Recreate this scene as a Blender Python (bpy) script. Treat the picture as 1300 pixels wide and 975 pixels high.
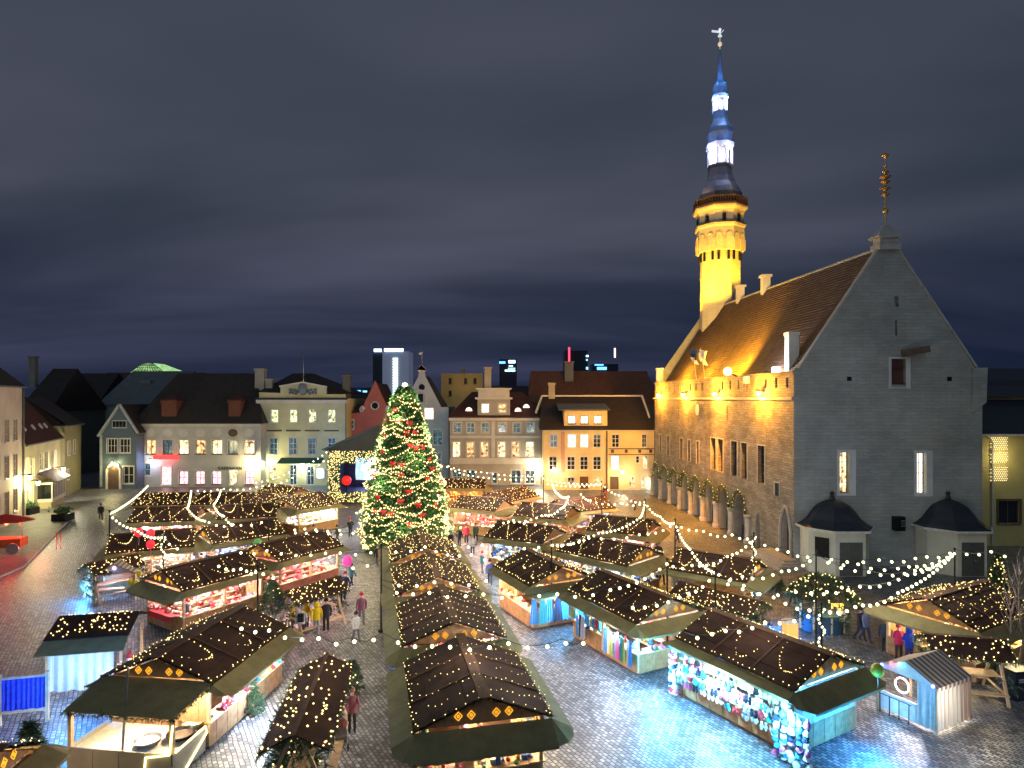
import bpy, math, random
from mathutils import Vector, Matrix
R = math.radians
random.seed(7)
for o in list(bpy.data.objects): bpy.data.objects.remove(o)
scene = bpy.context.scene
COL = scene.collection

# ------------------------------------------------------------------ camera
H, F, CX, HY = 13.3, 802.0, 650.0, 506.0          # eye height (m), focal length and horizon in photo pixels
cam_d = bpy.data.cameras.new('camera'); cam = bpy.data.objects.new('camera', cam_d); COL.objects.link(cam)
cam.location = (0, 0, H); cam.rotation_euler = (R(90), 0, 0)
cam_d.sensor_width = 36.0; cam_d.lens = F / 1300 * 36.0
cam_d.shift_y = (HY - 487.5) / 1300
cam_d.clip_start = 0.5; cam_d.clip_end = 6000
scene.camera = cam

# ------------------------------------------------------------------ night sky
SKYX, SKYY = 0.3, 4.1
world = bpy.data.worlds.new('World'); scene.world = world; world.use_nodes = True
nt = world.node_tree; nt.nodes.clear()
def wn(t, **kw):
    n = nt.nodes.new(t)
    for k, v in kw.items(): setattr(n, k, v)
    return n
wout = wn('ShaderNodeOutputWorld'); bg = wn('ShaderNodeBackground'); bg2 = wn('ShaderNodeBackground'); addw = wn('ShaderNodeAddShader')
sky = wn('ShaderNodeTexSky'); sky.sky_type = 'NISHITA'; sky.sun_disc = False
sky.sun_elevation = R(-4); sky.sun_rotation = R(200)
nt.links.new(sky.outputs[0], bg.inputs[0]); bg.inputs[1].default_value = 0.05
tc = wn('ShaderNodeTexCoord'); sep = wn('ShaderNodeSeparateXYZ'); nt.links.new(tc.outputs['Generated'], sep.inputs[0])
zc = wn('ShaderNodeMath', operation='MAXIMUM'); nt.links.new(sep.outputs[2], zc.inputs[0]); zc.inputs[1].default_value = 0.0
za = wn('ShaderNodeMath', operation='ADD'); nt.links.new(zc.outputs[0], za.inputs[0]); za.inputs[1].default_value = 0.16
dx = wn('ShaderNodeMath', operation='DIVIDE'); nt.links.new(sep.outputs[0], dx.inputs[0]); nt.links.new(za.outputs[0], dx.inputs[1])
dy = wn('ShaderNodeMath', operation='DIVIDE'); nt.links.new(sep.outputs[1], dy.inputs[0]); nt.links.new(za.outputs[0], dy.inputs[1])
cmb = wn('ShaderNodeCombineXYZ'); nt.links.new(dx.outputs[0], cmb.inputs[0]); nt.links.new(dy.outputs[0], cmb.inputs[1])
mp = wn('ShaderNodeMapping'); nt.links.new(cmb.outputs[0], mp.inputs[0])
mp.inputs['Scale'].default_value = (0.26, 0.62, 1); mp.inputs['Location'].default_value = (SKYX, SKYY, 0.3); mp.inputs['Rotation'].default_value = (0, 0, R(-14))
nz = wn('ShaderNodeTexNoise'); nt.links.new(mp.outputs[0], nz.inputs['Vector'])
nz.inputs['Scale'].default_value = 1.0; nz.inputs['Detail'].default_value = 4.0; nz.inputs['Roughness'].default_value = 0.5; nz.inputs['Distortion'].default_value = 0.5
rp = wn('ShaderNodeValToRGB'); nt.links.new(nz.outputs[0], rp.inputs[0])
e = rp.color_ramp.elements
e[0].position = 0.34; e[0].color = (0.011, 0.018, 0.034, 1)
e[1].position = 0.68; e[1].color = (0.066, 0.072, 0.101, 1)
m1 = rp.color_ramp.elements.new(0.50); m1.color = (0.031, 0.039, 0.058, 1)
# the cloud deck thins to a clear dark-blue band low over the roofs
hz = wn('ShaderNodeMapRange'); nt.links.new(sep.outputs[2], hz.inputs[0])
hz.inputs[1].default_value = 0.02; hz.inputs[2].default_value = 0.30; hz.interpolation_type = 'SMOOTHSTEP'
mixh = wn('ShaderNodeMix', data_type='RGBA'); nt.links.new(hz.outputs[0], mixh.inputs[0])
mul = wn('ShaderNodeMix', data_type='RGBA', blend_type='MULTIPLY'); mul.inputs[0].default_value = 1
nt.links.new(rp.outputs[0], mul.inputs[6]); mul.inputs[7].default_value = (0.62, 0.63, 0.88, 1)
nt.links.new(mul.outputs[2], mixh.inputs[6]); nt.links.new(rp.outputs[0], mixh.inputs[7])
nt.links.new(mixh.outputs[2], bg2.inputs[0]); bg2.inputs[1].default_value = 0.68
nt.links.new(bg.outputs[0], addw.inputs[0]); nt.links.new(bg2.outputs[0], addw.inputs[1]); nt.links.new(addw.outputs[0], wout.inputs[0])

# faint, very soft night light from behind the photographer
sun_d = bpy.data.lights.new('sun', 'SUN'); sun_d.energy = 0.2; sun_d.angle = R(60); sun_d.color = (0.72, 0.90, 1.0)
sun = bpy.data.objects.new('sun', sun_d); COL.objects.link(sun); sun.rotation_euler = (R(52), 0, R(-14))

vs = scene.view_settings; vs.view_transform = 'Standard'; vs.look = 'None'; vs.exposure = 0.82; vs.gamma = 1.0; vs.use_curve_mapping = False
scene.render.engine = 'CYCLES'
cy = scene.cycles; cy.use_denoising = True; cy.use_light_tree = True; cy.max_bounces = 5; cy.diffuse_bounces = 2; cy.glossy_bounces = 2
cy.transmission_bounces = 3; cy.transparent_max_bounces = 6; cy.sample_clamp_indirect = 2.0; cy.caustics_reflective = False; cy.caustics_refractive = False

# ------------------------------------------------------------------ pixel helpers (a pixel on a known height or depth)
def G(px, py, z=0.0):
    Y = (H - z) * F / (py - HY)
    return Vector(((px - CX) / F * Y, Y, z))
def D(px, py, Y):
    return Vector(((px - CX) / F * Y, Y, H + (HY - py) / F * Y))

# ------------------------------------------------------------------ materials
MATS = {}
def lk(t, a, b): t.links.new(a, b)
def M(name, col, rough=0.7, var=0.18, scale=3.0, bump=0.0, bscale=None, metal=0.0, spec=0.5, emit=None, es=0.0, col2=None, trans=0.0):
    if name in MATS: return MATS[name]
    m = bpy.data.materials.new(name); m.use_nodes = True; t = m.node_tree
    b = t.nodes['Principled BSDF']
    b.inputs['Roughness'].default_value = rough; b.inputs['Metallic'].default_value = metal
    b.inputs['Specular IOR Level'].default_value = spec
    g = t.nodes.new('ShaderNodeNewGeometry')
    n = t.nodes.new('ShaderNodeTexNoise'); n.inputs['Scale'].default_value = scale; n.inputs['Detail'].default_value = 5; n.inputs['Roughness'].default_value = 0.6
    lk(t, g.outputs['Position'], n.inputs['Vector'])
    mx = t.nodes.new('ShaderNodeMix'); mx.data_type = 'RGBA'
    c2 = col2 or tuple(min(1, c * (1 + var)) for c in col); c1 = tuple(c * (1 - var) for c in col) if not col2 else col
    mx.inputs[6].default_value = (*c1, 1); mx.inputs[7].default_value = (*c2, 1)
    mr = t.nodes.new('ShaderNodeMapRange'); mr.inputs[1].default_value = 0.3; mr.inputs[2].default_value = 0.7
    lk(t, n.outputs[0], mr.inputs[0]); lk(t, mr.outputs[0], mx.inputs[0]); lk(t, mx.outputs[2], b.inputs['Base Color'])
    if bump:
        n2 = t.nodes.new('ShaderNodeTexNoise'); n2.inputs['Scale'].default_value = bscale or scale * 6; n2.inputs['Detail'].default_value = 4
        lk(t, g.outputs['Position'], n2.inputs['Vector'])
        bp = t.nodes.new('ShaderNodeBump'); bp.inputs['Strength'].default_value = bump; bp.inputs['Distance'].default_value = 0.03
        lk(t, n2.outputs[0], bp.inputs['Height']); lk(t, bp.outputs[0], b.inputs['Normal'])
    if emit:
        b.inputs['Emission Color'].default_value = (*emit, 1); b.inputs['Emission Strength'].default_value = es
    if trans: b.inputs['Transmission Weight'].default_value = trans
    MATS[name] = m
    return m
def E(name, col, s, sampled=True):
    if name in MATS: return MATS[name]
    m = bpy.data.materials.new(name); m.use_nodes = True; t = m.node_tree; t.nodes.clear()
    o = t.nodes.new('ShaderNodeOutputMaterial'); em = t.nodes.new('ShaderNodeEmission')
    em.inputs[0].default_value = (*col, 1); em.inputs[1].default_value = s; lk(t, em.outputs[0], o.inputs[0])
    if not sampled: m.cycles.emission_sampling = 'NONE'
    MATS[name] = m
    return m
def brick_mat(name, c1, c2, mortar, bw, bh, msize=0.012, rot=None, rough=0.6, bump=0.6, offs=0.5, noise=0.5, axis=None, spec=0.5, dirt=0.35, dirts=0.25):
    """masonry or setts; axis: 'wall' maps (along, z), else ground xy rotated by rot"""
    if name in MATS: return MATS[name]
    m = bpy.data.materials.new(name); m.use_nodes = True; t = m.node_tree; b = t.nodes['Principled BSDF']
    b.inputs['Roughness'].default_value = rough; b.inputs['Specular IOR Level'].default_value = spec
    g = t.nodes.new('ShaderNodeNewGeometry')
    mpn = t.nodes.new('ShaderNodeMapping'); lk(t, g.outputs['Position'], mpn.inputs[0])
    if axis == 'wall':
        s = t.nodes.new('ShaderNodeSeparateXYZ'); lk(t, g.outputs['Position'], s.inputs[0])
        ad = t.nodes.new('ShaderNodeMath'); ad.operation = 'ADD'; lk(t, s.outputs[0], ad.inputs[0]); lk(t, s.outputs[1], ad.inputs[1])
        c = t.nodes.new('ShaderNodeCombineXYZ'); lk(t, ad.outputs[0], c.inputs[0]); lk(t, s.outputs[2], c.inputs[1])
        vec = c.outputs[0]
    else:
        mpn.inputs['Rotation'].default_value = (0, 0, rot or 0); vec = mpn.outputs[0]
    dn = t.nodes.new('ShaderNodeTexNoise'); dn.inputs['Scale'].default_value = 1.3 if axis != 'wall' else 2.5; dn.inputs['Detail'].default_value = 3; lk(t, vec, dn.inputs['Vector'])
    vs_ = t.nodes.new('ShaderNodeVectorMath'); vs_.operation = 'SCALE'; vs_.inputs['Scale'].default_value = 0.14 * noise; lk(t, dn.outputs['Color'], vs_.inputs[0])
    va = t.nodes.new('ShaderNodeVectorMath'); va.operation = 'ADD'; lk(t, vec, va.inputs[0]); lk(t, vs_.outputs[0], va.inputs[1])
    br = t.nodes.new('ShaderNodeTexBrick'); lk(t, va.outputs[0], br.inputs['Vector'])
    br.offset = offs; br.inputs['Color1'].default_value = (*c1, 1); br.inputs['Color2'].default_value = (*c2, 1); br.inputs['Mortar'].default_value = (*mortar, 1)
    br.inputs['Scale'].default_value = 1; br.inputs['Mortar Size'].default_value = msize; br.inputs['Mortar Smooth'].default_value = 0.35; br.inputs['Brick Width'].default_value = bw; br.inputs['Row Height'].default_value = bh
    nn = t.nodes.new('ShaderNodeTexNoise'); nn.inputs['Scale'].default_value = dirts; nn.inputs['Detail'].default_value = 6; nn.inputs['Roughness'].default_value = 0.65; lk(t, g.outputs['Position'], nn.inputs['Vector'])
    mr = t.nodes.new('ShaderNodeMapRange'); mr.inputs[1].default_value = 0.3; mr.inputs[2].default_value = 0.7; mr.inputs[3].default_value = 1 - dirt; mr.inputs[4].default_value = 1.0 + dirt * 0.5; lk(t, nn.outputs[0], mr.inputs[0])
    mx = t.nodes.new('ShaderNodeMix'); mx.data_type = 'RGBA'; mx.blend_type = 'MULTIPLY'; mx.inputs[0].default_value = 1
    lk(t, br.outputs['Color'], mx.inputs[6]); lk(t, mr.outputs[0], mx.inputs[7]); lk(t, mx.outputs[2], b.inputs['Base Color'])
    fine = t.nodes.new('ShaderNodeTexNoise'); fine.inputs['Scale'].default_value = 14; fine.inputs['Detail'].default_value = 3; lk(t, g.outputs['Position'], fine.inputs['Vector'])
    iv = t.nodes.new('ShaderNodeMath'); iv.operation = 'MULTIPLY_ADD'; lk(t, br.outputs['Fac'], iv.inputs[0]); iv.inputs[1].default_value = -1.0; lk(t, fine.outputs[0], iv.inputs[2])
    bp = t.nodes.new('ShaderNodeBump'); bp.inputs['Strength'].default_value = bump; bp.inputs['Distance'].default_value = 0.03; lk(t, iv.outputs[0], bp.inputs['Height']); lk(t, bp.outputs[0], b.inputs['Normal'])
    rr = t.nodes.new('ShaderNodeMapRange'); rr.inputs[3].default_value = rough - 0.15; rr.inputs[4].default_value = min(1, rough + 0.2); lk(t, nn.outputs[0], rr.inputs[0]); lk(t, rr.outputs[0], b.inputs['Roughness'])
    MATS[name] = m
    return m
def lit_pane(name, ca, cb, s, sc=2.2, dark=0.1):
    """a lit room behind glass: warm light broken up by furniture, curtains and people; also glow put in for reflections"""
    if name in MATS: return MATS[name]
    m = bpy.data.materials.new(name); m.use_nodes = True; t = m.node_tree; b = t.nodes['Principled BSDF']
    b.inputs['Base Color'].default_value = (0.02, 0.02, 0.02, 1); b.inputs['Roughness'].default_value = 0.15
    g = t.nodes.new('ShaderNodeNewGeometry'); v = t.nodes.new('ShaderNodeTexNoise'); v.inputs['Scale'].default_value = sc; v.inputs['Detail'].default_value = 3
    lk(t, g.outputs['Position'], v.inputs['Vector'])
    r = t.nodes.new('ShaderNodeValToRGB'); lk(t, v.outputs[0], r.inputs[0]); el = r.color_ramp.elements
    el[0].position = 0.38; el[0].color = (ca[0] * dark, ca[1] * dark * 0.8, ca[2] * dark * 0.7, 1); el[1].position = 0.6; el[1].color = (*ca, 1)
    q = el.new(0.48); q.color = (*cb, 1)
    lk(t, r.outputs[0], b.inputs['Emission Color']); b.inputs['Emission Strength'].default_value = s
    MATS[name] = m
    return m
def stripe_mat(name, a, bcol, period, axis=0, rough=0.8):
    if name in MATS: return MATS[name]
    m = bpy.data.materials.new(name); m.use_nodes = True; t = m.node_tree; b = t.nodes['Principled BSDF']; b.inputs['Roughness'].default_value = rough
    c = t.nodes.new('ShaderNodeTexCoord'); s = t.nodes.new('ShaderNodeSeparateXYZ'); lk(t, c.outputs['Object'], s.inputs[0])
    d = t.nodes.new('ShaderNodeMath'); d.operation = 'DIVIDE'; lk(t, s.outputs[axis], d.inputs[0]); d.inputs[1].default_value = period
    f = t.nodes.new('ShaderNodeMath'); f.operation = 'FRACT'; lk(t, d.outputs[0], f.inputs[0])
    k = t.nodes.new('ShaderNodeMath'); k.operation = 'GREATER_THAN'; lk(t, f.outputs[0], k.inputs[0]); k.inputs[1].default_value = 0.5
    mx = t.nodes.new('ShaderNodeMix'); mx.data_type = 'RGBA'; lk(t, k.outputs[0], mx.inputs[0]); mx.inputs[6].default_value = (*a, 1); mx.inputs[7].default_value = (*bcol, 1)
    lk(t, mx.outputs[2], b.inputs['Base Color'])
    MATS[name] = m
    return m

# ------------------------------------------------------------------ mesh collector
class MB:
    def __init__(s): s.v = []; s.f = []; s.m = []; s.mi = 0
    def add(s, vs, fs):
        o = len(s.v); s.v += [tuple(q) for q in vs]; s.f += [[i + o for i in f] for f in fs]; s.m += [s.mi] * len(fs); return s
    def poly(s, *pts): return s.add(pts, [list(range(len(pts)))])
    def box(s, x0, x1, y0, y1, z0, z1):
        return s.add([(x0,y0,z0),(x1,y0,z0),(x1,y1,z0),(x0,y1,z0),(x0,y0,z1),(x1,y0,z1),(x1,y1,z1),(x0,y1,z1)],
                     [[0,3,2,1],[4,5,6,7],[0,1,5,4],[1,2,6,5],[2,3,7,6],[3,0,4,7]])
    def hexa(s, p): return s.add(p, [[0,3,2,1],[4,5,6,7],[0,1,5,4],[1,2,6,5],[2,3,7,6],[3,0,4,7]])
    def slab(s, a, b, c, d, t):           # quad a b c d thickened downwards along its normal by t
        a, b, c, d = map(Vector, (a, b, c, d)); n = (b - a).cross(d - a).normalized() * t
        return s.hexa([a - n, b - n, c - n, d - n, a, b, c, d])
    def beam(s, a, b, w, h=None):
        a = Vector(a); b = Vector(b); h = h or w; d = (b - a).normalized()
        u = Vector((0, 0, 1)) if abs(d.z) < 0.95 else Vector((0, 1, 0))
        x = d.cross(u).normalized() * w / 2; y = x.cross(d).normalized() * h / 2
        return s.hexa([a - x - y, a + x - y, a + x + y, a - x + y, b - x - y, b + x - y, b + x + y, b - x + y])
    def tube(s, pts, r, n=6, close=True):
        pts = [Vector(p) for p in pts]; rs = r if isinstance(r, (list, tuple)) else [r] * len(pts); o = len(s.v); fs = []
        for i, p in enumerate(pts):
            d = (pts[min(i + 1, len(pts) - 1)] - pts[max(i - 1, 0)]).normalized()
            u = Vector((0, 0, 1)) if abs(d.z) < 0.9 else Vector((1, 0, 0))
            x = d.cross(u).normalized(); y = x.cross(d)
            for k in range(n):
                a = 2 * math.pi * k / n; s.v.append(tuple(p + (x * math.cos(a) + y * math.sin(a)) * rs[i]))
        for i in range(len(pts) - 1):
            for k in range(n):
                fs.append([o + i * n + k, o + i * n + (k + 1) % n, o + (i + 1) * n + (k + 1) % n, o + (i + 1) * n + k])
        if close: fs += [[o + k for k in range(n)][::-1], [o + (len(pts) - 1) * n + k for k in range(n)]]
        s.f += fs; s.m += [s.mi] * len(fs); return s
    def lathe(s, prof, n=16, c=(0, 0, 0), rot=0.0, a0=0.0, a1=None):
        full = a1 is None; a1 = a0 + 2 * math.pi if full else a1; o = len(s.v); k2 = n if full else n + 1
        for r, z in prof:
            for k in range(k2):
                a = a0 + rot + (a1 - a0) * k / n; s.v.append((c[0] + r * math.cos(a), c[1] + r * math.sin(a), c[2] + z))
        fs = []
        for i in range(len(prof) - 1):
            for k in range(n):
                k1 = (k + 1) % k2; fs.append([o + i * k2 + k, o + i * k2 + k1, o + (i + 1) * k2 + k1, o + (i + 1) * k2 + k])
        if full: fs += [[o + k for k in range(n)][::-1], [o + (len(prof) - 1) * n + k for k in range(n)]]
        s.f += fs; s.m += [s.mi] * len(fs); return s
    def octa(s, c, r, sy=1.0):
        x, y, z = c
        return s.add([(x+r,y,z),(x,y+r,z),(x-r,y,z),(x,y-r,z),(x,y,z+r*sy),(x,y,z-r*sy)], [[0,1,4],[1,2,4],[2,3,4],[3,0,4],[1,0,5],[2,1,5],[3,2,5],[0,3,5]])
    def ball(s, c, r, n=8, k=5, sz=1.0):
        return s.lathe([(max(1e-3, r * math.sin(math.pi * i / k)), -r * sz * math.cos(math.pi * i / k)) for i in range(k + 1)], n, c)
    def mesh(s, name, mats, smooth=False):
        me = bpy.data.meshes.new(name); me.from_pydata(s.v, [], s.f)
        for m in (mats if isinstance(mats, (list, tuple)) else [mats]): me.materials.append(m)
        if any(s.m): me.polygons.foreach_set('material_index', s.m)
        if smooth: me.polygons.foreach_set('use_smooth', [True] * len(me.polygons))
        me.update(); return me
    def build(s, name, mats, parent=None, smooth=False, kind=None):
        return link(name, s.mesh(name, mats, smooth), parent, kind)
def link(name, data, parent=None, kind=None):
    o = bpy.data.objects.new(name, data); COL.objects.link(o)
    if parent: o.parent = parent
    if kind: o['kind'] = kind
    return o
def tag(o, label, cat, group=None):
    o['label'] = label; o['category'] = cat
    if group: o['group'] = group
    return o
def thing(name, label, cat, loc=(0, 0, 0), rz=0.0, group=None):
    o = bpy.data.objects.new(name, None); COL.objects.link(o); o.empty_display_size = 0.2
    o.location = loc; o.rotation_euler = (0, 0, rz); return tag(o, label, cat, group)
def lamp(parent, loc, power, col, r=0.12, name='lamp_light', spot=None, rot=None, blend=0.6):
    d = bpy.data.lights.new(name, 'SPOT' if spot else 'POINT'); d.energy = power; d.color = col; d.shadow_soft_size = r
    if spot: d.spot_size = spot; d.spot_blend = blend
    o = bpy.data.objects.new(name, d); COL.objects.link(o); o.location = loc
    if rot: o.rotation_euler = rot
    if parent: o.parent = parent
    return o
def aim(o, d):
    o.rotation_euler = Vector(d).to_track_quat('-Z', 'Y').to_euler(); return o
CACHE = {}
def cached(key, fn):
    if key not in CACHE: CACHE[key] = fn()
    return CACHE[key]
def text_mesh(name, s, size, depth=0.02):
    c = bpy.data.curves.new(name, 'FONT'); c.body = s; c.size = size; c.extrude = depth; c.align_x = 'CENTER'; c.align_y = 'CENTER'
    o = bpy.data.objects.new(name, c); me = bpy.data.meshes.new_from_object(o); bpy.data.objects.remove(o); return me

# ---- palette
WOOD = M('pine_boards', (0.36, 0.19, 0.085), 0.65, 0.3, 4, 0.25)
WOODL = M('pale_timber', (0.52, 0.36, 0.2), 0.65, 0.2, 4, 0.2)
WOODD = M('dark_timber', (0.10, 0.06, 0.04), 0.7, 0.3, 4, 0.2)
WHITEB = M('whitewashed_boards', (0.6, 0.58, 0.55), 0.7, 0.15, 4, 0.2)
ROOFB = M('brown_felt_roofing', (0.030, 0.0135, 0.0105), 0.85, 0.35, 0.9, 0.5, 25, spec=0.2, col2=(0.075, 0.036, 0.028))
AWN = M('olive_canvas', (0.25, 0.215, 0.10), 0.85, 0.2, 2, 0.15, 30)
RIDGE = M('ridge_board_wood', (0.10, 0.045, 0.03), 0.85, 0.35, 6)
FIR = M('fir_needles', (0.02, 0.05, 0.022), 0.7, 0.4, 3, col2=(0.05, 0.10, 0.04))
FIRB = M('tree_needles', (0.035, 0.12, 0.04), 0.6, 0.4, 1.2, col2=(0.09, 0.22, 0.07))
BULB = E('warm_bulb', (1.0, 0.72, 0.26), 2.4)
BULBD = E('dim_bulb', (1.0, 0.66, 0.2), 1.2)
BULBW = E('festoon_bulb', (1.0, 0.94, 0.46), 4.0)
BULBT = E('tree_bulb', (1.0, 0.70, 0.26), 2.8)
IRON = M('black_iron', (0.015, 0.016, 0.018), 0.45, 0.2, 5, metal=0.6)
STEEL = M('galvanised_steel', (0.45, 0.45, 0.47), 0.35, 0.15, 5, metal=0.9)
GLASS = M('dark_window_glass', (0.012, 0.016, 0.022), 0.08, 0.3, 0.6, spec=0.8)
PANE_W = lit_pane('lit_room_cream', (1.0, 0.80, 0.50), (1.0, 0.62, 0.28), 1.2)
PANE_Y = lit_pane('lit_room_greenish', (0.85, 0.95, 0.55), (0.72, 0.78, 0.35), 1.0)
PANE_O = lit_pane('lit_room_amber', (1.0, 0.66, 0.34), (0.8, 0.38, 0.12), 1.0)
PANE_P = lit_pane('lit_shop_pink', (1.0, 0.72, 0.78), (1.0, 0.35, 0.42), 1.4, 5, 0.5)
PANE_B = lit_pane('blue_reflection_glow', (0.14, 0.34, 0.42), (0.02, 0.06, 0.09), 0.35, 4, 0.08)  # dark glass; its blue reflections are put in as glow
PANE_WH = lit_pane('lit_room_white', (1.0, 0.93, 0.78), (1.0, 0.85, 0.6), 1.6, 1.5, 0.8)
WFRAME = M('white_window_frame', (0.7, 0.69, 0.66), 0.5, 0.08, 4)
DFRAME = M('dark_window_frame', (0.05, 0.035, 0.03), 0.5, 0.2, 4)
# ------------------------------------------------------------------ building helpers
def wb(mb, name, mats, parent, smooth=False, kind=None):
    """build in world coordinates under a thing (or under a part built the same way)"""
    o = mb.build(name, mats, parent, smooth, kind)
    if parent is not None and parent.parent is None and parent.type == 'EMPTY':
        o.matrix_parent_inverse = (Matrix.Translation(parent.location) @ Matrix.Rotation(parent.rotation_euler.z, 4, 'Z')).inverted()
    return o
def wl(o, parent):
    o.parent = parent
    if parent.parent is None and parent.type == 'EMPTY':
        o.matrix_parent_inverse = (Matrix.Translation(parent.location) @ Matrix.Rotation(parent.rotation_euler.z, 4, 'Z')).inverted()
    return o
def facade(mb, o, u, L, z0, z1, ops, depth=0.28):
    """wall sheet from o along u with real openings (a, b, za, zb) and their reveals; outside is to the right of u turned back"""
    o = Vector(o); u = Vector((u[0], u[1], 0)).normalized(); n = Vector((u.y, -u.x, 0))
    us = sorted({0.0, L, *[q for a, b, c, d in ops for q in (a, b)]}); vz = sorted({z0, z1, *[q for a, b, c, d in ops for q in (c, d)]})
    P = lambda a, z, k=0.0: Vector((o.x, o.y, 0)) + u * a + n * k + Vector((0, 0, z))
    for i in range(len(us) - 1):
        for j in range(len(vz) - 1):
            cu = (us[i] + us[i + 1]) / 2; cz = (vz[j] + vz[j + 1]) / 2
            if not any(a < cu < b and c < cz < d for a, b, c, d in ops):
                mb.poly(P(us[i], vz[j]), P(us[i + 1], vz[j]), P(us[i + 1], vz[j + 1]), P(us[i], vz[j + 1]))
    for a, b, c, d in ops:
        mb.poly(P(a, c), P(a, d), P(a, d, -depth), P(a, c, -depth)); mb.poly(P(b, d), P(b, c), P(b, c, -depth), P(b, d, -depth))
        mb.poly(P(a, d), P(b, d), P(b, d, -depth), P(a, d, -depth)); mb.poly(P(b, c), P(a, c), P(a, c, -depth), P(b, c, -depth))
def window(parent, o, u, op, pane, frame=None, nx=2, ny=2, depth=0.16, bw=0.08, sill=True, surround=0.0, smat=None, name='window'):
    o = Vector(o); u = Vector((u[0], u[1], 0)).normalized(); n = Vector((u.y, -u.x, 0)); a, b, c, d = op
    P = lambda q, z, k=0.0: Vector((o.x, o.y, 0)) + u * q + n * k + Vector((0, 0, z))
    m = MB()
    def bar(a0, a1, c0, c1, k0, k1): m.hexa([P(a0, c0, k0), P(a1, c0, k0), P(a1, c1, k0), P(a0, c1, k0), P(a0, c0, k1), P(a1, c0, k1), P(a1, c1, k1), P(a0, c1, k1)])
    k0, k1 = -depth - 0.05, -depth + 0.03
    bar(a, a + bw, c, d, k0, k1); bar(b - bw, b, c, d, k0, k1); bar(a + bw, b - bw, c, c + bw, k0, k1); bar(a + bw, b - bw, d - bw, d, k0, k1)
    for i in range(1, nx): x = a + (b - a) * i / nx; bar(x - bw * .4, x + bw * .4, c + bw, d - bw, k0 + .01, k1 - .01)
    for j in range(1, ny): z = c + (d - c) * j / ny; bar(a + bw, b - bw, z - bw * .35, z + bw * .35, k0 + .015, k1 - .006)
    if sill: bar(a - 0.1, b + 0.1, c - 0.09, c - 0.004, -depth * 0.5, 0.1)
    w = wb(m, name, frame or WFRAME, parent)
    if surround:
        s = MB(); m2, m = m, s; q = surround
        bar(a - q, a - .003, c - .003, d + q, 0.003, 0.06); bar(b + .003, b + q, c - .003, d + q, 0.003, 0.06); bar(a - .003, b + .003, d + .003, d + q, 0.003, 0.06)
        wb(s, 'surround', smat or WFRAME, w)
    g = MB(); g.poly(P(a + bw * .5, c + bw * .5, k0 + .03), P(b - bw * .5, c + bw * .5, k0 + .03), P(b - bw * .5, d - bw * .5, k0 + .03), P(a + bw * .5, d - bw * .5, k0 + .03))
    wb(g, 'pane', pane, w)
    return w
def hip(mb, x0, x1, y0, y1, ze, rx0, rx1, ry, zr):
    a, b, c, d = (x0, y0, ze), (x1, y0, ze), (x1, y1, ze), (x0, y1, ze); r0, r1 = (rx0, ry, zr), (rx1, ry, zr)
    mb.poly(a, b, r1, r0); mb.poly(c, d, r0, r1); mb.poly(d, a, r0); mb.poly(b, c, r1)
    mb.box(x0, x1, y0, y1, ze - 0.18, ze - 0.002)
PLAS = {}
def plaster(name, col): return M(name, col, 0.85, 0.14, 0.5, 0.15, 8)
def tile_mat(name, c1, c2):
    """clay pantiles: courses follow height, rolls follow the wall direction"""
    if name in MATS: return MATS[name]
    m = M(name, c1, 0.75, 0.3, 1.2, col2=c2); t = m.node_tree; b = t.nodes['Principled BSDF']
    g = t.nodes.new('ShaderNodeNewGeometry'); s = t.nodes.new('ShaderNodeSeparateXYZ'); lk(t, g.outputs['Position'], s.inputs[0])
    z = t.nodes.new('ShaderNodeMath'); z.operation = 'MULTIPLY'; lk(t, s.outputs[2], z.inputs[0]); z.inputs[1].default_value = 3.4
    f = t.nodes.new('ShaderNodeMath'); f.operation = 'FRACT'; lk(t, z.outputs[0], f.inputs[0])
    x = t.nodes.new('ShaderNodeMath'); x.operation = 'ADD'; lk(t, s.outputs[0], x.inputs[0]); lk(t, s.outputs[1], x.inputs[1])
    x2 = t.nodes.new('ShaderNodeMath'); x2.operation = 'MULTIPLY'; lk(t, x.outputs[0], x2.inputs[0]); x2.inputs[1].default_value = 26
    sn = t.nodes.new('ShaderNodeMath'); sn.operation = 'SINE'; lk(t, x2.outputs[0], sn.inputs[0])
    ad = t.nodes.new('ShaderNodeMath'); ad.operation = 'MULTIPLY_ADD'; lk(t, sn.outputs[0], ad.inputs[0]); ad.inputs[1].default_value = 0.3; lk(t, f.outputs[0], ad.inputs[2])
    bp = t.nodes.new('ShaderNodeBump'); bp.inputs['Strength'].default_value = 0.7; bp.inputs['Distance'].default_value = 0.06; lk(t, ad.outputs[0], bp.inputs['Height']); lk(t, bp.outputs[0], b.inputs['Normal'])
    return m
TILE_R = tile_mat('red_clay_tiles', (0.045, 0.014, 0.010), (0.08, 0.026, 0.018))
TILE_D = tile_mat('dark_weathered_tiles', (0.012, 0.010, 0.011), (0.028, 0.020, 0.018))
TILE_B = tile_mat('brown_clay_tiles', (0.09, 0.036, 0.018), (0.15, 0.065, 0.03))
SLATE = M('dark_slate_sheet', (0.018, 0.022, 0.032), 0.5, 0.3, 2)
SLATEF = M('faded_metal_roof', (0.10, 0.12, 0.13), 0.5, 0.2, 1)

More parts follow.
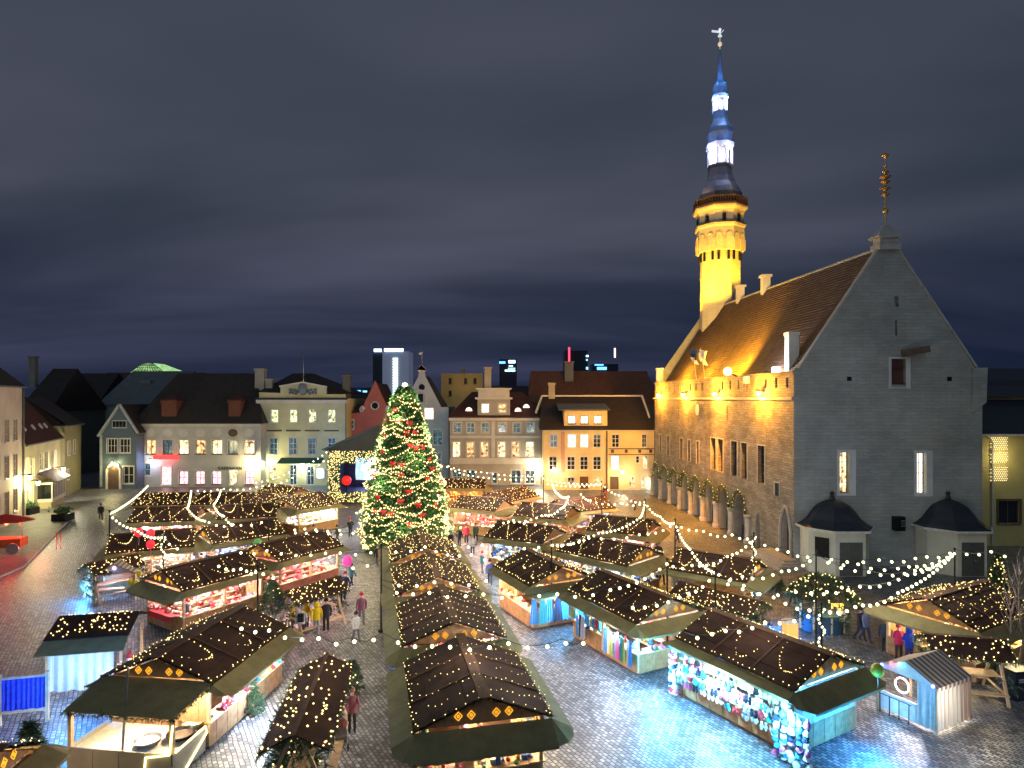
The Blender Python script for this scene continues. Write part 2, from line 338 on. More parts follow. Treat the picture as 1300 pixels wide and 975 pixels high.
# ------------------------------------------------------------------ ground
SETTS = brick_mat('granite_setts', (0.36, 0.36, 0.37), (0.08, 0.088, 0.108), (0.018, 0.02, 0.025), 0.24, 0.17, 0.022, rot=R(59), rough=0.34, bump=0.9, noise=0.9, dirt=0.55, dirts=0.5)
PAVE = brick_mat('pavement_slabs', (0.2, 0.2, 0.195), (0.15, 0.15, 0.155), (0.04, 0.04, 0.045), 0.9, 0.6, 0.02, rot=R(-22), rough=0.6, bump=0.4, noise=0.15)
KERB = M('granite_kerb', (0.3, 0.3, 0.3), 0.6, 0.2, 3, 0.2)
gm = MB(); gm.poly((-900, -60, 0), (900, -60, 0), (900, 2500, 0), (-900, 2500, 0)); gm.build('ground', SETTS, kind='structure')
def sheet(name, pts, z, mat, h=0.12, kerb=True):
    pts = [Vector((p[0], p[1], 0)) for p in pts]; m = MB(); n = len(pts)
    m.add([(p.x, p.y, z) for p in pts], [list(range(n))]); o = m.build(name, mat, kind='structure')
    if kerb:
        k = MB(); c = sum(pts, Vector()) / n
        ins = [p + (c - p).normalized() * 0.28 for p in pts]
        for i in range(n):
            j = (i + 1) % n; a, b = pts[i], pts[j]; ai, bi = ins[i], ins[j]; zt = z + 0.004
            k.hexa([(a.x, a.y, -.02), (b.x, b.y, -.02), (bi.x, bi.y, -.02), (ai.x, ai.y, -.02), (a.x, a.y, zt), (b.x, b.y, zt), (bi.x, bi.y, zt), (ai.x, ai.y, zt)])
        kb = k.build('kerb', KERB); kb.parent = o
    return o
sheet('pavement', [G(-60, 760), G(32, 720), G(89, 662), G(86, 640), G(40, 648), G(-90, 690)], 0.13, PAVE)

# ------------------------------------------------------------------ town hall
U = Vector((-0.0746, 0.9972, 0)); G0 = Vector((22.36, 50.1, 0)); W = 14.94; LEN = 36.8
TN = Vector((-0.9972, -0.0746, 0))                      # outward normal of the long arcade side
def T(t, k=0.0, z=0.0): return G0 + U * t + TN * k + Vector((0, 0, z))
def tpx(px):
    k = (px - CX) / F; return (22.36 - 50.1 * k) / (0.0746 + 0.9972 * k)
LIME = brick_mat('coursed_limestone', (0.34, 0.30, 0.24), (0.22, 0.19, 0.155), (0.12, 0.10, 0.085), 0.75, 0.21, 0.02, axis='wall', rough=0.85, bump=1.0, noise=1.9, dirt=0.5, dirts=0.5)
GABLE = brick_mat('limewashed_rubble', (0.42, 0.42, 0.39), (0.36, 0.365, 0.34), (0.30, 0.31, 0.29), 1.1, 0.27, 0.012, axis='wall', rough=0.9, bump=0.6, noise=2.0, dirt=0.34, dirts=0.22)
DRESS = M('dressed_limestone', (0.42, 0.40, 0.36), 0.8, 0.15, 2, 0.2)
th = thing('town_hall', 'long limestone town hall with arcade, steep tiled roof and plain grey gable', 'town hall', (G0.x + 7, G0.y + 18, 0))
# arcade storey
ZA = 4.9; pitch = 3.7; c0 = 9.8; hw = 1.32; zs = 2.55; zt = 4.25
arc = MB(); rev = MB()
def arch_curve(c, n=9):
    out = []
    for i in range(n + 1):
        s = -1 + 2 * i / n; z = zs + (zt - zs) * (1 - abs(s) ** 1.9) ** 0.62; out.append((c + s * hw, z))
    return out
cs = [c0 + pitch * i for i in range(8)]
door_c, door_w = 1.25, 0.62
prev = 0.0
doors = [(door_c, 0.62, 4.15, 2.6), (tpx(962), 0.42, 3.2, 1.9)]
spans = [('d', c, w, t_, s_) for c, w, t_, s_ in doors] + [('a', c, hw, zt, zs) for c in cs]
for kind, c, w, t_, s_ in sorted(spans, key=lambda q: q[1]):
    a, b = c - w, c + w
    arc.poly(T(a, 0, 0), T(prev, 0, 0), T(prev, 0, ZA), T(a, 0, ZA))
    cur = arch_curve(c) if kind == 'a' else [(c + s * w, s_ + (t_ - s_) * (1 - abs(s) ** 1.6) ** 0.7) for s in [-1 + i / 5 for i in range(11)]]
    dp = 0.75 if kind == 'a' else 0.5
    for (t0, z0), (t1, z1) in zip(cur, cur[1:]):
        arc.poly(T(t1, 0, z1), T(t0, 0, z0), T(t0, 0, ZA), T(t1, 0, ZA)); rev.poly(T(t0, 0, z0), T(t1, 0, z1), T(t1, -dp, z1), T(t0, -dp, z0))
    rev.poly(T(a, 0, 0), T(a, 0, s_), T(a, -dp, s_), T(a, -dp, 0)); rev.poly(T(b, 0, s_), T(b, 0, 0), T(b, -dp, 0), T(b, -dp, s_))
    prev = b
    wb(rev, 'arch_reveal', DRESS, th); rev = MB()
arc.poly(T(LEN, 0, 0), T(prev, 0, 0), T(prev, 0, ZA), T(LEN, 0, ZA))
wb(arc, 'arcade_wall', LIME, th)
for i in range(9):   # octagonal piers standing proud between the arches
    c = c0 - pitch / 2 + pitch * i
    p = MB(); q = T(c, 0.02)
    p.lathe([(0.46, 0), (0.46, 0.3), (0.36, 0.4), (0.36, 2.3), (0.48, 2.45), (0.48, 2.6)], 8, (q.x, q.y, 0), R(22.5)); wb(p, 'pier', DRESS, th)
back = MB(); back.poly(T(LEN, -3.2, 0), T(7, -3.2, 0), T(7, -3.2, ZA), T(LEN, -3.2, ZA)); back.poly(T(LEN, 0, ZA - .1), T(7, 0, ZA - .1), T(7, -3.2, ZA - .1), T(LEN, -3.2, ZA - .1))
wb(back, 'arcade_back_wall', plaster('arcade_plaster', (0.3, 0.31, 0.29)), th)
for c, w, t_, s_ in doors:
    m = MB(); pts = [T(c - w, -0.42, 0.02)] + [T(c + s * w, -0.42, s_ + (t_ - s_) * (1 - abs(s) ** 1.6) ** 0.7) for s in [-1 + i / 5 for i in range(11)]] + [T(c + w, -0.42, 0.02)]
    m.poly(*reversed(pts))
    for k in (-0.5, 0, 0.5): m.beam(T(c + k * w, -0.40, 0.1), T(c + k * w, -0.40, s_), 0.05)
    wb(m, 'door', WOODD, th)
ar = MB(); cur = [(door_c + s * 0.86, 2.6 + 1.95 * (1 - abs(s) ** 1.6) ** 0.7) for s in [-1 + i / 6 for i in range(13)]]
ar.tube([T(0.39, 0.06, 0)] + [T(a, 0.06, z) for a, z in cur] + [T(2.11, 0.06, 0)], 0.13, 6); wb(ar, 'door_arch', DRESS, th)
st = MB()
for i in range(4):
    z1 = 0.62 - 0.155 * i; a = T(-0.6 - .3 * i, 0, 0); b = T(3.6 + .3 * i, 0, 0); ow = TN * (1.1 + 0.32 * i)
    st.hexa([a, b, b + ow, a + ow, a + Vector((0, 0, z1)), b + Vector((0, 0, z1)), b + ow + Vector((0, 0, z1)), a + ow + Vector((0, 0, z1))])
wb(st, 'steps', KERB, th)
# upper wall with tall windows
ops = []; specs = []
for a, b in ((962.3, 971), (941.5, 948.5), (928.5, 936), (911.5, 918), (903, 909)):
    ops.append((tpx(b), tpx(a), 5.8, 9.15)); specs.append(4)
for a, b in ((884.5, 887.5), (873.5, 876.5), (863.5, 867), (847, 850), (837.5, 840)):
    ops.append((tpx(b), tpx(a), 6.0, 8.5)); specs.append(3)
for a, b in ((984, 989.5),): ops.append((tpx(b), tpx(a), 5.15, 6.25)); specs.append(2)
for px in (958, 923, 894, 861, 847.5): ops.append((tpx(px) - 0.11, tpx(px) + 0.11, 11.1, 12.6)); specs.append(0)
# the wall runs from the far corner to the near one so that its outside faces the square
flip = [(LEN - b, LEN - a, c, d) for a, b, c, d in ops]
up = MB(); facade(up, T(LEN), -U, LEN, ZA, 13.2, flip, 0.5); wb(up, 'upper_wall', LIME, th)
for f_, s_ in zip(flip, specs):
    if s_: window(th, T(LEN), -U, f_, GLASS, DFRAME, 2, s_, 0.38, 0.06, sill=False, surround=0.12, smat=DRESS)
    else:
        d = MB(); a, b, z0, z1 = f_; d.poly(T(LEN - a, -0.5, z0), T(LEN - b, -0.5, z0), T(LEN - b, -0.5, z1), T(LEN - a, -0.5, z1)); wb(d, 'loophole', GLASS, th)
co = MB(); co.hexa([T(-.05, -.4, 13.2), T(LEN + .2, -.4, 13.2), T(LEN + .2, .22, 13.2), T(-.05, .22, 13.2), T(-.05, -.4, 13.42), T(LEN + .2, -.4, 13.42), T(LEN + .2, .22, 13.42), T(-.05, .22, 13.42)]); wb(co, 'cornice', DRESS, th)
pa = MB(); merl = [i * 1.84 for i in range(20)]
pops = [(a + 0.62, a + 0.98, 14.2, 15.0) for a in merl]
facade(pa, T(LEN), -U, LEN, 13.42, 15.3, pops, 0.4)
pa.hexa([T(-.0, -.4, 15.3), T(LEN, -.4, 15.3), T(LEN, .1, 15.3), T(0, .1, 15.3), T(0, -.4, 15.5), T(LEN, -.4, 15.5), T(LEN, .1, 15.5), T(0, .1, 15.5)])
wb(pa, 'parapet', LIME, th)
# gable end facing the camera
gx0, gx1, gy = G0.x, G0.x + W, G0.y; gc = (gx0 + gx1) / 2
def gz(py): return H + (HY - py) / F * gy
def gX(px): return (px - CX) / F * gy
gb = MB(); wins = [(gX(1066) - gx0, gX(1078.5) - gx0, gz(626), gz(574)), (gX(1164) - gx0, gX(1176) - gx0, gz(627), gz(575))]
facade(gb, (gx0, gy, 0), (1, 0), W, 0, 14.4, wins, 0.55)
rows = [(14.4, 16.45, (gX(1131.5), gX(1150))), (16.45, 18.0, None), (18.0, 18.3, None), (18.3, 19.5, (gX(1136.6), gX(1139))), (19.5, 20.6, None), (20.6, 21.4, (gX(1135.5), gX(1141.5))), (21.4, 25.2, None)]
zsh = 15.7; zap = 25.6
def ge(z):
    if z <= zsh: return gx0, gx1
    s = (z - zsh) / (zap - zsh); return gx0 + 0.55 + (gc - 0.45 - gx0 - 0.55) * s, gx1 - 0.55 - (gx1 - 0.55 - gc - 0.45) * s
rows = [(14.4, zsh, rows[0][2]), (zsh + .001, 16.45, rows[0][2])] + rows[1:]
for z0, z1, hole in rows:
    (a0, b0), (a1, b1) = ge(z0), ge(z1)
    if hole:
        h0, h1 = hole
        gb.poly((a0, gy, z0), (h0, gy, z0), (h0, gy, z1), (a1, gy, z1)); gb.poly((h1, gy, z0), (b0, gy, z0), (b1, gy, z1), (h1, gy, z1))
        gb.poly((h0, gy, z0), (h0, gy, z1), (h0, gy + .4, z1), (h0, gy + .4, z0)); gb.poly((h1, gy, z1), (h1, gy, z0), (h1, gy + .4, z0), (h1, gy + .4, z1))
        gb.poly((h0, gy, z1), (h1, gy, z1), (h1, gy + .4, z1), (h0, gy + .4, z1)); gb.poly((h0, gy, z0), (h0, gy + .4, z0), (h1, gy + .4, z0), (h1, gy, z0)); gb.poly((h0, gy + .4, z0), (h1, gy + .4, z0), (h1, gy + .4, z1), (h0, gy + .4, z1))
    else: gb.poly((a0, gy, z0), (b0, gy, z0), (b1, gy, z1), (a1, gy, z1))
wb(gb, 'gable_wall', GABLE, th)
rs = MB(); rs.poly((gx1, gy, 0), (gx1 - 2.7, gy + 36.7, 0), (gx1 - 2.7, gy + 36.7, 15.5), (gx1, gy, 15.7)); fe = T(LEN); rs.poly((fe.x, fe.y, 0), (fe.x, fe.y, 15.5), (fe.x + 6.9, fe.y, 25.4), (fe.x + 14.9, fe.y, 15.5), (fe.x + 14.9, fe.y, 0))
wb(rs, 'rear_wall', GABLE, th)
for w_, pn in zip(wins, (PANE_W, PANE_WH)):
    window(th, (gx0, gy, 0), (1, 0), w_, pn, DFRAME, 2, 4, 0.4, 0.06, sill=False)
    s = MB(); a, b, c, d = w_; a += gx0; b += gx0
    s.box(a - .22, a - .004, gy - .03, gy + .05, c - .2, d + .2); s.box(b + .004, b + .5, gy - .03, gy + .05, c - .2, d + .2); s.box(a - .004, b + .004, gy - .03, gy + .05, d + .004, d + .2); s.box(a - .004, b + .004, gy - .05, gy + .05, c - .2, c - .004)
    wb(s, 'window_surround', plaster('pale_gable_band', (0.6, 0.6, 0.58)), th)
s = MB(); a, b = gX(1131.5), gX(1150)
s.box(a - .2, a - .003, gy - .04, gy + .05, 14.2, 16.6); s.box(b + .003, b + .35, gy - .04, gy + .05, 14.2, 16.6); s.box(a - .003, b + .003, gy - .04, gy + .05, 16.453, 16.6); s.box(a - .2, b + .35, gy - .12, gy + .05, 14.1, 14.2); wb(s, 'hatch_surround', plaster('pale_gable_band', (0.6, 0.6, 0.58)), th)
s = MB()
for i in range(6): x = a + .02 + (b - a - .04) * i / 6; s.box(x, x + (b - a) / 6 - .03, gy + .26, gy + .32, 14.42, 16.42)
wb(s, 'hatch_boards', M('oxblood_boards', (0.10, 0.035, 0.03), 0.7), th)
s = MB(); s.beam((gX(1143), gy - .15, gz(449)), (gX(1170), gy - 1.0, gz(444)), 0.5, 0.5); wb(s, 'hoist_beam', WOODD, th)
for px in (1078, 1205):
    s = MB(); s.box(gX(px) - .17, gX(px) + .17, gy - .06, gy + .02, gz(481) - .17, gz(481) + .17); wb(s, 'anchor_plate', IRON, th)
s = MB(); s.hexa([(gx1 - .9, gy - .25, 12.2), (gx1 + .15, gy - .25, 13.0), (gx1 + .15, gy + .3, 13.0), (gx1 - .9, gy + .3, 12.2), (gx1 - .9, gy - .25, 15.7), (gx1 + .25, gy - .25, 15.75), (gx1 + .25, gy + .3, 15.75), (gx1 - .9, gy + .3, 15.7)]); wb(s, 'corner_buttress', GABLE, th)
# stone coping along both gable edges
for s0 in (-1, 1):
    s = MB(); x0 = gx0 - .1 if s0 < 0 else gx1 + .1; xa = gc - .45 if s0 < 0 else gc + .45
    a = Vector((ge(zsh + .002)[0 if s0 < 0 else 1] + s0 * .12, gy, zsh)); b = Vector((xa, gy, zap)); nn = Vector((0, 1, 0)).cross((b - a).normalized()) * -s0 * -0.14
    s.beam(a + Vector((0, .18, .05)), b + Vector((0, .18, .05)), 0.5, 0.16); wb(s, 'gable_coping', DRESS, th)
# bell-cote cap on the apex
s = MB(); s.box(gc - .85, gc + .85, gy - .3, gy + 1.0, 25.1, 25.55); s.box(gc - .72, gc + .72, gy - .18, gy + .85, 25.55, 26.05); s.box(gc - .95, gc + .95, gy - .38, gy + 1.1, 26.05, 26.22)
s.poly((gc - .95, gy - .38, 26.22), (gc + .95, gy - .38, 26.22), (gc, gy + .36, 27.3)); s.poly((gc + .95, gy - .38, 26.22), (gc + .95, gy + 1.1, 26.22), (gc, gy + .36, 27.3)); s.poly((gc - .95, gy + 1.1, 26.22), (gc - .95, gy - .38, 26.22), (gc, gy + .36, 27.3))
wb(s, 'apex_cap', DRESS, th)
GOLD = M('gilded_metal', (0.55, 0.36, 0.1), 0.4, 0.3, 6, metal=0.6)
s = MB(); y_ = gy + .36
s.tube([(gc, y_, 27.0), (gc, y_, 33.0)], [0.07, 0.03], 6); s.ball((gc, y_, 28.3), 0.24); s.ball((gc, y_, 31.9), 0.14)
for z, w in ((29.4, .34), (29.9, .42), (30.4, .36), (30.8, .46), (31.2, .28), (32.5, .3)):
    s.lathe([(0.04, 0), (w * .6, .12), (w, .2), (w * .5, .3), (0.04, .42)], 8, (gc, y_, z))
wb(s, 'gilded_finial', GOLD, th)
# roof of stepped tile courses
zr = 25.4; TILE_T = tile_mat('town_hall_tiles', (0.085, 0.05, 0.032), (0.16, 0.095, 0.055))
NC = 40; rng = random.Random(3); ro = MB(); seg = 46; tEnd = 35.6
def ridge(t): return Vector((gc - 0.0746 * t, gy + .9972 * t, zr))
def eave(t): return T(t, -0.75, 14.95)
for c in range(NC):
    f0, f1 = c / NC, (c + 1) / NC
    prevp = None
    for i in range(seg + 1):
        t = 0.25 + (tEnd - 0.25) * i / seg; a, b = eave(t), ridge(t); nrm = (b - a).cross(U).normalized()
        if nrm.z < 0: nrm = -nrm
        j = rng.uniform(-.015, .015)
        lo = a.lerp(b, f0) + nrm * (0.09 + j); hi = a.lerp(b, f1) + nrm * (0.02); ed = a.lerp(b, f0) + nrm * 0.005
        if prevp:
            ro.poly(lo, prevp[0], prevp[1], hi); ro.poly(ed, prevp[2], prevp[0], lo)
        prevp = (lo, hi, ed)
wb(ro, 'tile_courses', TILE_T, th, kind='stuff')
s = MB(); e0, e1 = T(0.25, -W + .75, 14.95), T(tEnd, -W + .75, 14.95); s.poly(e0, e1, ridge(tEnd), ridge(.25)); wb(s, 'rear_roof_slope', TILE_T, th)
s = MB()
for i in range(60):
    t = .3 + (tEnd - .3) * i / 60; a = ridge(t) + Vector((0, 0, .03)); b = ridge(t + (tEnd - .3) / 60 * .93) + Vector((0, 0, .06)); s.tube([a, b], 0.15, 6)
wb(s, 'ridge_tiles', DRESS, th, kind='stuff')
def th_chimney(base, w, h, mat, flare=0.15):
    s = MB(); x, y, z = base
    s.box(x - w / 2, x + w / 2, y - w / 2, y + w / 2, z - 1.2, z + h - .25); s.box(x - w / 2 - flare, x + w / 2 + flare, y - w / 2 - flare, y + w / 2 + flare, z + h - .25, z + h); wb(s, 'chimney', mat, th)
WHITEW = plaster('whitewash', (0.72, 0.71, 0.68))
b = eave(3.3).lerp(ridge(3.3), .12); th_chimney((b.x, b.y, b.z), 0.85, 2.7, WHITEW, .06)
b = ridge(20.5); th_chimney((b.x, b.y, b.z), 0.8, 1.7, WHITEW); b = ridge(27); th_chimney((b.x, b.y, b.z), 0.8, 1.7, WHITEW)
b = eave(35.6); th_chimney((b.x - .3, b.y + .6, b.z), 0.8, 2.5, WHITEW, .05)
# cornice lamps washing the long wall, and the floodlight on the parapet
LAMPM = E('sodium_lamp_glass', (1.0, 0.62, 0.18), 40)
LAMPW = E('white_lamp_glass', (1.0, 0.9, 0.7), 40)
for px in (840, 872, 913, 970):
    t = tpx(px); m = MB(); p = T(t, 0.5, 13.75); m.ball((p.x, p.y, p.z), 0.17); m2 = MB(); m2.beam(T(t, 0.0, 13.95), T(t, 0.55, 13.95), 0.1); m2.lathe([(.3, 0), (.1, .16)], 8, (p.x, p.y, p.z + .17))
    br = wb(m2, 'wall_lamp', IRON, th); wb(m, 'bulb', LAMPM, br)
    wl(lamp(None, T(t, 1.1, 13.75), 2300, (1.0, 0.40, 0.025), 0.15), br)
t = tpx(936); m2 = MB(); m2.beam(T(t, 0, 15.4), T(t, 0.9, 15.75), 0.12); m2.beam(T(t - .4, 0, 15.4), T(t, 0.9, 15.75), 0.08); br = wb(m2, 'floodlight_bracket', IRON, th)
m = MB(); p = T(t, 0.95, 15.9); m.ball((p.x, p.y, p.z), 0.4, 12, 8); wb(m, 'bulb', E('flood_glass', (1.0, 0.62, 0.12), 9), br)
wl(aim(lamp(None, T(t + .8, 0.5, 16.7), 7000, (1.0, 0.50, 0.03), 0.3, spot=R(120), blend=1.0), U * 1.0 - TN * .8 + Vector((0, 0, .3))), br)
wl(aim(lamp(None, T(t, 1.5, 15.8), 24000, (1.0, 0.36, 0.03), 0.3, spot=R(80)), U * .7 + TN * .45 + Vector((0, 0, -1))), br)
for dt, pw in ((5, 900), (11, 1300), (18, 1500)): wl(lamp(None, T(t + dt, 0.1, 16.9), pw, (1.0, 0.50, 0.03), 0.3), br)  # added point lights without fittings, spreading the floodlight's gold over the roof
m2 = MB(); p = T(3.6, -.35, 15.55); m2.box(p.x - .25, p.x + .25, p.y - .2, p.y + .2, p.z, p.z + .4); q = wb(m2, 'roof_floodlight', LAMPW, th)
wl(lamp(None, T(4.6, -.2, 16.3), 260, (0.85, 0.82, 1.0), 0.2), q)
m2 = MB(); p = T(8.0, .12, 15.0); m2.box(p.x - .3, p.x + .1, p.y - .35, p.y + .35, p.z - .3, p.z + .35); wb(m2, 'floodlight_box', WHITEB, th)
# oval clock plate on the wall
m = MB(); c = T(tpx(887), .12, 12.05)
ov = [c + U * (.5 * math.cos(2 * math.pi * i / 16)) + Vector((0, 0, .62 * math.sin(2 * math.pi * i / 16))) for i in range(16)]; m.add([*ov, *[q + TN * .08 for q in ov]], [list(range(16, 32))[::-1]] + [[i, (i + 1) % 16, 16 + (i + 1) % 16, 16 + i] for i in range(16)]); wb(m, 'clock_plate', WHITEW, th)
# two flags over the parapet
def flag(px, py, pole_h, mats, label, w=2.2, h=1.4):
    t = tpx(px); b = T(t, .15, 15.4); f = thing('flag', label, 'flag', b)
    m = MB(); m.tube([b, b + Vector((0, 0, pole_h)) + TN * .5], [.05, .03], 6); wb(m, 'flagpole', STEEL, f)
    top = b + Vector((0, 0, pole_h - .1)) + TN * .5; m = MB(); nn = 8
    for k, mi in enumerate(mats):
        m.mi = k
        for i in range(nn):
            def P(i, j): s = i / nn; return top - U * (w * s * .75) + TN * (.25 * math.sin(s * 7 + j)) + Vector((0, 0, -h * j / 3 - .5 * s))
            m.poly(P(i, k), P(i + 1, k), P(i + 1, k + 1), P(i, k + 1))
    wb(m, 'cloth', mats, f)
FW, FB, FK = M('flag_white', (.6, .56, .5), .8), M('flag_blue', (.03, .09, .3), .8), M('flag_black', (.03, .03, .03), .8)
flag(897, 0, 3.4, [FW, FW, FW], 'pale flag flying from the town hall parapet beside the floodlight')
flag(886, 0, 3.6, [FB, FK, FW], 'blue black and white flag on the town hall parapet')

# ------------------------------------------------------------------ tower
TY = 84.0; TX = (914 - CX) / F * TY; PXM = TY / F
def tz(py): return H + (HY - py) * PXM
tw = thing('town_hall_tower', 'slender floodlit tower with blue lit baroque spire', 'tower', (TX, TY, 0))
TWR = brick_mat('tower_limewash', (0.58, 0.55, 0.47), (0.52, 0.49, 0.42), (0.42, 0.40, 0.34), 0.8, 0.26, 0.02, axis='wall', rough=0.85, bump=0.5, noise=1.0, dirt=0.2)
CU = M('copper_blue_sheet', (0.13, 0.20, 0.30), 0.45, 0.25, 1.5, metal=0.2)
CUD = M('dark_copper_sheet', (0.045, 0.05, 0.06), 0.5, 0.3, 1.5)
rot8 = R(22.5 - 8)
def ring(mb, prof, n=8): mb.lathe([(r * PXM / math.cos(math.pi / 8) * 1.0, tz(y)) for r, y in prof], n, (TX, TY, 0), rot8)
s = MB(); s.lathe([(24 * PXM * 1.04, 10)] + [(24 * PXM * 1.04, tz(322))], 8, (TX, TY, 0), rot8); wb(s, 'shaft', TWR, tw)
# corbelled arcade below the lantern stage
s = MB(); ring(s, [(27, 322.5), (27.5, 306), (27.5, 294), (29, 292), (29.5, 289.5), (27, 288)]); wb(s, 'corbel_stage', TWR, tw)
for i in range(8):
    a = rot8 + R(22.5) + i * R(45); ap = 27.8 * PXM; d = Vector((math.cos(a), math.sin(a), 0)); l = Vector((-d.y, d.x, 0))
    for k in (-.62, .62):
        m = MB(); c = Vector((TX, TY, 0)) + d * (ap + .02) + l * k * 1.0
        pts = [c + l * (.42 * math.cos(q)) + Vector((0, 0, tz(309) + (.78 * math.sin(q)))) for q in [math.pi * j / 8 for j in range(9)]]
        m.tube(pts, .07, 5); m.tube([c - l * .5 + Vector((0, 0, tz(322))), c - l * .5 + Vector((0, 0, tz(309)))], [.07, .12], 5)
        wb(m, 'corbel_arch', TWR, tw)
        m = MB(); c2 = Vector((TX, TY, 0)) + d * (24.1 * PXM + .0) + l * k * 1.0
        m.beam(c2 + Vector((0, 0, tz(334))), c2 + Vector((0, 0, tz(319.5))), .26); wb(m, 'slit_window', GLASS, tw)
s = MB(); ring(s, [(29.8, 289.4), (29.8, 288)]); wb(s, 'string_course', CUD, tw)
s = MB(); ring(s, [(26.5, 288), (26.5, 277), (28, 273), (31, 270), (31.5, 268)]); wb(s, 'lantern_stage', TWR, tw)
for i in range(8):
    a = rot8 + R(22.5) + i * R(45); d = Vector((math.cos(a), math.sin(a), 0)); l = Vector((-d.y, d.x, 0))
    m = MB(); c = Vector((TX, TY, 0)) + d * (26.55 * PXM)
    m.beam(c + Vector((0, 0, tz(286))), c + Vector((0, 0, tz(278.5))), .42); wb(m, 'belfry_opening', GLASS, tw)
s = MB(); ring(s, [(31.5, 268), (32, 267), (32, 265.5), (25, 265.4)]); wb(s, 'balcony_floor', WOODD, tw)
s = MB()
for zz, rr in ((257, 31), (264.8, 31)):
    s.lathe([(rr * PXM * 1.08 - .06, tz(zz) - .06), (rr * PXM * 1.08 + .06, tz(zz) - .06), (rr * PXM * 1.08 + .06, tz(zz) + .06), (rr * PXM * 1.08 - .06, tz(zz) + .06)], 8, (TX, TY, 0), rot8)
for i in range(64):
    a = 2 * math.pi * i / 64; ang = ((a - rot8) % R(45)) - R(22.5); rr = 31 * PXM * 1.08 * math.cos(R(22.5)) / math.cos(ang)
    s.beam((TX + rr * math.cos(a), TY + rr * math.sin(a), tz(265)), (TX + rr * math.cos(a), TY + rr * math.sin(a), tz(257)), .09)
wb(s, 'balustrade', WOODD, tw)
s = MB(); ring(s, [(25, 265.4), (25.2, 255), (25, 249), (22, 242), (17, 234), (14.5, 226), (13.3, 214), (15, 213), (15, 211.5)]); wb(s, 'lower_dome', CUD, tw)
LW = M('lantern_white', (.75, .74, .76), .6)
def lantern(y0, y1, r, topr, yt):
    s = MB(); ring(s, [(r - 4, y0), (r - 4, y1)]); wb(s, 'lantern_core', LW, tw)
    for i in range(8):
        a = rot8 + i * R(45); rr = r * PXM * 1.05; m = MB(); m.tube([(TX + rr * math.cos(a), TY + rr * math.sin(a), tz(y0)), (TX + rr * math.cos(a), TY + rr * math.sin(a), tz(y1))], .17, 6); wb(m, 'column', LW, tw)
        b = a + R(22.5); d = Vector((math.cos(b), math.sin(b), 0)); l = Vector((-d.y, d.x, 0)); c = Vector((TX, TY, 0)) + d * (r * PXM * .97); m = MB()
        hw_ = r * PXM * .36; m.tube([c + l * (hw_ * math.cos(q)) + Vector((0, 0, tz(y1) - .55 + .5 * math.sin(q))) for q in [math.pi * j / 6 for j in range(7)]], .1, 5); wb(m, 'lantern_arch', LW, tw)
        wl(lamp(None, Vector((TX, TY, tz((y0 + y1) / 2))) + d * (r * PXM * 1.25), 130, (0.85, 0.86, 1.0), .12), tw) if i % 2 == 0 else None
    s = MB(); ring(s, [(r + 2, y1), (r + 2.5, y1 - 1.5), (topr, y1 - 3), (topr, yt)]); wb(s, 'lantern_cornice', LW, tw)
lantern(211.5, 190, 13.5, 16, 184)
s = MB(); ring(s, [(15.5, 184), (13, 183), (14, 178), (15.3, 171), (14.3, 165), (11, 159), (8.6, 153), (8, 145), (8.8, 144), (8.8, 142.5)]); wb(s, 'middle_dome', CU, tw)
lantern(142.5, 127, 7.6, 9.3, 122)
s = MB(); ring(s, [(8.8, 122), (7.2, 120), (8.6, 113), (7, 107.5), (4, 103), (3, 98), (1.2, 63)]); wb(s, 'spire', CU, tw)
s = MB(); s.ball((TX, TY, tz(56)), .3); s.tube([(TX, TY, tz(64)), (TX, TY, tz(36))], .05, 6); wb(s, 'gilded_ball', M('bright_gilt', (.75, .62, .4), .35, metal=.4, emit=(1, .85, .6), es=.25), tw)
s = MB(); s.box(TX - .25, TX + .25, TY - .05, TY + .05, tz(47), tz(44.5)); s.box(TX - .12, TX + .12, TY - .05, TY + .05, tz(44.5), tz(39)); s.ball((TX, TY, tz(37.5)), .2); s.beam((TX + .1, TY, tz(42)), (TX + .5, TY, tz(38)), .07); s.poly((TX - .1, TY, tz(39)), (TX - 1.1, TY, tz(38)), (TX - 1.1, TY, tz(41)), (TX - .1, TY, tz(42)))
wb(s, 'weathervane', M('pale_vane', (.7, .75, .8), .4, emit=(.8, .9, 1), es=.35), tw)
for dx_, dy_, zz, pw in ((-4.5, -5.5, 25, 7500), (3.0, -6, 27.2, 3200), (-5.5, 1, 24, 2200)):
    wl(aim(lamp(None, (TX + dx_, TY + dy_, zz), pw * 1.15, (1.0, 0.49, 0.018), .3, spot=R(92)), (-dx_, -dy_, 9.5)), tw)
for a in (200, 290, 20):
    d = Vector((math.cos(R(a)), math.sin(R(a)), 0))
    wl(lamp(None, Vector((TX, TY, tz(192))) + d * 3.0, 190, (0.28, 0.42, 1.0), .2), tw)
    wl(lamp(None, Vector((TX, TY, tz(130))) + d * 2.0, 120, (0.15, 0.4, 1.0), .2), tw)
    wl(lamp(None, Vector((TX, TY, tz(98))) + d * 1.6, 70, (0.12, 0.38, 1.0), .2), tw)
    wl(lamp(None, Vector((TX, TY, tz(236))) + d * 3.8, 70, (0.9, 0.65, 0.6), .2), tw)

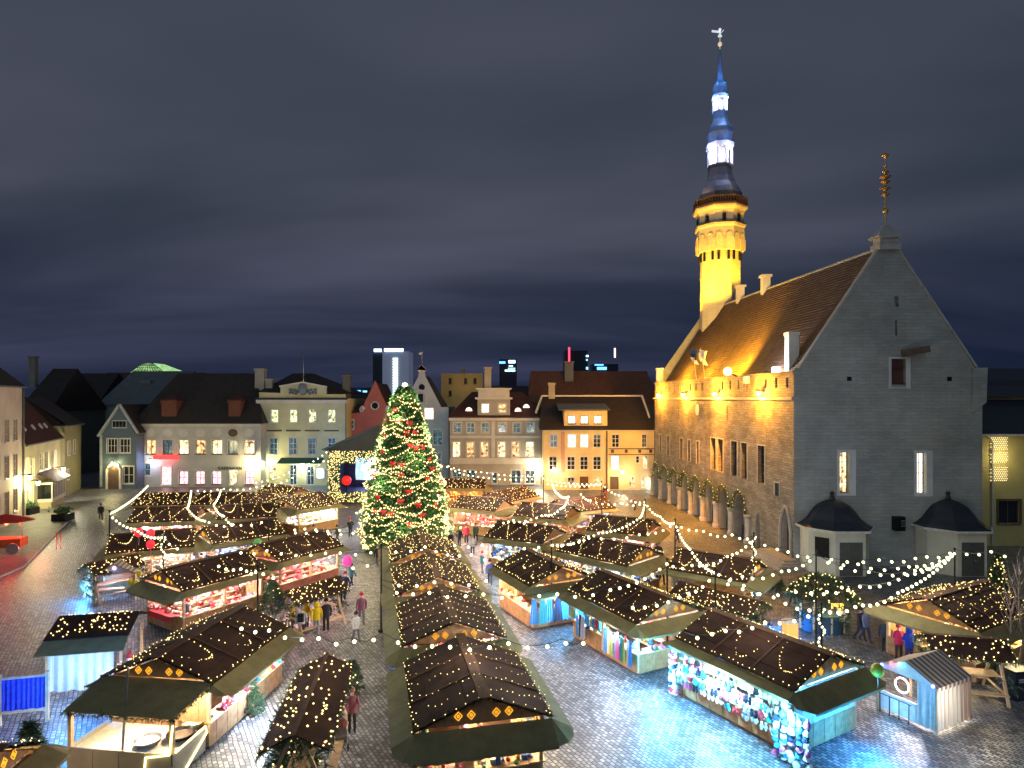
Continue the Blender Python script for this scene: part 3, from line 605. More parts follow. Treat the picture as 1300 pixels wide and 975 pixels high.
# ------------------------------------------------------------------ entrance pavilions at the gable foot
CREAMP = plaster('pavilion_cream', (0.64, 0.62, 0.48))
def pavilion(pxc, hwpx, label):
    Yp = 48.0; x = (pxc - CX) / F * Yp; r = hwpx / F * Yp; p = thing('entrance_pavilion', label, 'pavilion', (x, 49.6, 0), 0, 'pavilions at the foot of the gable')
    m = MB(); pts = [(x - r, 50.05), (x - r, 48.6), (x - r * .42, 47.2), (x + r * .55, 47.2), (x + r, 48.6), (x + r, 50.05)]
    for (a, b), (c, d) in zip(pts, pts[1:]): m.poly((a, b, 0), (c, d, 0), (c, d, 3.3), (a, b, 3.3))
    wb(m, 'wall', CREAMP, p)
    m = MB(); o = .28; rp_ = [(x - r - o, 50.08), (x - r - o, 48.5), (x - r * .5, 46.9), (x + r * .62, 46.9), (x + r + o, 48.5), (x + r + o, 50.08)]; cx_, cy_ = x, 49.6
    prof = [(1.0, 3.42), (.86, 3.62), (.7, 4.0), (.58, 4.5), (.44, 4.95), (.25, 5.25), (.08, 5.4), (.05, 5.7)]
    for (s0, z0), (s1, z1) in zip(prof, prof[1:]):
        for (a, b), (c, d) in zip(rp_, rp_[1:]):
            q = lambda u_, v_, s_, z_: (cx_ + (u_ - cx_) * s_, min(50.05, cy_ + (v_ - cy_) * s_), z_)
            m.poly(q(a, b, s0, z0), q(c, d, s0, z0), q(c, d, s1, z1), q(a, b, s1, z1))
    m.ball((cx_, cy_, 5.85), .18); wb(m, 'roof', SLATE, p, smooth=False)
    m = MB()
    for (a, b), (c, d) in zip(rp_, rp_[1:]): m.beam((a, b, 3.35), (c, d, 3.35), .16, .16)
    wb(m, 'eave_moulding', M('pale_cornice', (.62, .62, .58), .7), p)
    m = MB(); m.box(x - r * .28, x + r * .45, 47.15, 47.22, .05, 2.55); m.box(x + .07 * r, x + .1 * r, 47.11, 47.16, .1, 2.5); dr = wb(m, 'door', M('grey_green_door', (.10, .10, .085), .6), p)
    m = MB(); m.ball((x + .15 * r, 47.1, 1.2), .05); wb(m, 'handle', STEEL, dr)
    return p, x, r
p, x, r = pavilion(1070, 39, 'cream pavilion with dark ogee roof and a framed notice on its side')
m = MB(); a = Vector((x - r * .86, 48.17, 0)); b = Vector((x - r * .56, 47.46, 0)); o = Vector((-.055, -.03, 0))
m.hexa([a + o + Vector((0, 0, 1.3)), b + o + Vector((0, 0, 1.3)), b + Vector((0, 0, 1.3)), a + Vector((0, 0, 1.3)), a + o + Vector((0, 0, 2.8)), b + o + Vector((0, 0, 2.8)), b + Vector((0, 0, 2.8)), a + Vector((0, 0, 2.8))]); wb(m, 'notice_board', IRON, p)
pavilion(1222, 38, 'cream pavilion with dark ogee roof beside the yellow house')
c = Vector((gX(1138), gy - .28, 0)); bx = thing('wall_box', 'dark metal box mounted on the grey gable wall between the pavilions', 'utility box', (c.x, c.y, 2.9))
m = MB(); m.box(-.4, .4, -.25, .25, 0, 1.1); m.build('housing', IRON, bx); m = MB()
for i in range(3): m.box(.05, .35, -.275, -.252, .35 + i * .2, .45 + i * .2)
m.build('grille', STEEL, bx)
# ------------------------------------------------------------------ house fronts around the square
WHT = plaster('white_render', (0.50, 0.48, 0.42)); CRM = plaster('pale_yellow_render', (0.58, 0.54, 0.32)); PNK = plaster('coral_render', (0.42, 0.12, 0.09))
GRY = plaster('pale_grey_render', (0.40, 0.43, 0.47)); TAU = plaster('taupe_render', (0.40, 0.36, 0.31)); YEL = plaster('yellow_render', (0.66, 0.53, 0.29))
BLU = plaster('slate_blue_render', (0.085, 0.125, 0.16)); STO = plaster('pale_trim', (0.62, 0.58, 0.51)); OLV = plaster('olive_render', (0.26, 0.24, 0.14))
def house(name, label, Y, x0, x1, ytop, wall, wins, depth=11, cat='house', base=None):
    """front wall seen square-on at depth Y; wins: (px centre, px width, py top, py bottom, pane, nx, ny, frame, surround)"""
    X0, X1 = (x0 - CX) / F * Y, (x1 - CX) / F * Y; z1 = D(0, ytop, Y).z
    h = thing(name, label, cat, ((X0 + X1) / 2, Y + depth / 2, 0)); h['Y'] = Y
    ops = []; ok = []
    for w in wins:
        a, b = (w[0] - w[1] / 2 - CX) / F * Y - X0, (w[0] + w[1] / 2 - CX) / F * Y - X0; c, d = D(0, w[3], Y).z, D(0, w[2], Y).z
        ops.append((a, b, max(c, 0.05), min(d, z1 - .05)))
    m = MB(); facade(m, (X0, Y, 0), (1, 0), X1 - X0, 0, z1, ops)
    m.poly((X0, Y + depth, 0), (X0, Y, 0), (X0, Y, z1), (X0, Y + depth, z1)); m.poly((X1, Y, 0), (X1, Y + depth, 0), (X1, Y + depth, z1), (X1, Y, z1)); m.poly((X1, Y + depth, 0), (X0, Y + depth, 0), (X0, Y + depth, z1), (X1, Y + depth, z1))
    wb(m, 'wall', wall, h)
    for w, op in zip(wins, ops):
        if w[4] == 'door':
            d = MB(); a, b, c, e_ = op; a += X0; b += X0
            d.box(a, b, Y + .2, Y + .26, c, e_)
            for k in range(2):
                for j in range(3): d.box(a + .1 + k * (b - a) / 2, a + (b - a) / 2 * (k + 1) - .1, Y + .17, Y + .2, c + .2 + j * (e_ - c) / 3, c + (e_ - c) / 3 * (j + 1) - .1)
            wb(d, 'door', WOODD, h); continue
        window(h, (X0, Y, 0), (1, 0), op, w[4], w[7] if len(w) > 7 and w[7] else WFRAME, w[5], w[6], surround=w[8] if len(w) > 8 else 0.13, smat=STO)
    return h, X0, X1, z1
def trim(h, Y, x0, x1, y0, y1, mat, out=.12, name='cornice'):
    a, b = D(x0, y1, Y), D(x1, y0, Y); m = MB(); m.box(a.x, b.x, Y - out, Y - .003, a.z, b.z); return wb(m, name, mat, h)
def hroof(h, Y, depth, e0, e1, ey, r0, r1, ry, mat, over=.35, name='roof'):
    a, b = D(e0, ey, Y), D(e1, ey, Y); Yr = Y + depth / 2; c, d = D(r0, ry, Yr), D(r1, ry, Yr); m = MB()
    hip(m, a.x - over, b.x + over, Y - over, Y + depth + over, a.z + .19, c.x, d.x, Yr, c.z); return wb(m, name, mat, h)
def stack(h, px0, px1, y0, y1, Y, mat, parent=None, cap=True, name='chimney', pots=0):
    a, b = D(px0, y1, Y), D(px1, y0, Y); m = MB(); w = b.x - a.x; m.box(a.x, b.x, Y, Y + w * .8, a.z - 1.5, b.z)
    if cap: m.box(a.x - .12, b.x + .12, Y - .12, Y + w * .8 + .12, b.z - .28, b.z + .02)
    for k in range(pots): x = a.x + w * (k + .5) / pots; m.tube([(x, Y + w * .4, b.z), (x, Y + w * .4, b.z + .5)], .14, 8)
    return wb(m, name, mat, parent or h)
def street_lamp_wall(h, px, py, Y, power, col, out=1.0):
    power *= 1.8
    p = D(px, py, Y - out); m = MB(); m.beam((p.x, Y, p.z + .25), (p.x, Y - out, p.z + .35), .07); m.lathe([(.24, .18), (.05, .36)], 6, p); br = wb(m, 'wall_lantern', IRON, h)
    m = MB(); m.lathe([(.1, -.22), (.19, .16)], 6, p); wb(m, 'lantern_glass', E('lantern_glow', (1, .8, .42), 30), br); wl(lamp(None, (p.x, Y - out - .1, p.z - .1), power, col, .2), br)

# white inn
w = [(c, 12.5, 558.5, 576.5, pn, 2, 2, DFRAME) for c, pn in zip((191.6, 213, 233, 254.6, 275.6, 296, 316.7), (PANE_O, PANE_B, PANE_W, PANE_O, PANE_W, PANE_B, PANE_W))]
w += [(c, 11.5, 598, 615, PANE_P, 2, 2, M('red_window_frame', (.3, .02, .03), .5)) for c in (233, 254, 275, 316.7)] + [(187, 8, 588, 604, PANE_B, 1, 2), (211, 13, 592, 616, PANE_P, 2, 1), (296, 9, 596, 616, PANE_W, 1, 2)]
h, X0, X1, z1 = house('inn', 'white two storey inn with dark roof and red striped ground floor windows', 95, 172, 331, 538, WHT, w, 12)
hr = hroof(h, 95, 12, 172, 331, 538, 226, 326, 474, TILE_D); trim(h, 95, 171, 331, 536, 541, STO)
BRK = M('red_brick', (.15, .05, .03), .85, .3, 6, .3)
for a, b in ((205, 224), (290, 305)):
    stack(h, a, b, 509, 531, 95.4, BRK, hr, True, 'roof_dormer'); p0, p1 = D(a - 1, 509, 95.4), D(b + 1, 509, 95.4); m = MB(); hip(m, p0.x, p1.x, 95.2, 97.6, p0.z + .2, p0.x + .6, p1.x - .6, 96.4, p0.z + .9); wb(m, 'dormer_roof', TILE_R, hr)
for c in (191.6, 213, 233, 254.6, 275.6, 296, 316.7):
    p = D(c, 549.5, 95); m = MB(); m.add([(p.x + .72 * math.cos(q), 94.93, p.z + .6 * math.sin(q)) for q in [2 * math.pi * i / 14 for i in range(14)]], [list(range(14))])
    m.lathe([(.8, -.01), (.8, .06)], 14, (0, 0, 0)) if 0 else None
    wb(m, 'blind_panel' if c != 296 else 'shutter', STO if c != 296 else WOODD, h)
m = MB(); a, b = D(196, 583, 95), D(226, 578, 95); m.box(a.x, b.x, 94.7, 94.95, a.z, b.z); sg = tag(m.build('neon_sign', E('red_neon', (1.0, 0.02, 0.02), 3.5)), 'long red glowing neon sign on the white inn front', 'sign'); lamp(sg, ((a.x + b.x) / 2, 94.2, a.z - .3), 40, (1, .05, .05))
me = text_mesh('lettering', 'KAERAJAAN', .66); me.materials.append(IRON); t_ = link('shop_lettering', me); t_.location = D(292, 594.5, 94.93); t_.rotation_euler = (R(90), 0, 0); tag(t_, 'dark letters KAERAJAAN on the white inn wall beside the lantern', 'lettering')
street_lamp_wall(h, 320, 586, 95, 700, (1, .82, .4)); street_lamp_wall(h, 190, 585, 95, 140, (.3, .5, 1))
# pale yellow house with pediment
w = [(c, 9.5, 520, 536.5, PANE_Y, 2, 2) for c in (348.5, 372.5, 396.5, 421)] + [(c, 9.5, 556, 577, PANE_B, 2, 3) for c in (347.4, 371.8, 396, 421)] + [(346, 8.5, 590, 607, PANE_W, 2, 2), (372, 9, 590, 616, PANE_B, 2, 2), (394, 9, 592, 616, PANE_B, 2, 2), (408, 7, 597, 607, E('blue_white_screen', (.4, .75, 1), 2.5), 1, 1)]
h, X0, X1, z1 = house('pediment_house', 'pale yellow house with crowned pediment and flagpole', 97, 327, 440, 506, CRM, w, 12)
trim(h, 97, 326, 441, 507.5, 512, STO, .35); trim(h, 97, 326, 441, 505, 507.5, SLATE, .45, 'gutter'); trim(h, 97, 329, 438, 585, 586.5, STO, .15, 'string_course')
for c in (348.5, 372.5, 396.5, 421): trim(h, 97, c - 9, c + 9, 546, 547.5, SLATE, .18, 'window_hood')
m = MB(); pts = [D(329, 505, 97), D(439, 505, 97), D(438, 500.5, 97), D(414, 500.5, 97), D(414, 492, 97), D(385, 486.2, 97), D(356, 491, 97), D(356, 499, 97), D(329, 498, 97)]
m.add(pts + [p + Vector((0, .5, 0)) for p in pts], [list(range(9)), list(range(9, 18))[::-1]] + [[i, 9 + i, 9 + (i + 1) % 9, (i + 1) % 9] for i in range(9)]); wb(m, 'parapet', CRM, h)
m = MB(); pq = [D(355, 490.5, 96.9), D(385, 485.4, 96.9), D(415, 491.5, 96.9)]; m.beam(pq[0], pq[1], .3, .25); m.beam(pq[1], pq[2], .3, .25); wb(m, 'pediment_moulding', STO, h)
m = MB(); c = D(384.5, 494, 96.9); m.ball(c, .75, 10, 6, 1.3)
for k in (-1, 1):
    for j, (dx_, dz_, r_) in enumerate(((.9, -.2, .3), (1.3, .1, .22), (1.55, -.35, .25), (1.9, .05, .3), (2.0, -.4, .2), (1.1, -.5, .2))): m.ball((c.x + k * dx_, c.y, c.z + dz_ - .2), r_, 8, 5)
wb(m, 'stucco_arms', M('stucco_grey_blue', (.16, .19, .22), .7), h)
m = MB(); a = D(385, 486, 97.3); m.tube([a, a + Vector((0, 0, 4.2))], [.06, .03], 6); wb(m, 'flagpole', STEEL, h)
hr = hroof(h, 98, 12, 330, 437, 500, 372, 398, 474, TILE_D); stack(h, 323.5, 335, 468, 500, 99, plaster('chimney_render', (.3, .3, .28)), hr); stack(h, 337, 345.5, 481, 500, 99, plaster('chimney_render', (.3, .3, .28)), hr); stack(h, 435, 444, 476, 503, 101, plaster('chimney_render2', (.16, .16, .14)), hr)
m = MB(); a, b = D(352, 588, 95.3), D(412, 581, 97); m.slab((a.x, 95, a.z), (b.x, 95, a.z), (b.x, 96.95, b.z), (a.x, 96.95, b.z), .06); wb(m, 'awning', M('teal_canvas', (.02, .10, .09), .8), h)
street_lamp_wall(h, 334, 588, 97, 700, (.95, 1, .5)); street_lamp_wall(h, 384, 590, 97, 260, (.8, .95, .8))  # both lanterns added to brighten this front
m = MB(); a = D(439, 512, 96.9); m.tube([a, (a.x, a.y, .1)], .08, 6); wb(m, 'downpipe', SLATEF, h)
# coral gabled house
w = [(445.5, 7, 533, 545, PANE_B, 2, 2)]
h, X0, X1, z1 = house('gabled_house', 'coral pink house with pointed gable and round window', 100, 438, 497, 524, PNK, w, 11)
m = MB(); pts = [D(457.5, 524, 100), D(494.5, 524, 100), D(492.5, 519, 100), D(476, 483.5, 100), D(459.5, 519, 100)]; m.add(pts + [p + Vector((0, .6, 0)) for p in pts], [list(range(5)), list(range(5, 10))[::-1]] + [[i, 5 + i, 5 + (i + 1) % 5, (i + 1) % 5] for i in range(5)]); wb(m, 'gable', PNK, h)
c = D(476, 515, 99.97); m = MB(); m.add([(c.x + .52 * math.cos(q), c.y, c.z + .52 * math.sin(q)) for q in [2 * math.pi * i / 14 for i in range(14)]], [list(range(14))]); wb(m, 'round_window', GLASS, h)
m = MB(); m.tube([(c.x + .6 * math.cos(q), c.y - .02, c.z + .6 * math.sin(q)) for q in [2 * math.pi * i / 14 for i in range(15)]], .09, 5); wb(m, 'round_window_rim', STO, h)
for px in (459.5, 492.5):
    c = D(px, 519.5, 99.9); m = MB(); m.tube([(c.x + .42 * (1 - i / 18) * math.cos(i * .7), c.y, c.z + .5 * (1 - i / 18) * math.sin(i * .7)) for i in range(14)], .14, 5); wb(m, 'scroll', STO, h)
m = MB(); a, b = D(438, 524, 100), D(458, 514, 103); m.slab((a.x, 99.8, a.z + .05), (b.x, 99.8, a.z + .05), (b.x, 103.5, b.z), (a.x, 103.5, b.z), .1); wb(m, 'roof', TILE_R, h)
m = MB(); a, b, c = D(458, 524, 100.7), D(494, 524, 100.7), D(476, 486, 100.7); m.poly(b, b + Vector((0, 10, 0)), c + Vector((0, 10, 0)), c); m.poly(a + Vector((0, 10, 0)), a, c, c + Vector((0, 10, 0))); wb(m, 'gable_roof', TILE_R, h)
# pale grey gabled house
w = [(544.5, 12, 517.8, 532.5, PANE_WH, 2, 2), (555.6, 12, 545, 565, PANE_B, 2, 2), (530, 9, 545, 565, PANE_B, 2, 2), (555, 10, 575, 592, PANE_B, 2, 2)]
h, X0, X1, z1 = house('gabled_house', 'pale grey gabled house with small white cap behind the Christmas tree', 100.5, 508, 569.5, 517, GRY, w, 11)
m = MB(); pts = [D(509, 517, 100.5), D(560, 517, 100.5), D(557, 511, 100.5), D(540, 478, 100.5), D(539, 472, 100.5), D(532, 472, 100.5), D(531, 478, 100.5), D(514, 511, 100.5)]
m.add(pts + [p + Vector((0, .6, 0)) for p in pts], [list(range(8)), list(range(8, 16))[::-1]] + [[i, 8 + i, 8 + (i + 1) % 8, (i + 1) % 8] for i in range(8)]); wb(m, 'gable', GRY, h)
a = D(535.5, 472, 100.4); m = MB(); m.box(a.x - .6, a.x + .6, 100.1, 101.2, a.z, a.z + .25); m.poly((a.x - .75, 100, a.z + .25), (a.x + .75, 100, a.z + .25), (a.x, 100, a.z + 1.1)); m.hexa([(a.x - .75, 100, a.z + .25), (a.x + .75, 100, a.z + .25), (a.x + .75, 101.2, a.z + .25), (a.x - .75, 101.2, a.z + .25), (a.x - .05, 100, a.z + 1.1), (a.x + .05, 100, a.z + 1.1), (a.x + .05, 101.2, a.z + 1.1), (a.x - .05, 101.2, a.z + 1.1)]); m.tube([(a.x, 100.6, a.z + 1), (a.x, 100.6, a.z + 3.2)], .03, 5); m.box(a.x - .5, a.x + .05, 100.58, 100.62, a.z + 2.7, a.z + 3.1); wb(m, 'gable_cap', STO, h)
c = D(535.5, 491.5, 100.47); m = MB(); m.add([(c.x + .5 * math.cos(q), c.y, c.z + .5 * math.sin(q)) for q in [2 * math.pi * i / 14 for i in range(14)]], [list(range(14))]); wb(m, 'round_window', GLASS, h)
c = D(534, 504, 100.47); m = MB(); m.box(c.x - .4, c.x + .4, c.y - .02, c.y, c.z - .8, c.z + .5); wb(m, 'loft_hatch', GLASS, h)
m = MB(); m.tube([(c.x - .9, c.y - .05, c.z - 1.2)] + [(c.x + .9 * math.cos(q), c.y - .05, c.z + .2 + .9 * math.sin(q)) for q in [math.pi - math.pi * i / 8 for i in range(9)]] + [(c.x + .9, c.y - .05, c.z - 1.2)], .08, 5); wb(m, 'blind_arch', STO, h)
m = MB(); a, b, c = D(510, 517, 101.2), D(561, 517, 101.2), D(535.5, 476, 101.2); m.poly(b, b + Vector((0, 10, 0)), c + Vector((0, 10, 0)), c); m.poly(a + Vector((0, 10, 0)), a, c, c + Vector((0, 10, 0))); wb(m, 'roof', TILE_D, h)
# taupe house with the big attic dormer
w = [(c, 9.8, 536.7, 549.3, PANE_B, 2, 2) for c in (580.5, 597.6, 616, 637.5, 656, 673.4)] + [(c, 9.8, 561, 580.5, pn, 2, 3) for c, pn in zip((579.4, 597.3, 615, 636.8, 654.8, 672.7), (PANE_W, PANE_O, PANE_O, PANE_W, PANE_O, PANE_W))] + [(c, 12, 597, 614, PANE_B, 2, 2) for c in (580, 598, 655, 673)] + [(628, 6, 600, 614, PANE_B, 1, 1)]
h, X0, X1, z1 = house('attic_house', 'taupe three storey house with tall central dormer and mansard roof', 97, 571, 688.5, 532, TAU, w, 12)
trim(h, 97, 570, 689.5, 530.5, 534, STO, .3); trim(h, 97, 571, 688.5, 553.4, 556, STO, .12, 'string_course'); trim(h, 97, 571, 688.5, 581.5, 589, STO, .18, 'balcony_band'); trim(h, 97, 624, 628.5, 534.5, 581, STO, .1, 'pilaster')
hr = hroof(h, 97.2, 12, 572, 688, 530, 599, 664, 497.5, TILE_R)
m = MB(); a, b = D(606.3, 530, 97.1), D(647.6, 507, 97.1); ops = [((c - 4.8 - 606.3) / F * 97.1, (c + 4.8 - 606.3) / F * 97.1, D(0, 524, 97.1).z, D(0, 512.5, 97.1).z) for c in (616, 637.5)]
facade(m, (a.x, 97.1, 0), (1, 0), b.x - a.x, a.z, b.z, ops); m.poly((a.x, 100, a.z), (a.x, 97.1, a.z), (a.x, 97.1, b.z), (a.x, 100, b.z)); m.poly((b.x, 97.1, a.z), (b.x, 100, a.z), (b.x, 100, b.z), (b.x, 97.1, b.z)); dm = wb(m, 'dormer', TAU, h)
for op in ops: window(h, (a.x, 97.1, 0), (1, 0), op, PANE_O if op is ops[1] else PANE_WH, WFRAME, 2, 2, surround=.12, smat=STO)
m = MB(); m.box(a.x - .35, b.x + .35, 96.7, 100, b.z, b.z + .3); m.box(a.x + .1, b.x - .1, 97.1, 100, b.z + .3, b.z + 1.5); m.box(a.x - .25, b.x + .25, 96.8, 100.1, b.z + 1.5, b.z + 1.75)
for k in (0.07, .54): m.box(a.x + (b.x - a.x) * k, a.x + (b.x - a.x) * (k + .4), 97.02, 97.1, b.z + .5, b.z + 1.3)
wb(m, 'attic', STO, dm); stack(h, 615, 623.5, 466, 494, 99, plaster('chimney_cream', (.42, .36, .26)), hr)
for px, py in ((595.6, 520), (657.6, 520.5), (668, 516)):
    yd = 98.0 + (1.0 if py < 518 else 0); c = D(px, py, yd); m = MB(); m.add([(c.x + .5 * math.cos(q), c.y - .6, c.z - .2 + .55 * math.sin(q)) for q in [math.pi * i / 8 for i in range(9)]], [list(range(9))]); ey = wb(m, 'eyebrow_window', PANE_WH, hr)
    m = MB(); m.tube([(c.x + .6 * math.cos(q), c.y - .55, c.z - .2 + .65 * math.sin(q)) for q in [math.pi * i / 8 for i in range(9)]], .1, 5); wb(m, 'eyebrow_rim', TILE_R, hr)
m = MB(); a = D(687.5, 533, 96.85); m.tube([a, (a.x, a.y, .1)], .09, 6); wb(m, 'downpipe', SLATE, h)
street_lamp_wall(h, 685, 591, 97, 900, (1, .85, .55), 1.2)
# yellow house
w = [(703, 9.5, 551.5, 568, PANE_B, 2, 2), (726, 10.5, 551.5, 568, PANE_WH, 2, 2), (742, 10.5, 551.5, 568, PANE_WH, 2, 2), (758, 9.5, 551.5, 568, GLASS, 2, 3), (781.5, 9.5, 551.5, 568, GLASS, 2, 3), (818, 6, 551.5, 568, GLASS, 2, 3),
     (702, 10, 579.7, 596.5, GLASS, 2, 3), (725, 10, 579.7, 596.5, GLASS, 2, 3), (741.5, 10, 579.7, 596.5, GLASS, 2, 3), (758, 10, 579.7, 596.5, GLASS, 2, 3), (781, 10, 578.5, 596, PANE_WH, 2, 3), (809.7, 4.5, 579, 588, GLASS, 1, 2), (819, 6, 579, 595, PANE_W, 2, 3),
     (725, 9, 606, 616, GLASS, 2, 2), (758, 9, 606, 616, PANE_O, 2, 2), (780, 11, 605, 621.5, 'door', 1, 1), (741.5, 11, 605, 621, 'door', 1, 1), (802, 8, 605, 618, PANE_O, 2, 2), (816, 3.5, 605, 619, PANE_W, 1, 1)]
h, X0, X1, z1 = house('yellow_house', 'yellow house with wide dormer beside the town hall', 92, 689.5, 830.5, 546, YEL, w, 12)
hr = hroof(h, 92, 13, 689, 829, 546, 688, 815, 503.5, TILE_D); trim(h, 92, 689, 831, 544.5, 547, STO, .3)
trim(h, 92, 712, 717, 548, 600, plaster('pink_pilaster', (.5, .3, .22)), .09, 'pilaster')
for y_ in (569.2, 576.6): trim(h, 92, 772.5, 830, y_, y_ + .9, WOODD, .1, 'band_moulding')
for px in (777.5, 795, 812, 826): trim(h, 92, px - 1.8, px + 1.8, 570.8, 574.8, WOODD, .08, 'plaque')
m = MB(); a = D(770.5, 547, 91.85); m.tube([a, (a.x, a.y, .1)], .09, 6); wb(m, 'downpipe', WOODD, h)
m = MB(); a, b = D(716, 544, 92.3), D(771, 521, 92.3); ops = [((c - 5 - 716) / F * 92.3, (c + 5 - 716) / F * 92.3, D(0, 538, 92.3).z, D(0, 527.5, 92.3).z) for c in (726, 742, 759)]
facade(m, (a.x, 92.3, 0), (1, 0), b.x - a.x, a.z, b.z, ops); m.poly((a.x, 97, a.z), (a.x, 92.3, a.z), (a.x, 92.3, b.z), (a.x, 97, b.z)); m.poly((b.x, 92.3, a.z), (b.x, 97, a.z), (b.x, 97, b.z), (b.x, 92.3, b.z)); dm = wb(m, 'dormer', YEL, h)
for op in ops: window(h, (a.x, 92.3, 0), (1, 0), op, PANE_WH, DFRAME, 2, 1)
m = MB(); m.slab((a.x - .8, 91.9, b.z), (b.x + .4, 91.9, b.z), (b.x + .4, 98, b.z + 1.0), (a.x - .8, 98, b.z + 1.0), -.14); wb(m, 'dormer_roof', SLATEF, dm)
m = MB(); a, b = D(687, 503.5, 98.5), D(816, 503.5, 98.5); m.beam((a.x, 98.5, a.z + .12), (b.x, 98.5, a.z + .12), .5, .25); wb(m, 'ridge_capping', STO, hr)
for (ex, ey), (fx, fy) in (((688, 503), (680.5, 524)), ((815, 503), (829, 544))):
    q0 = D(ex, ey, 98.5); q1 = D(fx, fy, 92 if fx > 700 else 96); m = MB(); m.beam(q0, q1, .3, .2); wb(m, 'hip_capping', STO, hr)
ch = stack(h, 696.5, 704.5, 486, 503, 98, plaster('chimney_cream', (.42, .36, .26)), hr)
street_lamp_wall(h, 706, 597, 92, 240, (1, .84, .55), 1.4); street_lamp_wall(h, 790, 599, 92, 240, (1, .82, .5), 1.6); street_lamp_wall(h, 829, 612, 92, 130, (.6, .9, 1), .6)
# slate blue gabled house in the lane
w = [(142.5, 12.5, 557, 575, GLASS, 3, 2), (158.5, 13, 557, 575, GLASS, 3, 2), (163, 13, 592, 614, GLASS, 2, 2)]
h, X0, X1, z1 = house('lane_house', 'narrow slate blue gabled house with arched door', 93, 127, 173, 552, BLU, w, 10)
m = MB(); pts = [D(127.5, 552, 93), D(172.5, 552, 93), D(152, 516, 93)]; m.add(pts, [[0, 1, 2]]); wb(m, 'gable', BLU, h)
for a, b in (((124.5, 554), (152, 513.5)), ((175, 550), (152, 513.5))):
    p, q = D(*a, 92.8), D(*b, 92.8); m = MB(); m.beam(p, q, .35, .3); wb(m, 'bargeboard', M('pale_grey_boards', (.35, .38, .40), .7), h)
    m = MB(); p2, q2 = p + Vector((0, 10, 0)), q + Vector((0, 10, 0)); m.poly(p, q, q2, p2); wb(m, 'roof_slope', TILE_D, h)
c = D(152, 538.5, 92.95); m = MB(); m.box(c.x - 1.1, c.x + 1.1, 92.85, 92.97, c.z - .62, c.z + .62); wf = wb(m, 'attic_window', M('pale_grey_boards', (.35, .38, .40), .7), h)
m = MB()
for k in range(4): m.box(c.x - .95 + k * .49, c.x - .95 + k * .49 + .42, 92.8, 92.86, c.z - .42, c.z + .42)
wb(m, 'pane', GLASS, wf)
c = D(144.5, 616, 92.95); m = MB(); pts = [(c.x - 1.0, 92.9, 0)] + [(c.x + 1.0 * math.cos(q), 92.9, 2.6 + 1.1 * math.sin(q)) for q in [math.pi - math.pi * i / 10 for i in range(11)]] + [(c.x + 1.0, 92.9, 0)]; m.add(pts, [list(range(len(pts)))[::-1]]); wb(m, 'arched_door', WOODD, h)
m = MB(); m.tube(pts, .2, 6); wb(m, 'door_surround', STO, h); street_lamp_wall(h, 143, 588.5, 93, 190, (1, .85, .35), .6)
trim(h, 93, 127, 130, 552, 618, M('pale_grey_boards', (.35, .38, .40), .7), .08, 'corner_board')

# ------------------------------------------------------------------ the lane on the left: fronts turned towards the square
LD = Vector((-0.385, 0.923, 0))       # the lane runs back and to the left
def lane_house(name, label, A, L, ze, wall, wins, roofm, zr, depth=9, rows=None):
    A = Vector(A); n = Vector((LD.y, -LD.x, 0)); h = thing(name, label, 'house', A + LD * L / 2 - n * depth / 2)
    o = A; u = LD       # outside is to the right of the run (towards +x)
    m = MB(); facade(m, o, u, L, 0, ze, wins_ops := [x[:4] for x in wins])
    B = A + LD * L; A2 = A - n * depth; B2 = B - n * depth; zv = Vector((0, 0, ze))
    m.poly(A2, A, A + zv, A2 + zv); m.poly(B, B2, B2 + zv, B + zv); wb(m, 'wall', wall, h)
    for x in wins: window(h, o, u, x[:4], x[4], x[6] if len(x) > 6 else WFRAME, *x[5], surround=.1, smat=STO)
    m = MB(); e = n * .4; rA, rB = (A + A2) / 2 + Vector((0, 0, zr)), (B + B2) / 2 + Vector((0, 0, zr)); z2 = Vector((0, 0, ze + .02))
    m.poly(A + e + z2, B + e + z2, rB, rA); m.poly(B2 - e + z2, A2 - e + z2, rA, rB); m.poly(A2 + z2, A + z2, rA); m.poly(B + z2, B2 + z2, rB); r = wb(m, 'roof', roofm, h)
    m = MB(); m.beam(A + e + Vector((0, 0, ze - .05)), B + e + Vector((0, 0, ze - .05)), .2, .18); wb(m, 'gutter', SLATEF, h)
    return h, r, n
A0 = Vector((-54.3, 70, 0)); PKB = plaster('rose_beige_render', (.6, .51, .45))
h, r, n = lane_house('corner_house', 'tall rose beige house at the corner of the lane', A0 - LD * 13, 13, 14.6, PKB, [(13 - a - 1.1, 13 - a, z0, z0 + hh, GLASS, (2, 3)) for a in (1.6, 4.2, 6.8) for z0, hh in ((8.8, 2.3), (5.0, 2.3), (1.2, 2.4))], TILE_D, 19)
m = MB(); p = A0 + n * .15; m.tube([(p.x, p.y, 14.3), (p.x, p.y, .1)], .1, 6); wb(m, 'downpipe', SLATEF, h)
m = MB(); c = A0 - LD * 6 - n * 2.6; m.box(c.x - 1, c.x + 1, c.y - 1, c.y + 1, 15.5, 18.3); m.box(c.x - 1.3, c.x + 1.3, c.y - 1.3, c.y + 1.3, 18.3, 18.55); wb(m, 'roof_dormer', PKB, h)
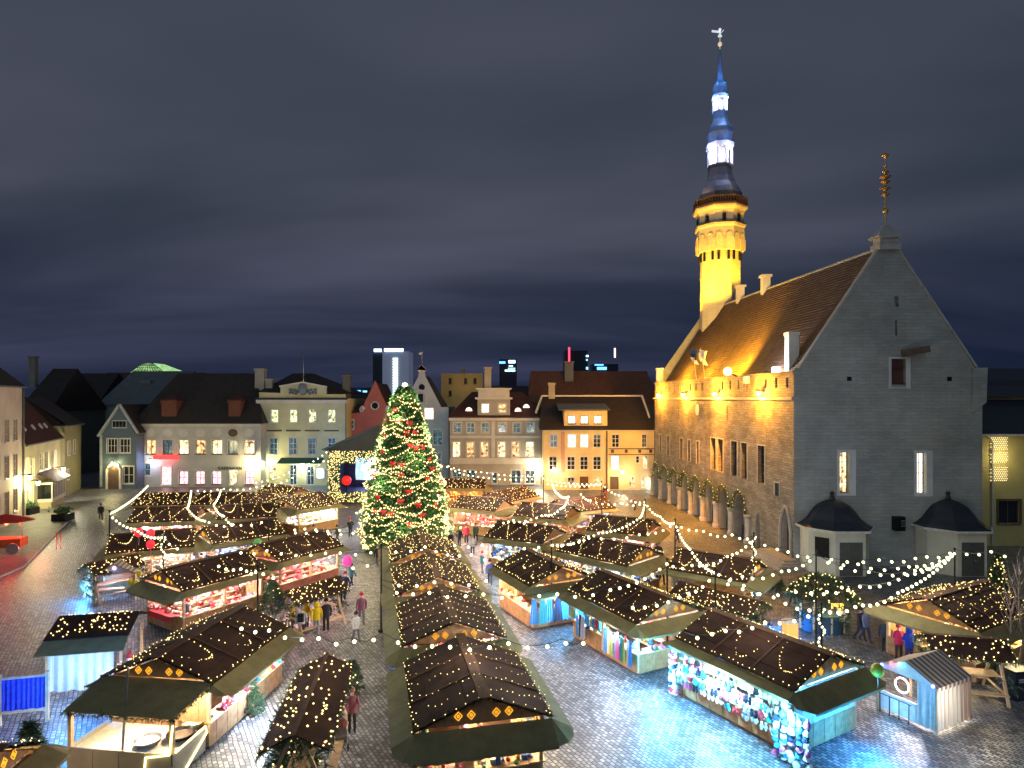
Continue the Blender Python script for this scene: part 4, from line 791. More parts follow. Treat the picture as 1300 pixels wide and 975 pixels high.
def wl_lamp(h, A, t, z, out, power, col):
    n = Vector((LD.y, -LD.x, 0)); p = A + LD * t + n * out; m = MB(); m.beam(Vector((A.x, A.y, z + .3)) + LD * t, (p.x, p.y, z + .35), .07); m.lathe([(.26, .2), (.05, .38)], 6, (p.x, p.y, z)); br = wb(m, 'wall_lantern', IRON, h)
    m = MB(); m.lathe([(.12, -.25), (.22, .18)], 6, (p.x, p.y, z)); wb(m, 'lantern_glass', E('lantern_glow', (1, .8, .42), 30), br); q = p + n * .3; wl(lamp(None, (q.x, q.y, z - .1), power * 1.8, col, .2), br)
wl_lamp(h, A0, -.6, 4.6, .9, 420, (1, .85, .4))
A1 = A0 + LD * .1; LY = plaster('lane_yellow_render', (.5, .45, .27))
wn_ = [(1.2, 2.2, 4.7, 6.6, PANE_O, (2, 3)), (2.7, 4.1, 4.4, 6.4, GLASS, (2, 2)), (6.3, 7.6, 4.6, 6.7, GLASS, (2, 3)), (8.3, 9.6, 4.6, 6.7, GLASS, (2, 3)), (12.2, 13.2, 4.6, 6.6, GLASS, (2, 2)), (2.8, 3.8, 1.0, 3.0, GLASS, (2, 2)), (12.3, 13.3, 1.2, 3.0, PANE_B, (2, 2)), (1.0, 2.1, 0.1, 2.9, PANE_B, (1, 2))]
h, r, n = lane_house('lane_house', 'yellow lane house with glazed bay and small shed roof', A1, 15.5, 8.1, LY, wn_, TILE_R, 14.5, 10)
wl_lamp(h, A1, 2.2, 3.6, .9, 200, (1, .88, .45)); wl_lamp(h, A1, 11.6, 4.2, 1.2, 420, (1, .9, .65))
m = MB(); a = A1 + LD * 5.5; b = A1 + LD * 11.2; o_ = n * 1.5; zf = lambda p, z: Vector((p.x, p.y, z))
for z0, z1 in ((.9, 1.3), (3.0, 3.25)): m.hexa([zf(a, z0), zf(b, z0), zf(b + o_, z0), zf(a + o_, z0), zf(a, z1), zf(b, z1), zf(b + o_, z1), zf(a + o_, z1)])
for k in range(9): p = a + (b - a) * (k / 8) + o_ * .96; m.beam(zf(p, 1.3), zf(p, 3.0), .12)
bay = wb(m, 'bay_frame', WFRAME, h); m = MB(); q = o_ * .93; m.poly(zf(a + q, 1.3), zf(b + q, 1.3), zf(b + q, 3.0), zf(a + q, 3.0)); m.poly(zf(a, 1.3), zf(a + q, 1.3), zf(a + q, 3.0), zf(a, 3.0)); wb(m, 'bay_glass', GLASS, bay)
m = MB(); m.hexa([zf(a + n * .1, 0), zf(b + n * .1, 0), zf(b + o_ * .9, 0), zf(a + o_ * .9, 0), zf(a + n * .1, .9), zf(b + n * .1, .9), zf(b + o_ * .9, .9), zf(a + o_ * .9, .9)]); wb(m, 'bay_plinth', LY, h)
m = MB(); m.slab(zf(a - LD * .4 + o_ * 1.35, 3.25), zf(b + LD * .4 + o_ * 1.35, 3.25), zf(b + LD * .4 + n * .05, 4.3), zf(a - LD * .4 + n * .05, 4.3), -.12); wb(m, 'bay_roof', TILE_R, h)
for t in (1.2, 4.2, 7.6, 10.6, 12.6):
    p = A1 + LD * t - n * 1.1; m = MB(); m.lathe([(.35, 0), (.38, .7), (.05, 1.2)], 8, (p.x, p.y, 9.0)); wb(m, 'roof_vent', M('white_sheet', (.6, .6, .6), .5), r)
A2 = A1 + LD * 16.2
h, r, n = lane_house('lane_house', 'olive house deeper in the narrow lane', A2 + n * .3, 9, 9.6, OLV, [(1.5, 2.5, 5.5, 7.4, GLASS, (2, 2)), (4.5, 5.5, 5.5, 7.4, GLASS, (2, 2)), (1.2, 2.0, 2.2, 3.6, PANE_O, (1, 2))], TILE_D, 13.5, 9)
def dark_block(label, px0, px1, py_e, py_r, Y, depth, wall, roofm, chim=()):
    a, b = D(px0, py_e, Y), D(px1, py_e, Y); h = thing('roofscape_house', label, 'house', ((a.x + b.x) / 2, Y + depth / 2, 0)); m = MB(); m.box(a.x, b.x, Y, Y + depth, 0, a.z); wb(m, 'wall', wall, h)
    c = D(px0, py_r, Y + depth / 2); m = MB(); hip(m, a.x - .3, b.x + .3, Y - .3, Y + depth + .3, a.z + .19, a.x + .3, b.x - .3, Y + depth / 2, c.z); r = wb(m, 'roof', roofm, h)
    for c0_, c1_, y0, y1 in chim: stack(h, c0_, c1_, y0, y1, Y + depth * .3, plaster('grey_chimney', (.2, .21, .2)), r)
    return h
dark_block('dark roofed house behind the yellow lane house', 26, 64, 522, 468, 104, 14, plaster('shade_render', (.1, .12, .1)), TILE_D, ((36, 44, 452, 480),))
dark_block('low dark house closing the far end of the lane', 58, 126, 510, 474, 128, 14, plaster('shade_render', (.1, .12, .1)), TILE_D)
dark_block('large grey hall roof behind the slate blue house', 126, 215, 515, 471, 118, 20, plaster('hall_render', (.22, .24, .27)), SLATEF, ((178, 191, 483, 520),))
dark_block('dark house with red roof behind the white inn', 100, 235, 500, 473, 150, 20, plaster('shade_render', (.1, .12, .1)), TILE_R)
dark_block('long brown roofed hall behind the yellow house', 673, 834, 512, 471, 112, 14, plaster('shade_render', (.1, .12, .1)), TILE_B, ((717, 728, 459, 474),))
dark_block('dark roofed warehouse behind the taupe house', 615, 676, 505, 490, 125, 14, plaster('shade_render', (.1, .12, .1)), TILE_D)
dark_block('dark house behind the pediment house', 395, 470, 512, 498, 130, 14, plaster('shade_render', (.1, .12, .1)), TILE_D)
a, b = D(560, 506, 135), D(613, 474, 135); h = thing('roofscape_house', 'olive flat topped house with dark windows on the skyline', 'house', ((a.x + b.x) / 2, 140, 0))
ops = [((c - 2 - 560) / F * 135, (c + 2 - 560) / F * 135, D(0, y1, 135).z, D(0, y0, 135).z) for c, y0, y1 in ((571.5, 480, 487.5), (591, 480, 487.5), (603, 480, 487.5), (571.5, 496, 503))]
m = MB(); facade(m, (a.x, 135, 0), (1, 0), b.x - a.x, 0, b.z, ops); m.poly((a.x, 145, b.z), (a.x, 135, b.z), (b.x, 135, b.z), (b.x, 145, b.z)); wb(m, 'wall', plaster('skyline_ochre', (.33, .26, .12)), h)
for op in ops: window(h, (a.x, 135, 0), (1, 0), op, GLASS, DFRAME, 2, 2)
stack(h, 586, 590, 468, 475, 138, OLV)
wl(lamp(None, D(590, 490, 128), 260, (1, .7, .3), .5), h)
# skyline towers of the modern town
def tower_block(name, label, px0, px1, ytop, Y, depth, mat, bits, side=None):
    a, b = D(px0, ytop, Y), D(px1, ytop, Y); h = thing(name, label, 'tower block', ((a.x + b.x) / 2, Y, 0)); m = MB(); m.box(a.x, b.x, Y, Y + depth, 0, a.z); wb(m, 'wall', mat, h)
    if side: m = MB(); c, d = D(side[0], ytop, Y), D(side[1], ytop, Y); m.box(c.x, d.x, Y + 3, Y + depth + 3, 0, c.z - side[2]); wb(m, 'wing', side[3], h)
    for nm, x0, x1, y0, y1, mt in bits:
        p, q = D(x0, y1, Y), D(x1, y0, Y); m = MB(); m.box(p.x, q.x, Y - 1.2, Y - .2, p.z, q.z); wb(m, nm, mt, h)
    return h
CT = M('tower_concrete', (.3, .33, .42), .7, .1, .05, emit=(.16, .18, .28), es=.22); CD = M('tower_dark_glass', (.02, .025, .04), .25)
BLW = E('blue_white_sign', (.55, .8, 1), 3.0); BLS = E('blue_sign', (.08, .3, 1), 3.0); WGR = E('stairwell_white', (.75, 1, .9), 1.6); REDL = E('red_mast_light', (1, .04, .08), 2.5); CYL = E('cyan_windows', (.25, .75, .95), 1.4)
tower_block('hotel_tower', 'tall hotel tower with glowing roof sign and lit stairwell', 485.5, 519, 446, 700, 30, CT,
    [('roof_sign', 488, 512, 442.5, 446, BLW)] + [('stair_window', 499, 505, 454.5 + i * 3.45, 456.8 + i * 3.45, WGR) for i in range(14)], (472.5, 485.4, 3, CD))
a = D(474.5, 446.5, 699); m = MB(); b = D(484, 444, 699); m.box(a.x, b.x, 700, 701, a.z, b.z + 1); tag(m.build('roof_sign', BLW), 'glowing sign on the dark wing of the hotel tower', 'sign')
tower_block('office_tower', 'dark office tower with red mast light on the skyline', 717, 746, 445, 760, 30, CD, [('mast_light', 721.5, 723.5, 441, 462, REDL), ('lit_window', 744, 747, 451, 453, BLW), ('lit_window', 744, 746, 456, 458, CYL), ('lit_window', 744, 746.5, 466, 469, CYL)])
tower_block('office_tower', 'low office block with cyan lit floors on the skyline', 634, 656, 456, 720, 25, CD, [('roof_sign', 634, 641.5, 459, 461.5, BLS), ('lit_window', 645.5, 654, 457.5, 461, BLW), ('lit_window', 646, 651, 464, 465.5, WGR), ('lit_window', 645, 654, 467, 468.5, CYL), ('lit_window', 641, 654, 469.5, 471.5, WGR)])
tower_block('office_tower', 'far office block with bright blue sign on the skyline', 752, 785, 462, 780, 25, CD, [('roof_sign', 758, 770, 466, 469.5, BLS), ('roof_sign', 755, 766, 462.5, 464, BLS), ('mast_light', 779.5, 781.5, 442, 454, E('pink_mast', (1, .6, .7), 1.6))])
tower_block('office_tower', 'low block with blue lit windows beside the hotel tower', 440, 472, 492, 600, 25, CD, [('lit_window', 444, 449, 495.5, 498, CYL), ('lit_window', 451, 458, 495.5, 497.5, BLS), ('lit_window', 461, 466, 496, 498, CYL), ('lit_window', 446, 462, 501, 502.5, BLS)])
# green glowing glass pyramid
a, b, c, d = D(165, 473, 165), D(209, 473, 165), D(194, 461, 169), D(182, 461, 169); g = thing('glass_roof', 'green glowing glass pyramid roof over the dark skyline', 'glass roof', ((a.x + b.x) / 2, 170, 0)); m = MB()
GRN = lit_pane('green_glass_glow', (.34, .62, .25), (.2, .42, .15), .8, .8, .7); m.poly(a, b, c, d); k = Vector((0, 14, 0)); m.poly(b, b + k, c + k * .4, c); m.poly(a + k, a, d, d + k * .4); m.poly(d, c, c + k * .4, d + k * .4); wb(m, 'glazing', GRN, g)
m = MB(); m.box(a.x, b.x, 165.2, 178, 0, a.z); wb(m, 'drum', plaster('shade_render', (.1, .12, .1)), g)
m = MB()
for i in range(11): m.beam(a.lerp(b, i / 10) + Vector((0, -.05, 0)), d.lerp(c, i / 10) + Vector((0, -.05, 0)), .12)
for i in range(1, 4): m.beam(a.lerp(d, i / 4) + Vector((0, -.06, 0)), b.lerp(c, i / 4) + Vector((0, -.06, 0)), .12)
wb(m, 'glazing_bars', IRON, g)
# yellow house to the right of the gable
YR = plaster('ochre_render', (.50, .42, .17)); h = thing('side_house', 'ochre house with latticed light beside the grey gable', 'house', (46, 62, 0)); Yq = 57.0
q = lambda px: (px - CX) / F * Yq
m = MB(); op = [(q(1267.5) - q(1247), q(1294) - q(1247), D(0, 665, Yq).z, D(0, 636, Yq).z)]; facade(m, (q(1243), Yq, 0), (1, 0), 12, 0, D(0, 552, Yq).z, [(op[0][0] + q(1247) - q(1243), op[0][1] + q(1247) - q(1243), *op[0][2:])]); m.poly((q(1243), 70, 0), (q(1243), Yq, 0), (q(1243), Yq, 12), (q(1243), 70, 12)); wb(m, 'wall', YR, h)
window(h, (q(1243), Yq, 0), (1, 0), (op[0][0] + q(1247) - q(1243), op[0][1] + q(1247) - q(1243), *op[0][2:]), GLASS, M('brown_frame', (.12, .08, .05), .6), 2, 1, surround=.2, smat=M('brown_frame', (.12, .08, .05), .6))
m = MB(); a = D(1244, 551, Yq - .5); m.poly((a.x, Yq - .5, a.z), (a.x + 14, Yq - .5, a.z), (a.x + 14, Yq + 6, a.z + 5), (a.x + 5.5, Yq + 6, a.z + 5)); m.poly((a.x, Yq - .5, a.z), (a.x + 5.5, Yq + 6, a.z + 5), (a.x, Yq + 12, a.z)); wb(m, 'roof', SLATE, h)
m = MB(); m.beam((a.x - .1, Yq - .5, a.z - .1), (a.x + 14, Yq - .5, a.z - .1), .22, .2); m.tube([(a.x + .8, Yq - .35, a.z - .1), (a.x + 1.4, Yq - .15, a.z - .8), (a.x + 1.4, Yq - .15, .2)], .09, 6); wb(m, 'gutter', M('pale_gutter', (.5, .5, .46), .5), h)
m = MB(); a0_, b0_ = D(1243, 560, 60), D(1300, 512, 60); m.box(a0_.x, b0_.x + 8, 60.5, 70, a0_.z, b0_.z + .6); wb(m, 'upper_storey', YR, h)
m = MB(); z_ = b0_.z + .6; m.poly((a0_.x - .4, 60, z_), (b0_.x + 9, 60, z_), (b0_.x + 9, 66, z_ + 3), (a0_.x + 1, 66, z_ + 3)); wb(m, 'upper_roof', SLATE, h)
p = thing('lattice_lamp', 'glowing lattice of fairy lights on the ochre house wall', 'light lattice', D(1268, 580, Yq - .1)); p0, p1 = D(1258, 610, Yq - .12), D(1278.5, 556, Yq - .12); m = MB()
for i in range(9):
    for j in range(24):
        m.octa((p0.x + (p1.x - p0.x) * ((i + .5 * (j % 2)) / 8.5), Yq - .12, p0.z + (p1.z - p0.z) * j / 23), .045) if j not in (8, 9, 16) else None
wb(m, 'fairy_lights', E('dim_fairy', (1, .8, .4), 1.6, False), p, kind='stuff'); wl(lamp(None, (p0.x + .8, Yq - 1.2, 8), 60, (1, .85, .4), .3), p)
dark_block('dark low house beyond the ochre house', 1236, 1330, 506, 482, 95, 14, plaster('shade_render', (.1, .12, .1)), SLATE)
# ------------------------------------------------------------------ fir greenery
def needles(mb, p, d, n, ln, wd, rng, spread=1.0):
    """n thin needle-twig triangles fanning out of p around direction d"""
    p = Vector(p); d = Vector(d)
    for _ in range(n):
        r = Vector((rng.gauss(0, 1), rng.gauss(0, 1), rng.gauss(0, 1))).normalized() * spread
        q = (d + r).normalized(); s = q.cross(Vector((rng.gauss(0, 1), rng.gauss(0, 1), rng.gauss(0, 1)))).normalized() * wd; l = ln * rng.uniform(.6, 1.25)
        mb.poly(p - s, p + s, p + q * l)
def garland_path(mb, lights, pts, rng, step=.16, ln=.2, r=.032, every=2, drop=.0):
    k = 0
    for a, b in zip(pts, pts[1:]):
        a, b = Vector(a), Vector(b); n = max(1, int((b - a).length / step))
        for i in range(n):
            p = a.lerp(b, i / n) + Vector((rng.gauss(0, .02), rng.gauss(0, .02), rng.gauss(0, .02))); needles(mb, p, (0, 0, -.3), 7, ln, .022, rng)
            k += 1
            if lights is not None and k % every == 0: lights.octa(p + Vector((rng.uniform(-.07, .07), rng.uniform(-.07, .07), .07)), r)
def fir_bush(name, label, loc, h, r, group=None, lights=0, cat='fir tree', seed=1, bulb=.04, z0=.15):
    rng = random.Random(seed); t = thing(name, label, cat, loc, rng.uniform(0, 6), group); m = MB(); m.tube([(0, 0, 0), (0, 0, h * .95)], [.06 + h * .012, .015], 6); m.build('trunk', WOODD, t)
    m = MB(); n = int(60 * h * max(r, .5) * 1.6); L = MB()
    for i in range(n):
        f = (i + rng.random()) / n; z = z0 + (h - z0) * f; rr = r * (1 - f) ** .8 + .06; a = rng.uniform(0, 6.283); d = Vector((math.cos(a), math.sin(a), -.15))
        for s in (.35, .6, .85, 1.0):
            needles(m, Vector((0, 0, z)) + d * rr * s, d, 5, .2 + .1 * r, .02 + .006 * r, rng, .9)
    m.build('crown', FIR, t, kind=None)
    if lights:
        for i in range(lights):
            f = rng.random() ** 1.3; z = z0 + (h - z0) * f; rr = (r * (1 - f) ** .8 + .1); a = rng.uniform(0, 6.283); L.octa((rr * math.cos(a), rr * math.sin(a), z), bulb)
        L.build('fairy_lights', BULB, t, kind='stuff')
    return t

# ------------------------------------------------------------------ market stalls
GC = [M('goods_' + n, c, .75, .25, 9) for n, c in dict(white=(.75, .73, .7), red=(.55, .03, .04), pink=(.75, .2, .32), cream=(.7, .58, .36), blue=(.05, .14, .45), teal=(.03, .25, .32), brown=(.25, .12, .05), green=(.05, .22, .08), navy=(.02, .03, .09), gold=(.7, .42, .06), grey=(.3, .3, .32)).items()]
ZE, ZR, ZC = 2.6, 3.5, 1.02
AMBER = E('amber_backlit_ornament', (1.0, .45, .03), .85)
PALETTES = dict(mix=list(range(11)), pink=[0, 0, 1, 2, 2, 3], white=[0, 0, 3, 0, 10], blue=[0, 4, 5, 0, 8, 4], warm=[3, 6, 9, 0, 1], toys=[1, 4, 9, 2, 7, 0])
def goods_mesh(L, W, seed, pal, sides):
    rng = random.Random(seed); m = MB(); P = PALETTES[pal]
    def item(x, y, z, s):
        m.mi = rng.choice(P); k = rng.random(); w = s * rng.uniform(.6, 1.2)
        if k < .45: m.box(x - w, x + w, y - w * .8, y + w * .8, z, z + s * rng.uniform(.8, 2.4))
        elif k < .75: m.ball((x, y, z + w), w, 6, 4)
        else: m.lathe([(w, 0), (w * 1.1, s), (w * .35, s * 1.7), (w * .3, s * 2.2)], 6, (x, y, z))
    hl, hw = L / 2 - .35, W / 2 - .45
    for s in sides:
        n = int((L if s in 'SN' else W) * 5)
        for i in range(n):
            u = rng.uniform(-1, 1); v = rng.uniform(-.18, .2)
            x, y = (u * hl, (-hw + v) * (1 if s == 'S' else -1)) if s in 'SN' else ((hl + v) * (1 if s == 'E' else -1), u * hw)
            item(x, y, ZC + .06, rng.uniform(.05, .12))
        for i in range(int(n * .8)):     # things hung under the front beam
            u = -1 + 2 * (i + .5) / (n * .8); x, y = (u * hl, (-hw - .12) * (1 if s == 'S' else -1)) if s in 'SN' else ((hl + .12) * (1 if s == 'E' else -1), u * hw)
            m.mi = rng.choice(P); h = rng.uniform(.15, .45); w = rng.uniform(.05, .11)
            if rng.random() < .75: m.box(x - w, x + w, y - w * .6, y + w * .6, 2.3 - h, 2.3)
    for tier in range(3):                # stepped shelves in the middle
        for i in range(int(L * 4)):
            x = rng.uniform(-hl * .85, hl * .85); item(x, .35 - .35 * tier if 'S' in sides else -.35 + .35 * tier, 1.5 - .3 * tier + .03, rng.uniform(.06, .13))
    return m.mesh('merchandise', GC)
def roof_light_mesh(L, W, seed, style, r):
    rng = random.Random(seed); m = MB(); hl = L / 2; hw = W / 2
    def put(sd, s, f):
        if rng.random() < .14: return
        z = ZE + (ZR - ZE) * f + .12; y = sd * hw * (1 - f); m.mi = int(rng.random() < .35); m.octa((s + rng.gauss(0, .03), y, z + .02), r * rng.uniform(.5, .95))
    for sd in (-1, 1):
        if style == 'rows':
            for k in range(5):
                s0 = -hl + .5 + (L - 1.0) * k / 4.6
                for i in range(11):
                    f = .06 + .9 * i / 10; put(sd, s0 + .5 * (1 - f) + .12 * math.sin(i * 1.3 + k) + rng.gauss(0, .04), f)
        elif style == 'loops':
            for k in range(3):
                c = -hl + L * (k + .5) / 3; w = L / 3 * .36; dp = rng.uniform(.5, .75); tp = rng.uniform(.78, .93)
                for i in range(21):
                    q = -1 + 2 * i / 20; put(sd, c + q * w + .25 * (1 - abs(q)), tp - dp * (1 - abs(q) ** 2.4) + rng.gauss(0, .012))
        elif style == 'dense':
            for k in range(int(L * W * 4.2)): put(sd, rng.uniform(-hl + .2, hl - .2), rng.uniform(.04, .97))
        else:       # slanting zigzag
            s, up = -hl + .3, True
            while s < hl - .4:
                for i in range(9): f = (.1 + .8 * i / 9) if up else (.9 - .8 * i / 9); put(sd, s + i * .09 + rng.gauss(0, .03), f)
                s += .8; up = not up
    return m.mesh('roof_lights', [BULB, BULBD])
def stall(label, C, ang, L=6.2, W=4.4, sides='SEW', seed=1, pal='mix', style='loops', lcol=(1, .8, .6), lpow=150, bulb=.04, detail=True, board=None, goods=True, group='wooden market stalls', aw=.75, wall=None, awl=None):
    """C: ground centre, ang: direction of the ridge; -Y is the long front"""
    t = thing('market_stall', label, 'market stall', (C[0], C[1], 0), ang, group); L = round(L * 2) / 2; W = round(W * 5) / 5; hl, hw = L / 2, W / 2; board = board or WOOD
    px_, py_ = hl - .28, hw - .32
    key = (L, W)
    def mk(name, fn, mat, parent=t, extra=(), kind=None, sm=False):
        def go():
            m = MB(); fn(m); return m.mesh(name, mat, sm)
        return link(name, cached((name, key) + tuple(extra), go), parent, kind)
    mk('floor', lambda m: m.box(-px_ - .05, px_ + .05, -py_ - .05, py_ + .05, .08, .16), WOODD)
    mk('skid', lambda m: m.box(-px_, px_, -py_, -py_ + .16, 0, .08), WOODD); mk('skid', lambda m: m.box(-px_, px_, py_ - .16, py_, 0, .08), WOODD, extra=(1,))
    for x in (-px_, 0, px_):
        for y in (-py_, py_):
            if x == 0 and L < 4.5: continue
            mk('post', lambda m: m.box(x - .06, x + .06, y - .06, y + .06, .16, ZE - .1), WOODL, extra=(x, y))
    # counters and walls
    for s in 'SNEW':
        hor = s in 'SN'; sg = -1 if s in 'SW' else 1
        def cn(m):
            n = int((2 * px_ if hor else 2 * py_) / .34)
            for i in range(n):
                a = -1 + 2 * i / n; b = -1 + 2 * (i + 1) / n; k = .012 * (i % 2)
                if hor: m.box(a * px_ + .012, b * px_, *(sorted((sg * (py_ + .02), sg * (py_ + .075 + k)))), .13, ZC)
                else: m.box(*(sorted((sg * (px_ + .02), sg * (px_ + .075 + k)))), a * py_ + .012, b * py_, .13, ZC)
        mk('counter_front', cn, board, extra=(s, board.name))
        if s in sides:
            def ct(m):
                if hor: m.box(-px_ - .1, px_ + .1, *(sorted((sg * (py_ - .42), sg * (py_ + .16)))), ZC + .003, ZC + .05)
                else: m.box(*(sorted((sg * (px_ - .42), sg * (px_ + .16)))), -py_ + .45, py_ - .45, ZC + .003, ZC + .05)
            mk('counter_top', ct, WOODL, extra=(s,))
        else:
            wm = wall or board
            def wl_(m):
                n = int((2 * px_ if hor else 2 * py_) / .34)
                for i in range(n):
                    a = -1 + 2 * i / n; b = -1 + 2 * (i + 1) / n; k = .012 * (i % 2)
                    if hor: m.box(a * px_ + .012, b * px_, *(sorted((sg * (py_ + .02), sg * (py_ + .06 + k)))), ZC + .004, ZE - .12)
                    else: m.box(*(sorted((sg * (px_ + .02), sg * (px_ + .06 + k)))), a * py_ + .012, b * py_, ZC + .004, ZE - .12)
            mk('wall_boards', wl_, wm, extra=(s, wm.name))
    mk('display_shelf', lambda m: [m.box(-px_ * .85, px_ * .85, .35 - .35 * q - .17, .35 - .35 * q + .17, 1.5 - .3 * q - .04, 1.5 - .3 * q) for q in range(3)] if 'S' in sides else [m.box(-px_ * .85, px_ * .85, -.35 + .35 * q - .17, -.35 + .35 * q + .17, 1.5 - .3 * q - .04, 1.5 - .3 * q) for q in range(3)], WOODL, extra=('S' in sides,))
    # roof
    for sg in (-1, 1):
        def rf(m):          # lapped strips of roofing felt, each a little uneven
            rg = random.Random(sg + 5); NS = 4
            for q in range(NS):
                f0, f1 = q / NS, min(1, (q + 1) / NS + .04); up = .018 * (q % 2) + .004 * q; N = 7; pr = None
                for i in range(N + 1):
                    x = -hl + L * i / N; j0, j1 = rg.uniform(-.014, .014), rg.uniform(-.008, .008); lo = (x, sg * hw * (1 - f0) + sg * (.02 if q == 0 else 0), ZE + (ZR - ZE) * f0 + .05 + up + j0); hi = (x, sg * max(.02, hw * (1 - f1)), ZE + (ZR - ZE) * f1 + .045 + up * .5 + j1); ed = (lo[0], lo[1], lo[2] - .05)
                    if pr: m.poly(pr[0], lo, hi, pr[1]); m.poly(pr[2], ed, lo, pr[0])
                    pr = (lo, hi, ed)
            m.poly((-hl, sg * hw, ZE - .01), (hl, sg * hw, ZE - .01), (hl, sg * .02, ZR - .02), (-hl, sg * .02, ZR - .02))
        rp_ = mk('roof_slope', rf, ROOFB, extra=(sg,))
        for k in (-1, 1):
            mk('batten', lambda m: m.beam((k * L / 6.0, sg * (hw - .02), ZE + .085), (k * L / 6.0, sg * .05, ZR + .05), .06, .05), RIDGE, rp_, extra=(sg, k))
        mk('eave_beam', lambda m: m.box(-hl + .1, hl - .1, *(sorted((sg * (hw - .26), sg * (hw - .38)))), ZE - .12, ZE - .003), WOOD, extra=(sg,))
    mk('ridge_board', lambda m: [m.beam((-hl - .15, -.09, ZR + .05), (hl + .15, -.09, ZR + .05), .2, .04), m.beam((-hl - .15, .09, ZR + .05), (hl + .15, .09, ZR + .05), .2, .04)], RIDGE)
    for sg in (-1, 1):
        x = sg * (hl - .22)
        gp = mk('gable_panel', lambda m: m.add([(x - .04, -hw + .3, ZE), (x - .04, hw - .3, ZE), (x - .04, 0, ZR - .12), (x + .04, -hw + .3, ZE), (x + .04, hw - .3, ZE), (x + .04, 0, ZR - .12)], [[0, 2, 1], [3, 4, 5], [0, 1, 4, 3], [1, 2, 5, 4], [2, 0, 3, 5]]), WOOD, extra=(sg,))
        if detail:
            for y in (-.85, -.42, .42, .85):
                def orn(m):
                    for r_ in (.13, .045):
                        c = (x + sg * .055, y, ZE + .3); pts = [(c[0], y + r_, c[2]), (c[0], y, c[2] + r_ * 1.1), (c[0], y - r_, c[2]), (c[0], y, c[2] - r_ * 1.1)]
                        for p, q in zip(pts, pts[1:] + pts[:1]): m.beam(p, q, .022, .022)
                mk('ornament', orn, AMBER, gp, extra=(sg, y))
    # olive canvas skirt all round with cut corners
    zi, zo = ZE - .03, ZE - .42; a = aw; il, iw = hl - .02, hw - .02
    wide = {'E': a, 'W': a, 'N': a, 'S': a}
    if awl: wide.update(awl)
    for s in 'SNEW':
        def awf(m):
            w = wide[s]; zo_ = zi - .52 * w
            q = {'S': [(-il, -iw), (il, -iw), (il, -iw - w), (-il, -iw - w)], 'N': [(il, iw), (-il, iw), (-il, iw + w), (il, iw + w)], 'E': [(il, -iw), (il, iw), (il + w, iw), (il + w, -iw)], 'W': [(-il, iw), (-il, -iw), (-il - w, -iw), (-il - w, iw)]}[s]
            m.slab((*q[3], zo_), (*q[2], zo_), (*q[1], zi), (*q[0], zi), .025)
            for i in range(9):            # short scalloped valance
                e0 = Vector((*q[3], zo_)).lerp(Vector((*q[2], zo_)), i / 9); e1 = Vector((*q[3], zo_)).lerp(Vector((*q[2], zo_)), (i + 1) / 9); dn = Vector((0, 0, -.09 - .02 * (i % 2)))
                m.poly(e0, e1, e1 + dn, e0 + dn)
        mk('awning', awf, AWN, extra=(s, wide[s]))
    for sx, s1 in ((-1, 'W'), (1, 'E')):
        for sy, s2 in ((-1, 'S'), (1, 'N')):
            def cf(m):
                w1, w2 = wide[s1], wide[s2]; c = (sx * il, sy * iw, zi); p1 = (sx * (il + w1), sy * iw, zi - .52 * w1 - .004); p2 = (sx * il, sy * (iw + w2), zi - .52 * w2 - .004); e1 = (sx * (il + w1 * .8), sy * (iw + w2 * .55), zi - .52 * (w1 + w2) / 2 - .05); e2 = (sx * (il + w1 * .4), sy * (iw + w2 * .9), zi - .52 * (w1 + w2) / 2 - .05)
                m.poly(c, p1, e1); m.poly(c, e1, e2); m.poly(c, e2, p2)
            mk('awning_corner', cf, AWN, extra=(sx, sy, wide[s1], wide[s2]))
    # greenery and bulbs
    def gl(k):
        def go():
            rng = random.Random(11); m, l = MB(), MB()
            paths = [[(-hl, sg * hw, ZE + .08), (hl, sg * hw, ZE + .08)] for sg in (-1, 1)] + [[(sg * (hl - .05), -hw, ZE + .06), (sg * (hl - .05), 0, ZR - .0), (sg * (hl - .05), hw, ZE + .06)] for sg in (-1, 1)]
            st = .2 if detail else .34
            for p in paths[2:]: garland_path(m, l, p, rng, st, .18, bulb * .8, 2)
            for p in paths[:2]: garland_path(m, l, p, rng, st * 1.4, .1, bulb * .75, 1)
            return m.mesh('fir_garland', FIR), l.mesh('garland_lights', BULB)
        return cached(('garland', key, detail, bulb), go)[k]
    g = link('fir_garland', gl(0), t, 'stuff'); link('garland_lights', gl(1), g, 'stuff')
    link('roof_lights', cached(('rl', key, style, seed % 3, bulb), lambda: roof_light_mesh(L, W, seed % 3, style, bulb)), t, 'stuff')
    if goods: link('merchandise', cached(('goods', key, seed % 5, pal, sides), lambda: goods_mesh(L, W, seed % 5, pal, sides)), t, 'stuff')
    em = E('strip_%d_%d_%d' % tuple(int(c * 9) for c in lcol), lcol, 14)
    for x in (-L * .24, L * .24):
        s_ = mk('strip_light', lambda m: m.box(x - .6, x + .6, -.05, .05, 2.46, 2.52), em, extra=(x, em.name)); lamp(s_, (x, 0, 2.32), lpow * 1.15, lcol, .15)
        lamp(s_, (x, -hw + .15 if 'S' in sides else hw - .15, 2.25), lpow * .85, lcol, .12)
    return t
def front(A, B, W=4.4, L=None):
    """stall centre and ridge angle from the two ends of its long front eave (photo pixels at eave height)"""
    a, b = G(*A, ZE), G(*B, ZE); u = (b - a).normalized(); n = Vector((u.y, -u.x, 0)); c = (a + b) / 2 - n * W / 2
    return (c.x, c.y), math.atan2(u.y, u.x), (b - a).length
PINKW = (1, .78, .66); WARM = (1, .72, .42); CYAN = (.42, .78, 1.0); WHITE = (1, .93, .85); BLUE = (.12, .4, 1)
